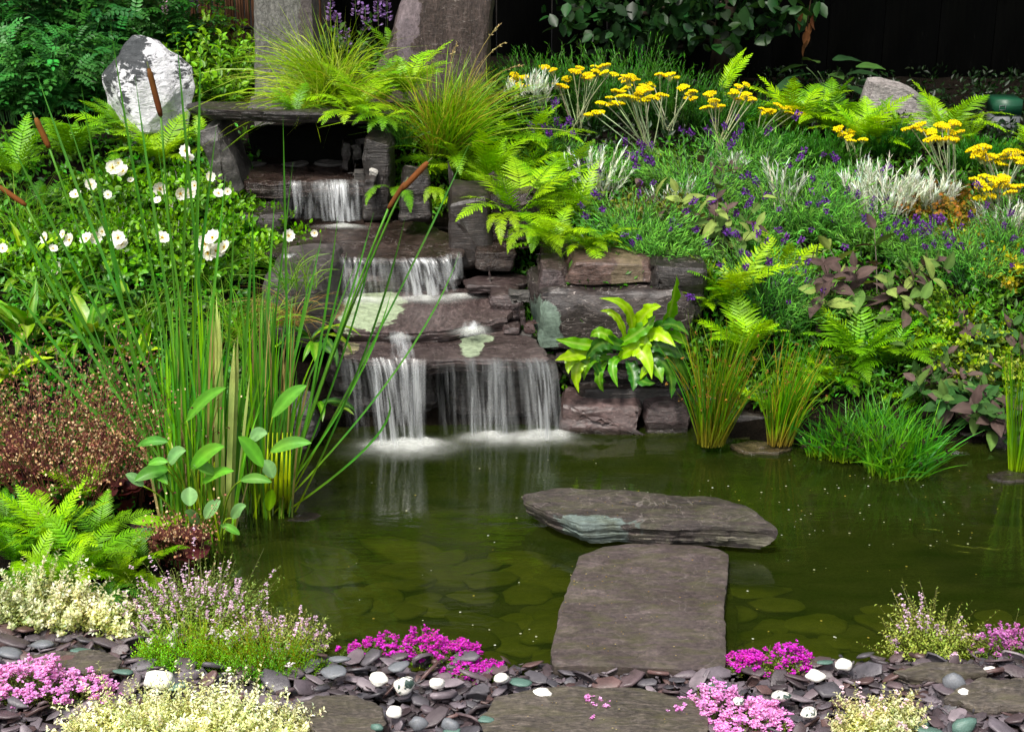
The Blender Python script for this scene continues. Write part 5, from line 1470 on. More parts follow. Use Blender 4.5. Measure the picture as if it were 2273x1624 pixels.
for (u, v, sz) in [(412, 335, 26), (418, 350, 24), (250, 372, 28), (274, 380, 26), (262, 362, 22), (200, 410, 26), (168, 432, 24), (240, 432, 20), (355, 418, 30), (400, 430, 28), (422, 428, 26), (432, 412, 24), (466, 392, 22), (485, 430, 24),
                   (100, 528, 24), (155, 533, 32), (192, 530, 30), (212, 527, 26), (226, 514, 24), (262, 528, 34), (270, 543, 30), (360, 528, 28), (118, 552, 20), (128, 598, 30), (455, 540, 36), (472, 528, 34), (480, 558, 34), (460, 562, 32), (499, 549, 28),
                   (640, 523, 28), (698, 517, 18), (6, 551, 24), (330, 653, 12), (140, 520, 18), (380, 455, 18), (290, 400, 16), (350, 445, 20), (505, 425, 16)]:
    o = min(roses, key=lambda r: (r[0] - u) ** 2 + ((r[1] - 60 - v) * 1.4) ** 2)[2]
    y = float(o.location.y) - .06 - (.10 if v < 600 else 0) + R.uniform(-.03, .03)
    q = W(u, v, y) - np.array(o.location); s = sz / PPM(W(u, v, y)) * R.uniform(.85, 1.1)
    d = Vector((R.uniform(-.9, .9), -.8, R.uniform(-.1, 1.3)))
    f = link('flower', ROSE, o, matrix=Matrix.Translation(Vector(q)) @ d.to_track_quat('Z', 'Y').to_matrix().to_4x4() @ Matrix.Rotation(R.uniform(0, 6), 4, 'Z') @ Matrix.Scale(s, 4))
    link('flower_centre', ROSE_C, f)

# ---------------------------------------------------------------- left bank, near: strap leaved plants, heuchera, ferns
HT = 'strap leaved ferns on the left bank'
for (u, v, sz, n, ks, lb) in [(50, 620, 150, 10, ['olive', 'lime'], 'strap leaved fern with upright lime leaves at the left edge'), (70, 760, 190, 15, ['olive', 'green'], 'large strap leaved fern at the left edge below the white roses'), (200, 770, 170, 15, ['green', 'olive'], 'strap leaved fern above the brown heuchera flowers'),
                               (285, 690, 130, 12, ['green', 'deep', 'olive'], 'dark strap leaved fern behind the reeds'), (20, 850, 150, 9, ['olive', 'lime'], 'strap leaved fern low at the left edge'), (190, 640, 120, 10, ['olive', 'green'], 'small strap leaved fern between the roses'), (310, 810, 120, 9, ['green', 'lime'], 'strap leaves beside the left reed clump')]:
    strap_plant('strap_fern', 'fern', u, v, sz, n, ks, lb, group=HT, pick=[0, 1, 3, 4, 5])


def heuchera(u, v, rx, h, label, n, y=None):
    p = place(u, v, y); s = 1 / PPM(p); o = empty('heuchera', p, label, 'heuchera', 'heucheras on the left bank'); g = Geo()
    base = footprint(n, rx * s * .55, rx * s * .3); D = unit(dirs_up(n, .3) + base * 4); L = h * s * rng.uniform(.55, 1, n)
    at, dr = stems(g, base, D, L, jcol((.10, .035, .025), n), .001, .12, k=5); g.build('stems', M_STEM, o)['kind'] = 'stuff'
    g = Geo()
    for k in range(30):
        t = rng.uniform(.3, 1.0, n); P = at(t) + rng.normal(0, 1, (n, 3)) * (26 * s * (1.15 - .6 * t))[:, None]
        sz = 5.6 * s * rng.uniform(.7, 1.3, n)
        c = np.array([(.42, .24, .13), (.20, .075, .055), (.62, .46, .28), (.09, .028, .026)])[rng.choice(4, n, p=[.30, .30, .18, .22])] * rng.uniform(.8, 1.2, (n, 1))
        g.inst(DIA[0], frames(rng.normal(0, .5, (n, 3)) + [0, 0, -1], rng.normal(0, 1, (n, 3)), sz * .75, sz), P, c, tris=DIA[1])
        g.inst(DIA[0], frames(rng.normal(0, .5, (n, 3)) + [0, 0, -1], rng.normal(0, 1, (n, 3)), sz * .75, sz), P, c, tris=DIA[1])
    g.build('flowers', M_MATTE, o)['kind'] = 'stuff'
    lg = Geo(); a = np.arange(16) / 16 * 6.28
    rr = .5 * (1 + .12 * np.cos(a * 5)); V = np.vstack([[0, 0, -.05], np.c_[rr * np.cos(a), rr * np.sin(a) + .35, .06 * np.cos(a * 5)]])
    lg.add(V, [[0, i + 1, (i + 1) % 16 + 1] for i in range(16)], col=(.075, .018, .018)); me = lg.mesh('leaf', M_GLOSS)
    for k in range(26):
        a_ = R.uniform(0, 6.28); r_ = R.uniform(.2, 1) * rx * s * .8
        link('leaf', me, o, (r_ * math.cos(a_), r_ * math.sin(a_) * .6, R.uniform(.02, .09)), (R.uniform(-.2, .6), R.uniform(-.4, .4), a_ - 1.57), 48 * s * R.uniform(.7, 1.2))
    return o


heuchera(150, 1130, 175, 430, 'heuchera with a haze of tiny brown-pink bells at the left edge', 85)
heuchera(60, 1080, 130, 350, 'heuchera behind the first one with looser brown flowers', 50)
heuchera(270, 1120, 100, 370, 'heuchera leaning toward the reeds with bronze flower sprays', 50)
heuchera(400, 1262, 60, 190, 'small dark red heuchera at the pond edge below the broad leaves', 22)
fern(70, 1300, 165, 13, 'bright', 'bright fern in the lower left corner above the cream thyme', pick=[0, 1, 2, 4])
fern(190, 1285, 190, 15, 'mid', 'large mid green fern under the heuchera flowers', pick=[0, 1, 2, 5])
fern(275, 1265, 130, 10, 'bright', 'small yellow-green fern at the pond corner', pick=[0, 1])
fern(300, 1310, 110, 8, 'soft', 'pale fern frond group above the lilac thyme', pick=[2, 3, 6], az=(-60, 240))
for (u_, v_, sz_, n_, k_, lb_) in [(120, 1235, 190, 15, 'bright', 'bright fern in the middle of the lower left fern bank'), (30, 1260, 170, 13, 'mid', 'mid green fern low at the left edge'), (230, 1215, 150, 12, 'mid', 'fern between the heuchera bells and the water plant'), (330, 1265, 120, 11, 'mid', 'fern at the pond corner above the lilac thyme'), (150, 1320, 150, 13, 'bright', 'lime fern directly behind the cream thyme'), (270, 1300, 130, 12, 'bright', 'lime fern directly behind the lilac thyme')]:
    fern(u_, v_, sz_, n_, k_, lb_, pick=[0, 1, 2, 5])
fern(15, 1200, 160, 11, 'mid', 'fern at the left edge under the heucheras', pick=[0, 1, 5])
fern(190, 1130, 150, 8, 'bright', 'upright narrow fern among the brown heuchera bells', pick=[0, 5])
fern(120, 1330, 120, 11, 'dark', 'low dark fern behind the cream thyme', pick=[1, 2, 3])
fern(240, 1335, 110, 10, 'dark', 'low dark fern behind the lilac thyme', pick=[1, 2, 3])

# ---------------------------------------------------------------- reeds and cattails in the water
REED_ME = {}
def reed_leaf(parent, loc, b, tip, width, bend, k, colt=(.075, .25, .03), colb=(.36, .48, .02)):
    b, tip = np.asarray(b) - loc, np.asarray(tip) - loc
    mid = (b + tip) * .5 + np.array([bend * R.uniform(.5, 1.2), R.uniform(-.03, .03), .03 + abs(bend) * .3])
    P = bez(b, mid, tip, 14); t = np.linspace(0, 1, 14)
    w = width * np.clip((1 - t) * 5, 0.06, 1) * np.clip(.8 + t, 0, 1)
    g = Geo(); v, q = ribbon(P, w, fold=.35, side=[R.uniform(-.6, .6), -1, .15])
    f = np.clip(t / .28, 0, 1)[:, None] ** .7; jitter = R.uniform(.75, 1.25)
    C = (np.array(colb) * (1 - f) + np.array(colt) * jitter * f)
    g.add(v, quads=q, col=np.repeat(C, 3, 0))
    return g.build('leaf', M_LEAF, parent, smooth=True)


def reed_clump(label, bu, bv, rad_u, rad_v, tips, nrand, fan, hpx, wpx):
    p = G(bu, bv, -.02); o = empty('cattail_clump', p, label, 'cattail', 'cattail clumps in the pond'); s = 1 / PPM(p)
    for (u, v, bend) in tips:
        b0 = G(bu + R.uniform(-rad_u, rad_u), bv + R.uniform(-rad_v, rad_v), -.03)
        reed_leaf(o, p, b0, W(u, v, p[1] + R.uniform(-.15, .2)), wpx * s * R.uniform(.8, 1.2), bend * s, 0)
    for k in range(nrand):
        du = R.gauss(0, 1); b0u = bu + max(-1, min(1, du * .5 + R.uniform(-.4, .4))) * rad_u
        b0 = G(b0u, bv + R.uniform(-rad_v, rad_v), -.03)
        h = hpx * R.uniform(.5, 1.0) * (1 - .08 * abs(du)); u = b0u + du * fan
        reed_leaf(o, p, b0, W(u, bv - h, p[1] + R.uniform(-.15, .25)), wpx * s * R.uniform(.45, 1.0), R.uniform(-25, 25) * s + du * -10 * s, k,
                  colt=R.choice([(.10, .31, .03), (.08, .26, .03), (.17, .40, .02), (.06, .20, .03), (.13, .35, .03), (.15, .38, .03), (.09, .29, .03), (.30, .24, .09)]), colb=R.choice([(.30, .40, .02), (.16, .30, .02), (.10, .24, .02)]))
    return o, p


c1, p1_ = reed_clump('big reed clump in the left of the pond fanning high over the roses', 440, 1185, 75, 45,
                     [(80, 160, -40), (180, 190, -30), (245, 55, -20), (140, 230, -30), (0, 270, -60), (0, 400, -80), (30, 470, -60), (-20, 690, -120), (300, 170, -10), (390, 60, 0), (445, 80, 10), (438, 330, 10), (480, 280, 15), (420, 250, 0), (350, 320, -20), (230, 420, -30), (520, 430, 20), (200, 700, -60), (560, 500, 20),
                      (10, 610, -90), (500, 390, 20)], 140, 34, 600, 5.5)
c2, p2_ = reed_clump('second reed clump beside the open water fanning right over the cascade', 600, 1145, 48, 35,
                     [(628, 255, 0), (650, 360, 10), (610, 440, 0), (715, 520, 20), (770, 560, 30), (830, 540, 60), (900, 480, 70), (1045, 312, 90), (1020, 560, 150), (870, 640, 90), (560, 450, -20), (530, 620, -20), (690, 600, 20), (750, 480, 30), (830, 470, 40),
                      (860, 880, 150), (800, 560, 40)], 105, 24, 540, 5)


def cattail(parent, p, base_uv, tip_uv, s0, s1, wpx=11):
    """stem ending in a brown velvety spike between the view points s0 and s1"""
    s = 1 / PPM(p); b0 = G(*base_uv, -.03) - p; e0, e1 = W(*s0, p[1]) - p, W(*s1, p[1]) - p
    g = Geo(); P = bez(b0, (b0 + e0) * .5 + [0, 0, .06], e0, 12); v, q, t_ = tube(P, .0028, 6); g.add(v, t_, q, (.07, .20, .02)); d = unit(e1 - e0)
    v, q, t_ = tube([e0, e1, e1 + d * .015], .0016, 6); g.add(v, t_, q, (.10, .12, .04)); st = g.build('stem', M_STEM, parent, smooth=True)
    g = Geo(); L = np.linalg.norm(e1 - e0); t = np.linspace(0, 1, 9); r = wpx * .5 * s * np.array([.7, .95, 1, 1.02, 1, 1, 1, .95, .55])
    v, q, t_ = tube(e0 + (e1 - e0) * t[:, None], r, 12); g.add(v, t_, q, (.15, .055, .018)); g.build('seed_spike', M_MATTE, st, smooth=True)


cattail(c1, p1_, (430, 1190), None, (357, 258), (330, 152), 12)
cattail(c1, p1_, (400, 1200), None, (109, 328), (79, 262), 12)
cattail(c1, p1_, (395, 1180), None, (58, 456), (-5, 412), 11)
cattail(c2, p2_, (610, 1150), None, (893, 420), (950, 360), 13)
cattail(c2, p2_, (618, 1155), None, (862, 463), (899, 405), 10)

# cream striped sweet flag
p = G(490, 1190, -.02); o = empty('striped_iris', p, 'cream striped iris blades standing among the reeds', 'iris'); s = 1 / PPM(p)
for (u, v, bu, w) in [(480, 660, 490, 15), (487, 690, 497, 13), (520, 760, 505, 12), (528, 740, 512, 9), (518, 860, 508, 11), (372, 960, 440, 7), (470, 640, 486, 8), (555, 830, 520, 7)]:
    reed_leaf(o, p, G(bu, 1200, -.03), W(u, v, p[1]), w * s, 5 * s, 0, colt=(.42, .50, .16), colb=(.40, .46, .04))

# broad leaved water plant
p = G(480, 1195, -.02); wp = empty('water_canna', p, 'water plant with broad lance shaped leaves in front of the reeds', 'water plant')
def broad_leaf(parent, b, tip, w, col, sag=.0):
    b, tip = np.asarray(b), np.asarray(tip); L = np.linalg.norm(tip - b); t = np.linspace(0, 1, 11)
    P = b + (tip - b) * t[:, None] + np.array([0, 0, 1]) * (.10 * L * np.sin(math.pi * t))[:, None]
    T = unit(np.gradient(P, axis=0)); X = unit(np.cross(T, [R.uniform(-.25, .25), -.75, .6])); Nn = np.cross(X, T)
    wd = w * .5 * np.sin(math.pi * np.clip(.03 + .97 * t ** .9, 0, 1)) ** .75
    V, C = [], []
    for i in range(11):
        for j in (-1, -.5, -.035, .035, .5, 1):
            V.append(P[i] + X[i] * wd[i] * j + Nn[i] * wd[i] * .30 * abs(j)); C.append(np.array(col) * 1.35 if abs(j) < .1 else np.array(col) * (1 + .07 * math.sin(i * 3 + j * 5)) * (1.1 if j > 0 else .95))
    g = Geo(); g.add(V, quads=[[i * 6 + j, i * 6 + j + 1, i * 6 + j + 7, i * 6 + j + 6] for i in range(10) for j in range(5)], col=np.array(C))
    return g.build('leaf', M_LEAF, parent, smooth=True)


BL = [(415, 933, 503, 860, 27, 0), (605, 925, 682, 855, 31, 0), (372, 980, 303, 991, 21, 0), (374, 1030, 413, 1000, 32, 1), (425, 1040, 499, 990, 34, 0), (602, 1002, 692, 983, 29, 0), (556, 973, 594, 962, 30, 1), (583, 1035, 528, 968, 31, 0), (606, 1060, 586, 1020, 30, 1), (372, 1042, 298, 1068, 31, 0), (372, 1025, 328, 1031, 18, 0),
      (388, 1172, 288, 1160, 27, 2), (385, 1180, 404, 1148, 25, 2), (421, 1122, 421, 1080, 35, 1), (450, 1072, 520, 1045, 24, 0), (597, 1132, 604, 1084, 25, 2), (532, 1186, 488, 1165, 17, 0), (515, 1150, 547, 1122, 25, 1), (480, 1052, 428, 1032, 24, 0), (318, 1078, 278, 1052, 22, 1), (535, 1066, 604, 1070, 22, 0), (338, 1175, 300, 1212, 26, 1), (340, 1050, 372, 1075, 22, 0), (455, 1150, 490, 1110, 28, 1), (440, 1165, 410, 1135, 24, 1)]
g = Geo()
for (u0, v0, u1, v1, w, k) in BL:
    y = p[1] - .10 + R.uniform(-.05, .05); b0, t0 = W(u0, v0, y) - p, W(u1, v1, y - R.uniform(-.02, .05)) - p
    broad_leaf(wp, b0, t0, w / PPM(p), [(.10, .30, .035), (.19, .37, .14), (.22, .44, .012)][k])
    foot = G((u0 * .35 + 475 * .65) if u0 < 540 else (u0 * .4 + 595 * .6), 1200 + R.uniform(-25, 20) if u0 < 540 else 1150, -.03) - p
    v_, q_, t_ = tube(bez(foot, (foot + b0) * .5 + [(foot[0] - b0[0]) * .25, 0, .05], b0, 9), np.linspace(.0035, .0016, 9), 6); g.add(v_, t_, q_, (.20, .32, .03))
g.build('stems', M_STEM, wp, smooth=True)
g = Geo()
for (u, w) in [(462, 12), (470, 9), (435, 8), (610, 10), (622, 12), (632, 9), (590, 9), (600, 8), (640, 7)]:
    vb = 1215 if u < 540 else 1150
    v_, q_, t_ = tube([G(u, vb, -.05) - p, W(u + 2, vb - 90, p[1]) - p, W(u + 6, vb - 190, p[1] + .03) - p], np.array([.5, .45, .15]) * w / PPM(p), 7); g.add(v_, t_, q_, (.36, .46, .02))
g.build('sheaths', M_STEM, wp, smooth=True)
for (u, v, sz, n, lb) in [(690, 760, 130, 12, 'strap leaved fern under the left cascade rock beside the reeds'), (690, 900, 120, 9, 'drooping dark strap fern left of the lowest fall')]:
    strap_plant('strap_fern', 'fern', u, v, sz, n, ['green', 'deep', 'olive'], lb, y=4.28, group='strap leaved ferns by the falls', pick=[1, 2, 4], az=(150, 400))
tuft('sedge', 'sedge', 650, 720, 150, 120, .7, 'thin rusty sedge arching over the grey rock left of the cascade', [(.35, .20, .06), (.22, .26, .05), (.40, .25, .09)], y=4.3, rad=.04, w=.0018, droop=.7, lean=(-.2, -.1))
# ---------------------------------------------------------------- right bank
fern(1150, 500, 215, 20, 'bright', 'big lime fern spreading over the layered block right of the cascade', y=4.85, pick=[0, 1, 2, 5, 6])
fern(1080, 420, 190, 16, 'bright', 'lime fern arching above the cattail heads', y=5.2, pick=[0, 1, 2, 6])
fern(1220, 460, 170, 16, 'mid', 'mid green fern between the lime fern and the lavender', y=5.05, pick=[0, 1, 2, 5])
fern(1230, 560, 165, 16, 'bright', 'lime fern drooping over the thin wet slate edge', y=4.64, pick=[1, 2, 3, 6])
fern(1120, 480, 130, 3, 'yellow', 'yellowing fern with a frond hanging in front of the layered block', y=4.72, pick=[4], az=(240, 300))
fern(1190, 520, 120, 6, 'bright', 'fern fronds hanging down the bank above the flat purple slate', y=4.66, pick=[3, 4], az=(220, 330))
for (u_, v_, sz_, n_, k_, lb_) in [(1060, 330, 160, 14, 'bright', 'lime fern at the foot of the reddish grass'), (1180, 360, 170, 15, 'bright', 'lime fern below the left silver plant'), (1250, 430, 170, 15, 'bright', 'lime fern left of the silver spires'), (1010, 400, 170, 14, 'bright', 'lime fern beside the upper cattail head'), (1100, 350, 170, 14, 'mid', 'mid green fern behind the lime ferns below the brown monolith'), (1150, 420, 190, 16, 'bright', 'lime fern in the middle of the fern mass right of the cascade'), (1090, 470, 190, 16, 'bright', 'lime fern over the smooth dark block'), (1260, 510, 170, 15, 'bright', 'lime fern left of the blue-green lavender'), (1180, 560, 160, 14, 'bright', 'lime fern hanging over the layered wet block'), (1340, 575, 120, 10, 'bright', 'lime fern at the right end of the fern bank')]:
    fern(u_, v_, sz_, n_, k_, lb_, pick=[0, 1, 2, 6])
fern(1310, 560, 135, 12, 'bright', 'small lime fern on the bank edge above the rosy rock', y=4.62, pick=[1, 2, 3], az=(170, 370))
fern(875, 420, 120, 4, 'mid', 'thin fern hanging beside the right niche post', y=5.0, pick=[3, 4], az=(230, 320))
fern(965, 420, 80, 3, 'bright', 'small fern frond hanging over the smooth dark block', y=4.85, pick=[4], az=(240, 300))
fern(1010, 360, 120, 8, 'mid', 'fern below the reddish grass', y=5.2, pick=[1, 2, 3])

# dark needle leaved shrubs behind the yellow flowers
for (u, v, rx, h, y, lb) in [(1190, 300, 70, 120, 6.1, 'dark green needle bush at the left of the yellow flowers'), (1290, 300, 75, 170, 6.15, 'dark needle bush with a tall green tip behind the yellow flowers'), (1400, 300, 80, 180, 6.25, 'tall dark needle bush in the middle of the yellow flowers'), (1500, 300, 75, 150, 6.2, 'dark needle bush right of the pale flower stems'),
                              (1600, 310, 70, 120, 6.2, 'low dark needle bush under the big fern frond'), (1830, 380, 90, 110, 5.95, 'dark needle bush under the right hand ferns'), (1720, 360, 80, 110, 6.0, 'dark needle bush between the lavender and the ferns'), (1960, 350, 80, 100, 6.0, 'dark needle bush behind the silver plant'), (2180, 390, 70, 100, 5.9, 'dark needle bush behind the yellow flowers at the right edge')]:
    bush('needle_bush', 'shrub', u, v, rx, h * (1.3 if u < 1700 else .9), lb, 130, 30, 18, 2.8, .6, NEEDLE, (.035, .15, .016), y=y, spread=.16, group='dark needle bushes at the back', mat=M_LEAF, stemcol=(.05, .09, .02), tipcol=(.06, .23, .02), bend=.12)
fern(1600, 215, 130, 3, 'bright', 'big single fern frond standing up against the dark shelter', y=6.5, pick=[0, 5], az=(10, 60), smin=.9)
for (u, v, sz, n, y, lb) in [(1760, 300, 190, 18, 6.2, 'feathery fern at the front of the dark shelter'), (1840, 300, 180, 16, 6.25, 'fern below the broad shade-toned leaves'), (1910, 340, 180, 18, 6.0, 'fern in front of the pale round-backed stone'), (1690, 300, 150, 14, 6.3, 'small fern beside the last pale flower stems'), (2090, 320, 180, 16, 6.1, 'fern right of the pale round-backed stone'),
                              (2135, 345, 110, 12, 6.1, 'fern in front of the white and green box'), (2300, 365, 140, 14, 5.95, 'fern at the right edge below the box'), (1990, 300, 100, 9, 6.3, 'low fern at the foot of the pale round-backed stone'), (1560, 290, 90, 8, 6.4, 'small fern under the standing frond')]:
    fern(u, v, sz, n, 'bright' if R.random() < .6 else 'mid', lb, y=y, pick=[0, 1, 2, 5])

everlasting((1440, 345), [(1330, 248), (1345, 232), (1362, 226), (1378, 205), (1392, 198), (1398, 215), (1420, 205), (1405, 178), (1395, 172), (1430, 195), (1470, 212), (1443, 218)], 'fan of pale stems with yellow heads leaning left in the middle of the bed', 5.65, size=28)
everlasting((1280, 290), [(1255, 178), (1272, 158), (1290, 156), (1305, 172), (1322, 152), (1340, 145), (1352, 165), (1240, 190), (1213, 152)], 'row of yellow everlasting heads at the back left of the bed', 6.0, size=25)
everlasting((1480, 300), [(1465, 166), (1485, 166), (1505, 176), (1522, 196), (1538, 205), (1450, 188), (1430, 190)], 'yellow everlasting heads to the right of the tall needle bush', 6.0, size=25)
everlasting((1595, 350), [(1570, 238), (1590, 226), (1582, 210), (1635, 205), (1650, 192), (1645, 220), (1662, 212)], 'everlasting with long white stems leaning right beneath the standing frond', 5.75, size=28)
everlasting((1680, 310), [(1690, 245), (1705, 250), (1772, 240), (1740, 238)], 'few small yellow heads among the ferns', 6.1, size=30, extra_leaf=False)
everlasting((2115, 440), [(2025, 288), (2040, 276), (2055, 292), (2072, 296), (2060, 310), (2090, 282), (2105, 280), (2115, 298), (2120, 310)], 'tall everlasting on pale stems rising out of the silver plant', 5.5, size=32)
everlasting((2220, 450), [(2170, 335), (2188, 342), (2200, 350), (2180, 326), (2245, 338), (2258, 352), (2235, 350), (2270, 360)], 'bright yellow everlasting clump at the right edge', 5.55, size=34)
everlasting((2215, 500), [(2170, 400), (2190, 394), (2210, 398), (2232, 402), (2180, 415), (2215, 412), (2240, 425), (2252, 418), (2200, 436), (2176, 440)], 'lower yellow everlasting clump in front of the right edge clump', 5.3, size=34)
everlasting((1900, 370), [(1868, 290), (1885, 296), (1875, 300), (1915, 308)], 'small yellow heads before the fern bank', 5.9, size=26, extra_leaf=False)
everlasting((1170, 260), [(1152, 178), (1165, 172), (1145, 200), (1160, 195)], 'pale yellow buds at the left end of the flower bed', 6.0, size=26, extra_leaf=False)

silver(1175, 330, 45, 105, 'silver plant above the lime fern', 26, y=5.6)
silver(1320, 450, 45, 150, 'silver spires among the lavender in front of the yellow fan', 26, y=5.25)
silver(1960, 480, 80, 150, 'big silver plant below the tall yellow everlastings', 46, y=5.3)
silver(2050, 470, 60, 110, 'silver plant beside the big one with shorter shoots', 34, y=5.35)
silver(2225, 540, 50, 110, 'silver grey plant at the right edge under the yellow flowers', 26, y=5.15)
silver(1500, 500, 36, 130, 'silver spires between the sage and the yellowish herb', 14, y=5.05)
silver(1730, 470, 36, 130, 'silver spires in the middle of the lavender', 14, y=5.25)
silver(1610, 385, 45, 50, 'low silver plant at the foot of the right leaning flowers', 18, y=5.6)
silver(1905, 440, 25, 100, 'thin silver shoots left of the big silver plant', 8, y=5.4)

for (u, v, rx, h, nh, lb) in [(1230, 390, 80, 110, 12, 'lavender with purple heads behind the lime fern'), (1350, 420, 80, 100, 12, 'lavender left of the bare stems of the yellow fan'), (1420, 560, 90, 150, 10, 'blue-green lavender above the rosy rock'), (1530, 470, 80, 130, 8, 'lavender below the right leaning everlasting'), (1660, 430, 85, 120, 12, 'lavender in the middle of the right bank'),
                              (1760, 520, 95, 150, 16, 'thick lavender in front of the dark needle bush'), (1640, 560, 90, 130, 14, 'lavender with clustered dark heads beside the sage'), (1860, 540, 90, 140, 14, 'lavender under the big silver plant'), (1960, 570, 85, 120, 16, 'lavender with many heads above the purple sage'), (2080, 610, 90, 140, 10, 'pale leaved lavender right of the purple sage'),
                              (2180, 640, 85, 140, 14, 'lavender at the right above the creeping thyme'), (2270, 590, 80, 130, 10, 'lavender at the right edge'), (1700, 700, 80, 150, 18, 'lavender hanging over the rushes'), (1790, 720, 75, 150, 14, 'lavender left of the purple sage clump'), (1480, 590, 80, 110, 8, 'lavender at the bank edge over the dark rock'), (1880, 450, 70, 100, 6, 'grey lavender left of the big silver plant')]:
    lavender(u, v, rx, h * (.95 if u in (1860, 1960, 1790, 2080) else R.uniform(1.0, 1.6)), lb, int(nh * 1.1), dense=15, n=140)

sage(1580, 560, 60, 185, 80, 'sage with purple and lime leaves in the middle of the lavender', ['sage_green', 'sage_purple', 'sage_pale'], 44)
sage(1585, 445, 45, 110, 44, 'small dark sage under the right leaning everlasting', ['sage_purple', 'sage_green', 'sage_dark'], 36)
sage(1920, 715, 80, 200, 130, 'round purple sage above the right hand ferns', ['sage_green', 'sage_purple', 'sage_pale', 'sage_purple'], 52)
sage(2110, 905, 70, 90, 84, 'purple sage at the right shore behind the rushes', ['sage_green', 'sage_purple', 'sage_dark'], 46)
sage(2190, 940, 80, 110, 99, 'large leaved sage hanging over the thin slates at the right shore', ['sage_green', 'sage_purple', 'sage_dark', 'sage_dark'], 52)
sage(2080, 830, 60, 70, 66, 'sage below the creeping yellow-green herb', ['sage_purple', 'sage_green', 'sage_dark'], 40)
sage(2215, 780, 60, 80, 72, 'dark sage at the right edge', ['sage_purple', 'sage_dark', 'sage_green'], 42)
sage(2265, 960, 45, 90, 51, 'sage behind the far right rushes', ['sage_dark', 'sage_green', 'sage_purple'], 46)

HB = 'low leafy herbs on the right bank'
for (u, v, rx, h, col, tip, y, lb) in [(1430, 400, 60, 60, (.06, .16, .02), (.12, .22, .02), None, 'low green herb at the foot of the yellow fan'), (1450, 500, 70, 70, (.10, .17, .02), (.20, .22, .03), None, 'yellowish herb among the blue-green lavender'), (2090, 500, 70, 80, (.08, .18, .015), (.30, .13, .03), None, 'reddish tipped herb below the tall everlastings'),
                                        (2150, 560, 60, 70, (.12, .20, .015), (.32, .26, .02), None, 'golden herb beside the right edge lavender'), (2010, 720, 60, 60, (.05, .17, .02), (.10, .24, .02), None, 'green herb right of the round purple sage'), (2120, 780, 100, 70, (.13, .26, .012), (.24, .34, .02), None, 'creeping yellow-green herb on the right bank'),
                                        (2190, 850, 80, 55, (.14, .25, .015), (.30, .36, .05), None, 'bright creeping herb between the sages at the right'), (2255, 640, 40, 90, (.16, .24, .012), (.42, .36, .015), None, 'golden leaved herb at the right edge'), (1960, 740, 50, 40, (.05, .16, .02), (.09, .2, .02), None, 'low glossy herb under the purple sage'), (2050, 700, 50, 60, (.06, .17, .02), (.14, .25, .02), None, 'herb between the lavender and the creeping herb')]:
    bush('herb', 'herb', u, v, rx, h * 1.5, lb, 120, 14, 17, 10, 1.0, OVAL, col, y=y, spread=.5, group=HB, tipcol=tip, bend=.35, v_=.28)

# hart's tongue fern: every leaf traced by its own base, bend and tip
hp = W(1385, 775, 4.28); ht = empty('hart_tongue_fern', hp, 'glossy lime hart\'s tongue fern spilling over the rock ledge', 'fern')
def tongue(b, m, tp, w, col, rib, y0=4.27, dy=-.08, my=-.04):
    P0, P1, P2 = W(*b, y0) - hp, W(*m, y0 + my) - hp, W(*tp, y0 + dy) - hp
    k = 18; P = bez(P0, 2 * P1 - .5 * (P0 + P2), P2, k); t = np.linspace(0, 1, k); T = unit(np.gradient(P, axis=0))
    X = unit(np.cross(T, [R.uniform(-.3, .3), -.8, .55])); Nn = np.cross(X, T); s = 1 / PPM(hp)
    wd = w * s * .5 * np.clip(.35 + 2 * t, 0, 1) * np.clip((1 - t) * 3.2, 0, 1) ** .85
    tw = np.linspace(R.uniform(-.3, .3), R.uniform(-.6, .6), k)[:, None]; X, Nn = X * np.cos(tw) + Nn * np.sin(tw), Nn * np.cos(tw) - X * np.sin(tw)
    V, C = [], []; ph = R.uniform(0, 6)
    for i in range(k):
        for j in (-1, -.7, -.35, -.09, .09, .35, .7, 1):
            z = .28 * wd[i] * abs(j) + .34 * wd[i] * math.sin(i * 1.7 + ph + (1.5 if j > 0 else 0)) * abs(j) ** 2.5
            ww = wd[i] * j * (1 + .10 * math.sin(i * 1.7 + ph))
            V.append(P[i] + X[i] * ww + Nn[i] * z); C.append(np.array(rib) if abs(j) < .1 else np.array(col) * (1 + .12 * math.sin(i * 3.3 + j * 2)))
    g = Geo(); g.add(V, quads=[[i * 8 + j, i * 8 + j + 1, i * 8 + j + 9, i * 8 + j + 8] for i in range(k - 1) for j in range(7)], col=np.array(C))
    return g.build('leaf', M_GLOSS, ht, smooth=True)


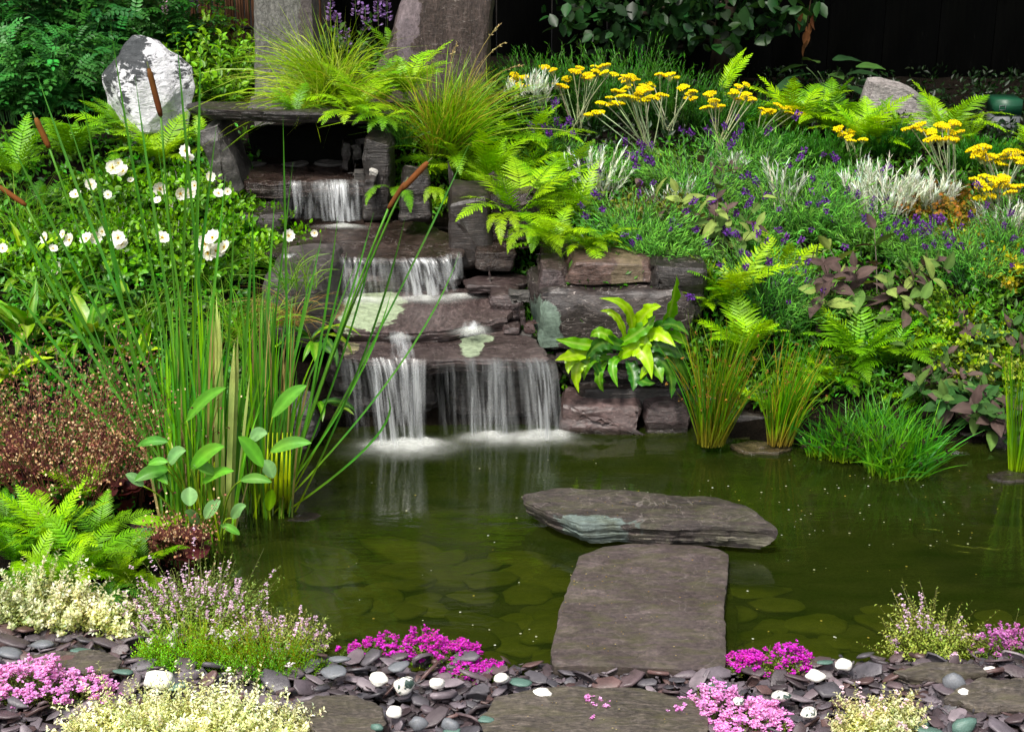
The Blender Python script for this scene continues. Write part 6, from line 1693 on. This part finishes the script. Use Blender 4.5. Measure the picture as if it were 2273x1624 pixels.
LM, GN, DP = ((.25, .45, .008), (.34, .5, .05)), ((.10, .28, .010), (.2, .36, .05)), ((.03, .115, .012), (.09, .2, .03))
for (b, m, tp, w, c_) in [((1370, 800), (1420, 775), (1447, 842), 34, LM), ((1365, 770), (1300, 765), (1232, 752), 26, GN), ((1350, 775), (1290, 785), (1232, 800), 30, LM), ((1345, 790), (1280, 790), (1262, 830), 30, LM), ((1340, 800), (1285, 810), (1285, 872), 26, LM), ((1355, 795), (1310, 800), (1296, 845), 28, GN),
                          ((1395, 770), (1395, 690), (1330, 662), 20, LM), ((1390, 765), (1370, 705), (1332, 690), 15, LM), ((1400, 760), (1430, 700), (1468, 680), 30, LM), ((1370, 765), (1420, 735), (1455, 700), 30, GN), ((1420, 765), (1455, 740), (1500, 770), 30, LM), ((1440, 770), (1490, 790), (1528, 850), 34, DP), ((1430, 785), (1470, 800), (1500, 860), 32, DP),
                          ((1410, 790), (1450, 810), (1470, 850), 28, GN), ((1390, 800), (1405, 830), (1405, 868), 24, DP), ((1380, 795), (1360, 810), (1372, 860), 20, GN), ((1450, 760), (1490, 745), (1530, 770), 28, GN), ((1430, 755), (1480, 720), (1530, 745), 26, DP), ((1400, 780), (1340, 760), (1300, 800), 30, DP), ((1420, 770), (1470, 770), (1540, 800), 32, DP),
                          ((1470, 750), (1490, 680), (1502, 608), 30, GN), ((1380, 775), (1340, 740), (1310, 748), 24, GN), ((1460, 800), (1485, 830), (1490, 885), 26, DP), ((1405, 785), (1440, 800), (1412, 850), 24, LM), ((1395, 770), (1430, 760), (1425, 800), 24, LM), ((1360, 780), (1320, 790), (1345, 850), 22, DP), ((1410, 800), (1420, 840), (1455, 850), 24, DP), ((1350, 800), (1330, 830), (1340, 870), 20, GN)]:
    tongue(b, m, tp, w, *c_, dy=R.uniform(-.14, -.02))

# ferns and rushes of the right shore
fern(1610, 690, 200, 14, 'yellow', 'soft yellow-green fern rising over the hart\'s tongue', y=4.5, pick=[0, 5, 1])
fern(1560, 690, 110, 8, 'bright', 'small lime fern at the end of the dark rock', y=4.46, pick=[0, 1, 2])
fern(1730, 650, 170, 13, 'yellow', 'yellow-green fern curling over the lavender', y=4.75, pick=[0, 1, 2])
fern(1650, 800, 190, 15, 'bright', 'lime fern behind the first rush tuft', y=4.4, pick=[0, 1, 5])
fern(1900, 850, 200, 20, 'mid', 'broad fern above the dark headed rushes', y=4.45, pick=[0, 1, 2, 5])
fern(1970, 830, 180, 18, 'mid', 'dark fern left of the large leaved sage', y=4.46, pick=[0, 1, 2, 3])
fern(1840, 870, 170, 15, 'bright', 'bright fern between the rush tufts and the broad fern', y=4.4, pick=[1, 2, 6])
fern(1700, 930, 110, 8, 'mid', 'low fern between the two rush tufts', y=4.33, pick=[1, 2, 3])
fern(2020, 930, 110, 9, 'mid', 'drooping fern before the sage leaves', y=4.32, pick=[2, 3, 6])
RU = [(.10, .28, .015), (.17, .33, .015), (.07, .22, .02), (.30, .26, .03)]
tuft('rush', 'rush', 1578, 985, 320, 300, .2, 'tall rush tuft with rusty seed heads beside the hart\'s tongue fern', RU, y=4.1, rad=.04, w=.0034, droop=.10, group='rush tufts along the right shore', basecol=(.28, .27, .03), seeds=(60, (.20, .10, .025), .0062), lean=(.02, -.05), part='stalks')
tuft('rush', 'rush', 1730, 985, 285, 240, .16, 'second tall rush tuft with reddish stalks right of the tan stone', RU, y=4.12, rad=.035, w=.0034, droop=.11, group='rush tufts along the right shore', basecol=(.30, .20, .04), seeds=(44, (.20, .09, .025), .006), lean=(.06, -.05), part='stalks')
DG = [(.065, .235, .018), (.10, .30, .02), (.04, .17, .02)]
for (u, v, h, n, rad, y, lb) in [(1880, 1015, 130, 260, .06, 4.05, 'low rush tuft with few dark heads left of the largest one'), (1990, 1055, 160, 420, .085, 3.97, 'largest low rush tuft with dark round heads standing in the water'), (1830, 1010, 90, 140, .05, 4.08, 'small rush tuft beside the second tall rushes'), (1960, 1005, 130, 240, .07, 4.15, 'rush tuft with dark heads behind the largest low one')]:
    tuft('rush', 'rush', u, v, h * 1.1, int(n * 1.2), .38, lb, DG, y=y, rad=rad, w=.0046, droop=.18, group='rush tufts along the right shore', basecol=(.20, .30, .02), seeds=(34, (.022, .012, .009), .0085), lmin=.35, part='stalks')
tuft('rush', 'rush', 2255, 1062, 370, 60, .05, 'tall straight rushes at the right edge of the pond', [(.13, .33, .012), (.2, .36, .02), (.07, .2, .02)], y=3.98, rad=.018, w=.0046, droop=.06, group='rush tufts along the right shore', basecol=(.26, .38, .02), lmin=.55, part='stalks')

# undergrowth that fills the gaps between the plants
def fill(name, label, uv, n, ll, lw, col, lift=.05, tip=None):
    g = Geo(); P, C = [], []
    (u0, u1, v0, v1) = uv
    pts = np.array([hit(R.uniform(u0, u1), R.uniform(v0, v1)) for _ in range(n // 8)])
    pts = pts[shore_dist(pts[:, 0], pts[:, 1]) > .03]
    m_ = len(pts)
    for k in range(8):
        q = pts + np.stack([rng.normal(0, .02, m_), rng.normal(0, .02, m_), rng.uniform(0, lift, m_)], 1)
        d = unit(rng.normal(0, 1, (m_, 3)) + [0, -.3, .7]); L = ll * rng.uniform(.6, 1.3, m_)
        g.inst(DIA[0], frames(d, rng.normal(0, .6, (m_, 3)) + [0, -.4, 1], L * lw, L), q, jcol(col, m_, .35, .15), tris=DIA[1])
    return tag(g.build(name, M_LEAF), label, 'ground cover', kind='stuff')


fill('undergrowth', 'low green ground cover between the plants of the right bank', (1150, 2330, 330, 900), 22000, .026, .4, (.055, .17, .014))
fill('undergrowth', 'low green ground cover between the plants of the left bank', (-300, 560, 300, 1150), 19000, .026, .5, (.055, .175, .016))
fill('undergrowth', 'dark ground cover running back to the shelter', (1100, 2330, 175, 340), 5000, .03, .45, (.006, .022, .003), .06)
fill('undergrowth', 'low ground cover under the ferns above the spring niche', (860, 1200, 300, 480), 3500, .024, .4, (.08, .2, .015), .03)

# ---------------------------------------------------------------- creeping thymes on the chippings
CREAM, CREAMT = (.62, .70, .26), (.90, .94, .62)
LILAC = [(.60, .42, .58), (.76, .62, .72), (.50, .32, .48)]
thyme(110, 1385, 115, 125, 'cream variegated thyme at the left edge beside the lower ferns', CREAM, [(.70, .66, .50)], n=260, per=26, ll=13, lw=8, nf=110, tipcol=CREAMT, up_spikes=20)
thyme(225, 1395, 85, 75, 'small cream thyme between the large cream and the lilac thyme', CREAM, None, n=140, per=26, ll=13, lw=7.5, tipcol=CREAMT, up_spikes=18)
thyme(430, 1400, 145, 130, 'tall lilac flowered thyme overhanging the pond corner', (.22, .38, .06), LILAC, n=640, per=14, ll=9, lw=4.5, nf=1800, fs=4.8, tipcol=(.26, .36, .09), up_spikes=60)
thyme(610, 1440, 110, 90, 'lilac thyme with pale yellow leaves at the pond edge', (.32, .44, .07), LILAC, n=430, per=13, ll=9, lw=4.5, nf=1000, fs=4.8, tipcol=(.36, .42, .12), up_spikes=46)
thyme(420, 1475, 110, 105, 'fine green thyme in front of the tall lilac one', (.12, .32, .014), [(.66, .60, .62)], n=420, per=16, ll=9, lw=3, nf=120, fs=5.5, tipcol=(.16, .38, .015), stemcol=(.22, .25, .02))
thyme(600, 1490, 115, 105, 'fine green thyme with golden stems right of the white pebble', (.11, .31, .014), [(.66, .60, .62)], n=430, per=16, ll=9, lw=3, nf=90, fs=5.5, tipcol=(.15, .36, .015), stemcol=(.26, .25, .02))
thyme(120, 1545, 150, 65, 'pale pink flowering thyme at the left edge', (.12, .19, .03), [(.70, .30, .66), (.80, .46, .76), (.58, .22, .54)], n=560, per=9, ll=7, lw=4, nf=3400, fs=7, ftop=.7, ry=70)
thyme(420, 1650, 245, 130, 'big cream variegated thyme along the bottom edge', (.62, .70, .26), [(.85, .80, .72)], n=640, per=26, ll=13, lw=7.5, nf=160, tipcol=CREAMT, up_spikes=60, ry=80)
thyme(690, 1640, 40, 60, 'small cream thyme sprig at the bottom edge', CREAM, None, n=40, per=24, ll=13, lw=7.5, tipcol=CREAMT, up_spikes=8)
MAG = [(.50, .035, .46), (.62, .08, .60), (.42, .03, .36), (.34, .05, .20)]
thyme(880, 1448, 125, 34, 'magenta thyme cushion at the pond edge left of the stepping stone', (.11, .20, .02), MAG, n=330, per=10, ll=8, lw=4, nf=700, fs=6.5, ftop=.75, ry=40, fcover=.6)
thyme(975, 1462, 85, 50, 'thick magenta thyme mound left of the stepping stone', (.10, .20, .02), MAG, n=330, per=9, ll=8, lw=4, nf=1300, fs=7, ftop=.7, ry=45)
thyme(1050, 1505, 75, 32, 'magenta thyme trailing down over the chippings', (.11, .21, .02), MAG, n=260, per=10, ll=8, lw=4, nf=600, fs=6.5, ftop=.7, ry=40, fcover=.7)
thyme(1710, 1490, 98, 48, 'magenta thyme cushion right of the stepping stone', (.13, .19, .03), MAG, n=430, per=9, ll=8, lw=4, nf=1300, fs=7, ftop=.65, ry=45)
PNK = [(.70, .30, .66), (.80, .46, .76), (.58, .22, .54)]
thyme(1300, 1622, 90, 50, 'pink thyme peeping in at the bottom edge of the wide slab', (.12, .18, .03), PNK, n=320, per=8, ll=8, lw=4, nf=2000, fs=7, ftop=.65, ry=50)
thyme(1610, 1618, 140, 62, 'pale pink thyme along the bottom edge right of the wide slab', (.12, .18, .03), PNK, n=480, per=8, ll=8, lw=4, nf=3200, fs=7, ftop=.65, ry=60)
thyme(1950, 1640, 75, 88, 'cream thyme at the bottom edge on the right', (.66, .70, .24), [(.76, .6, .68)], n=200, per=26, ll=12, lw=7, nf=200, tipcol=(.86, .86, .5), up_spikes=24, ry=45)
thyme(2070, 1470, 75, 115, 'lime thyme with lilac spikes at the pond edge on the right', (.24, .36, .035), LILAC, n=360, per=14, ll=10, lw=5, nf=420, fs=5.5, tipcol=(.42, .50, .12), up_spikes=36, ry=40)
thyme(2235, 1465, 75, 60, 'pink thyme at the right edge of the pond', (.13, .22, .03), [(.50, .16, .46), (.58, .26, .54), (.38, .10, .32)], n=300, per=9, ll=8, lw=4, nf=1000, fs=6.5, ftop=.65, ry=40, up_spikes=16)


def in_thyme(p):
    return any(((p[0] - a) / c) ** 2 + ((p[1] - b) / d) ** 2 < 1 for a, b, c, d in THY)


# ---------------------------------------------------------------- slate chippings, pebbles and creeping thyme
def chip_mat():
    m, t, out = nm('slate_chip')
    at = N(t, 'ShaderNodeAttribute', attribute_name='col'); oi = N(t, 'ShaderNodeObjectInfo'); g_ = N(t, 'ShaderNodeNewGeometry')
    fine = noise_tex(t, g_.outputs['Position'], 160, 5, .65); big = noise_tex(t, g_.outputs['Position'], 35, 4, .6)
    c = mix(t, 'MULTIPLY', 1, at.outputs['Color'], mix(t, 'MIX', mapr(t, big, .3, .7, 0, 1), (.7, .7, .7), (1.3, 1.28, 1.3)))
    c = mix(t, 'MULTIPLY', 1, c, mix(t, 'MIX', oi.outputs['Random'], (.72, .72, .74), (1.3, 1.26, 1.24)))
    p = N(t, 'ShaderNodeBsdfPrincipled'); t.links.new(c, p.inputs['Base Color']); t.links.new(mapr(t, big, .3, .7, .3, .55), p.inputs['Roughness'])
    b = N(t, 'ShaderNodeBump'); b.inputs['Strength'].default_value = .45; b.inputs['Distance'].default_value = .003; t.links.new(fine, b.inputs['Height']); t.links.new(b.outputs[0], p.inputs['Normal'])
    t.links.new(p.outputs[0], out.inputs[0])
    return m


M_CHIP = chip_mat()
CHIP_COL = [(.078, .056, .060), (.060, .048, .052), (.105, .084, .094), (.066, .062, .070), (.15, .128, .142), (.092, .054, .050), (.045, .038, .038)]
chip_t = []
for s in range(12):
    r = random.Random(s); n = r.choice([5, 6, 6, 7, 8]); a = np.arange(n) / n * 6.283 + np.array([r.uniform(-.25, .25) for _ in range(n)])
    rx, ry = r.uniform(.8, 1.1), r.uniform(.42, .7); rad = np.array([r.uniform(.7, 1.1) for _ in range(n)])
    x, y = rx * rad * np.cos(a), ry * rad * np.sin(a); h = r.uniform(.06, .12)
    tz = np.array([r.uniform(-.04, .04) for _ in range(n)])
    V = np.vstack([np.c_[x * .85, y * .85, np.full(n, -h)], np.c_[x, y, -h * .35 + tz], np.c_[x * .97, y * .96, h * .4 + tz], np.c_[x * .84, y * .82, h * .8 + tz], [[0, 0, h * .9]]])
    Q = [[k * n + j, k * n + (j + 1) % n, (k + 1) * n + (j + 1) % n, (k + 1) * n + j] for k in range(3) for j in range(n)]
    T = [[3 * n + j, 3 * n + (j + 1) % n, 4 * n] for j in range(n)]
    chip_t.append((V, T, Q))
chip_me = []
for (V, T, Q) in chip_t:
    for c_ in CHIP_COL[:6]:
        g = Geo(); g.add(V, T, Q, c_); chip_me.append(g.mesh('slate_chip', M_CHIP))


def front_spot(v0=1372, v1=1650, u0=-90, u1=2380, tries=400):
    for _ in range(tries):
        u, v = R.uniform(u0, u1), R.uniform(v0, v1); p = G(u, v, .03)
        if shore_dist(np.array([p[0]]), np.array([p[1]]))[0] > -.012 and p[1] < 3.45: return u, v, p
    return u, v, p


gb = Geo()
in_poly = lambda u, v, P: sum(((a[1] > v) != (b[1] > v)) and (u < (b[0] - a[0]) * (v - a[1]) / (b[1] - a[1]) + a[0]) for a, b in zip(P, P[1:] + P[:1])) % 2
SLAB_PX = [[(1215, 1200), (1620, 1200), (1620, 1482), (1215, 1482)], [(1060, 1590), (1100, 1545), (1200, 1528), (1400, 1524), (1530, 1545), (1575, 1585), (1560, 1640), (1080, 1640)], [(660, 1560), (700, 1540), (800, 1542), (850, 1565), (860, 1600), (800, 1640), (700, 1625)]]
K = 9000
P = np.zeros((0, 3)); cnt = 0; pos = []
while len(pos) < 3000:
    u, v, p = front_spot()
    if in_poly(u, v, SLAB_PX[0]): continue
    if not in_thyme(p) or R.random() < .3: pos.append(p)
# grit between the chips
grit = [front_spot()[2] for _ in range(1500)]
# a few rows out of frame in front, so the bed goes on
for _ in range(700): pos.append(np.array([R.uniform(-1.7, 1.7), R.uniform(2.1, 2.72), .03]))
pos = np.array(pos); grit = np.array(grit)
for s in range(12):
    P_ = pos[s::12]; n = len(P_)
    V, T, Q = chip_t[s]
    z = np.maximum(land(P_[:, 0], P_[:, 1]), .004) + rng.uniform(0, .012, n)
    E = [Euler((R.gauss(0, .2), R.gauss(0, .2), R.uniform(0, 6.28))).to_matrix() for _ in range(n)]
    sc_m = rng.uniform(.014, .028, n)
    M_ = np.array([np.array(e) for e in E]) * sc_m[:, None, None]
    gq = grit[s::12]; m_ = len(gq)
    Eg = np.array([np.array(Euler((R.gauss(0, .5), R.gauss(0, .5), R.uniform(0, 6.28))).to_matrix()) for _ in range(m_)]) * rng.uniform(.004, .009, m_)[:, None, None]
    gb.inst(V, Eg, np.c_[gq[:, 0], gq[:, 1], np.maximum(land(gq[:, 0], gq[:, 1]), .004) + rng.uniform(.006, .022, m_)], np.array(CHIP_COL)[rng.integers(0, 7, m_)] * rng.uniform(.7, 1.3, (m_, 1)), tris=T, quads=Q)
    gb.inst(V, M_, np.c_[P_[:, 0], P_[:, 1], z], np.array(CHIP_COL)[rng.integers(0, 7, n)] * rng.uniform(.75, 1.25, (n, 1)), tris=T, quads=Q)
chip_bed = ground
tag(gb.build('slate_chippings', M_CHIP, ground), kind='stuff')

got = []
for k in range(9000):
    if len(got) >= 290: break
    u, v, p = front_spot(1390, 1640, -40, 2320)
    if any(in_poly(u, v, S_) for S_ in SLAB_PX) or in_thyme(p): continue
    r = R.choice([.024, .028, .032, .037, .043]) * R.uniform(.85, 1.1)
    if any((p[0] - q[0]) ** 2 + ((p[1] - q[1]) * 1.3) ** 2 < ((r + q[2]) * .50) ** 2 for q in got): continue
    got.append((p[0], p[1], r))
    edge = R.random()
    rx, ry = (R.gauss(.1, .34), R.gauss(0, .34)) if edge > .12 else (R.uniform(.9, 1.4) * R.choice([-1, 1]), R.gauss(0, .3))
    link('slate_chip', R.choice(chip_me), chip_bed, (p[0], p[1], max(ground_z(p[0], p[1]), .006) + .014 + R.uniform(0, .01)), (rx, ry, R.uniform(-.9, .9) + R.choice([0, 3.14])), (r, r * R.uniform(.85, 1.15), r * R.uniform(.8, 1.5)))

M_FLAT = slate_mat('flat_bed_slate', (.052, .044, .038), (.085, .072, .062), wet=.45, streak=(2, 8, 8), moss=(.075, .07, .03), bump=.35, lines=.1)
slab('paving_slab', pxl(SLAB_PX[1], .05), .05, .03, M_FLAT, 'wide flat slate slab at the bottom edge before the stepping stone', seed=101, jag=.005, layers=2)
slab('paving_slab', pxl(SLAB_PX[2], .05), .05, .025, M_FLAT, 'flat slate slab among the chippings right of the cream thyme', seed=102, jag=.005, layers=2)
slab('paving_slab', pxl([(75, 1452), (110, 1440), (220, 1444), (270, 1462), (262, 1482), (180, 1486), (95, 1472)], .055), .055, .022, M_FLAT, 'long flat slate behind the pale pink thyme', seed=103, jag=.004, layers=3, rise=(.02, .12))
slab('paving_slab', pxl([(2090, 1545), (2130, 1522), (2200, 1512), (2290, 1512), (2300, 1565), (2180, 1562)], .065), .065, .03, M_FLAT, 'flat slate with a broken edge at the lower right', seed=104, jag=.007, layers=3, rise=(0, .1))
slab('paving_slab', pxl([(1985, 1488), (2050, 1476), (2170, 1478), (2200, 1492), (2120, 1502), (2010, 1500)], .06), .06, .018, M_FLAT, 'long thin slate under the lilac and lime thyme', seed=106, jag=.004, layers=2)

def quartz_mat(name, veins, dark=(.03, .06, .05), base=(.78, .76, .72)):
    m, t, out = nm(name); tc = N(t, 'ShaderNodeTexCoord'); k1 = noise_tex(t, tc.outputs['Object'], 1.3, 5, .6, .5); k2 = noise_tex(t, tc.outputs['Object'], 6, 5, .6)
    c = mix(t, 'MIX', mapr(t, k1, veins, veins + .05, 0, 1), base, dark); c = mix(t, 'MULTIPLY', 1, c, mix(t, 'MIX', mapr(t, k2, .3, .7, 0, 1), (.8, .78, .72), (1.08, 1.08, 1.08)))
    p = N(t, 'ShaderNodeBsdfPrincipled'); t.links.new(c, p.inputs['Base Color']); p.inputs['Roughness'].default_value = .45
    b = N(t, 'ShaderNodeBump'); b.inputs['Strength'].default_value = .4; b.inputs['Distance'].default_value = .003; t.links.new(k2, b.inputs['Height']); t.links.new(b.outputs[0], p.inputs['Normal']); t.links.new(p.outputs[0], out.inputs[0])
    return m


QW, QV, QD = quartz_mat('white_quartz', .80), quartz_mat('veined_quartz', .60), quartz_mat('banded_quartz', .50)
GRN = quartz_mat('green_slate', .62, (.05, .09, .08), (.085, .16, .135))
GRY = quartz_mat('blue_grey_slate', .7, (.07, .07, .08), (.14, .15, .17))
PEB = 'pale pebbles among the chippings'
for k, (u, v, w, h, mt, lb) in enumerate([(355, 1497, 66, 50, QV, 'largest white pebble with green cracks left of the bright thyme'), (840, 1497, 44, 26, QW, 'smooth cream pebble right of the lilac thyme'), (898, 1508, 50, 44, QD, 'white pebble with a dark green base'), (971, 1506, 34, 28, QV, 'small veined white pebble below the magenta thyme'),
                                          (1114, 1496, 36, 24, QW, 'white pebble at the right tip of the magenta thyme'), (876, 1570, 36, 30, QW, 'cream pebble in front of the veined ones'), (1875, 1466, 42, 22, QW, 'white wedge pebble at the pond edge on the right'), (1810, 1489, 42, 26, QW, 'white pebble beside the right magenta thyme'), (2138, 1531, 36, 32, QW, 'bright white pebble beside the broken edged slate'),
                                          (1795, 1573, 38, 20, QD, 'white and green mottled pebble above the pink thyme'), (1735, 1535, 46, 22, QD, 'striped white and green pebble in the chippings'), (2196, 1479, 26, 16, QW, 'small white pebble under the right edge thyme'), (1640, 1548, 26, 18, QD, 'small mottled pebble near the wide flat slab'), (1200, 1528, 40, 14, QV, 'thin speckled white pebble before the stepping stone'), (1215, 1533, 22, 12, QV, 'tiny speckled pebble before the stepping stone')]):
    p = G(u, v + h * .4, .055); s = 1 / PPM(p)
    o = link('pebble', pebble_mesh('pebble', mt, k + 11, .8, 3, .16), None, (p[0], p[1], .05 + h * s * .28), (R.uniform(-.2, .2), R.uniform(-.2, .2), R.uniform(0, .4)), (w * s * .5, w * s * .42, h * s * .56)); tag(o, lb, 'pebble', PEB)
for k, (u, v, w, h, mt, lb) in enumerate([(2140, 1596, 56, 40, GRN, 'large rounded green slate at the lower right'), (1155, 1505, 50, 22, GRN, 'green slate sliver right of the magenta thyme'), (1590, 1518, 62, 18, GRN, 'long green slate below the right magenta thyme'), (392, 1514, 52, 24, GRN, 'green slate beside the largest white pebble'), (2062, 1612, 70, 18, GRN, 'long pale green slate right of the bottom cream thyme'),
                                          (1004, 1612, 36, 20, GRN, 'small green slate at the bottom centre'), (1078, 1588, 34, 14, GRN, 'thin green flake at the left end of the wide slab'), (838, 1605, 28, 20, GRN, 'green chip by the cream thyme tip'), (2040, 1590, 50, 22, GRN, 'dull green slate left of the rounded green one'), (275, 1482, 46, 22, GRN, 'grey green slate right of the long flat slate'), (1832, 1462, 40, 16, GRN, 'green slate by the white wedge pebble'), (180, 1436, 46, 16, GRN, 'pale green slate on the flat slate behind the pink thyme'),
                                          (752, 1452, 50, 30, GRY, 'blue grey rounded slate right of the lilac thyme'), (885, 1470, 46, 24, GRY, 'flat grey slate under the magenta thyme'), (740, 1480, 64, 30, GRY, 'mauve grey slate in front of the blue grey one'), (928, 1592, 40, 44, GRY, 'upright speckled grey slate at the bottom'), (1000, 1596, 38, 46, GRY, 'upright mauve slate at the bottom centre'), (2115, 1500, 48, 52, GRY, 'grey upright slate behind the bright white pebble'), (95, 1418, 56, 36, GRY, 'reddish mauve slate block under the cream thyme'), (20, 1436, 70, 44, GRY, 'mauve slate at the left edge')]):
    p = G(u, v + h * .4, .05); s = 1 / PPM(p)
    o = link('slate_pebble', pebble_mesh('slate_pebble', mt, k + 51, .42 if h < w * .7 else .7, 2, .22), None, (p[0], p[1], .045 + h * s * .25), (R.uniform(-.3, .1), R.uniform(-.2, .2), R.uniform(-.4, .4)), (w * s * .52, w * s * .36, h * s * .6)); tag(o, lb, 'slate', 'coloured slates among the chippings')

# tiny fallen petals on the stones
g = Geo()
for _ in range(95):
    k = R.random()
    if k < .55: u, v, z = R.uniform(1245, 1600), R.uniform(1225, 1465), .0405
    elif k < .75: u, v, z = R.uniform(1110, 1530), R.uniform(1550, 1620), .0565
    else: u, v, z = R.uniform(1240, 1600), R.uniform(1100, 1150), .083
    q = G(u, v, z); r = R.choice([.0011, .0015, .002]); a_ = R.uniform(0, 6)
    an = a_ + np.arange(5) / 5 * 6.283
    g.add(np.c_[q[0] + r * np.cos(an), q[1] + r * .7 * np.sin(an), np.full(5, z) + R.uniform(0, .001)], tris=[[0, i, i + 1] for i in range(1, 4)], col=R.choice([(.42, .28, .03), (.30, .20, .05), (.5, .42, .2)]))
tag(g.build('fallen_petals', M_PETAL), 'tiny yellow petals fallen on the slate slabs', 'petals', kind='stuff')

for o in scene.objects:
    if o.parent is None and o.get('category') and not o.get('kind'): o['kind'] = 'thing'
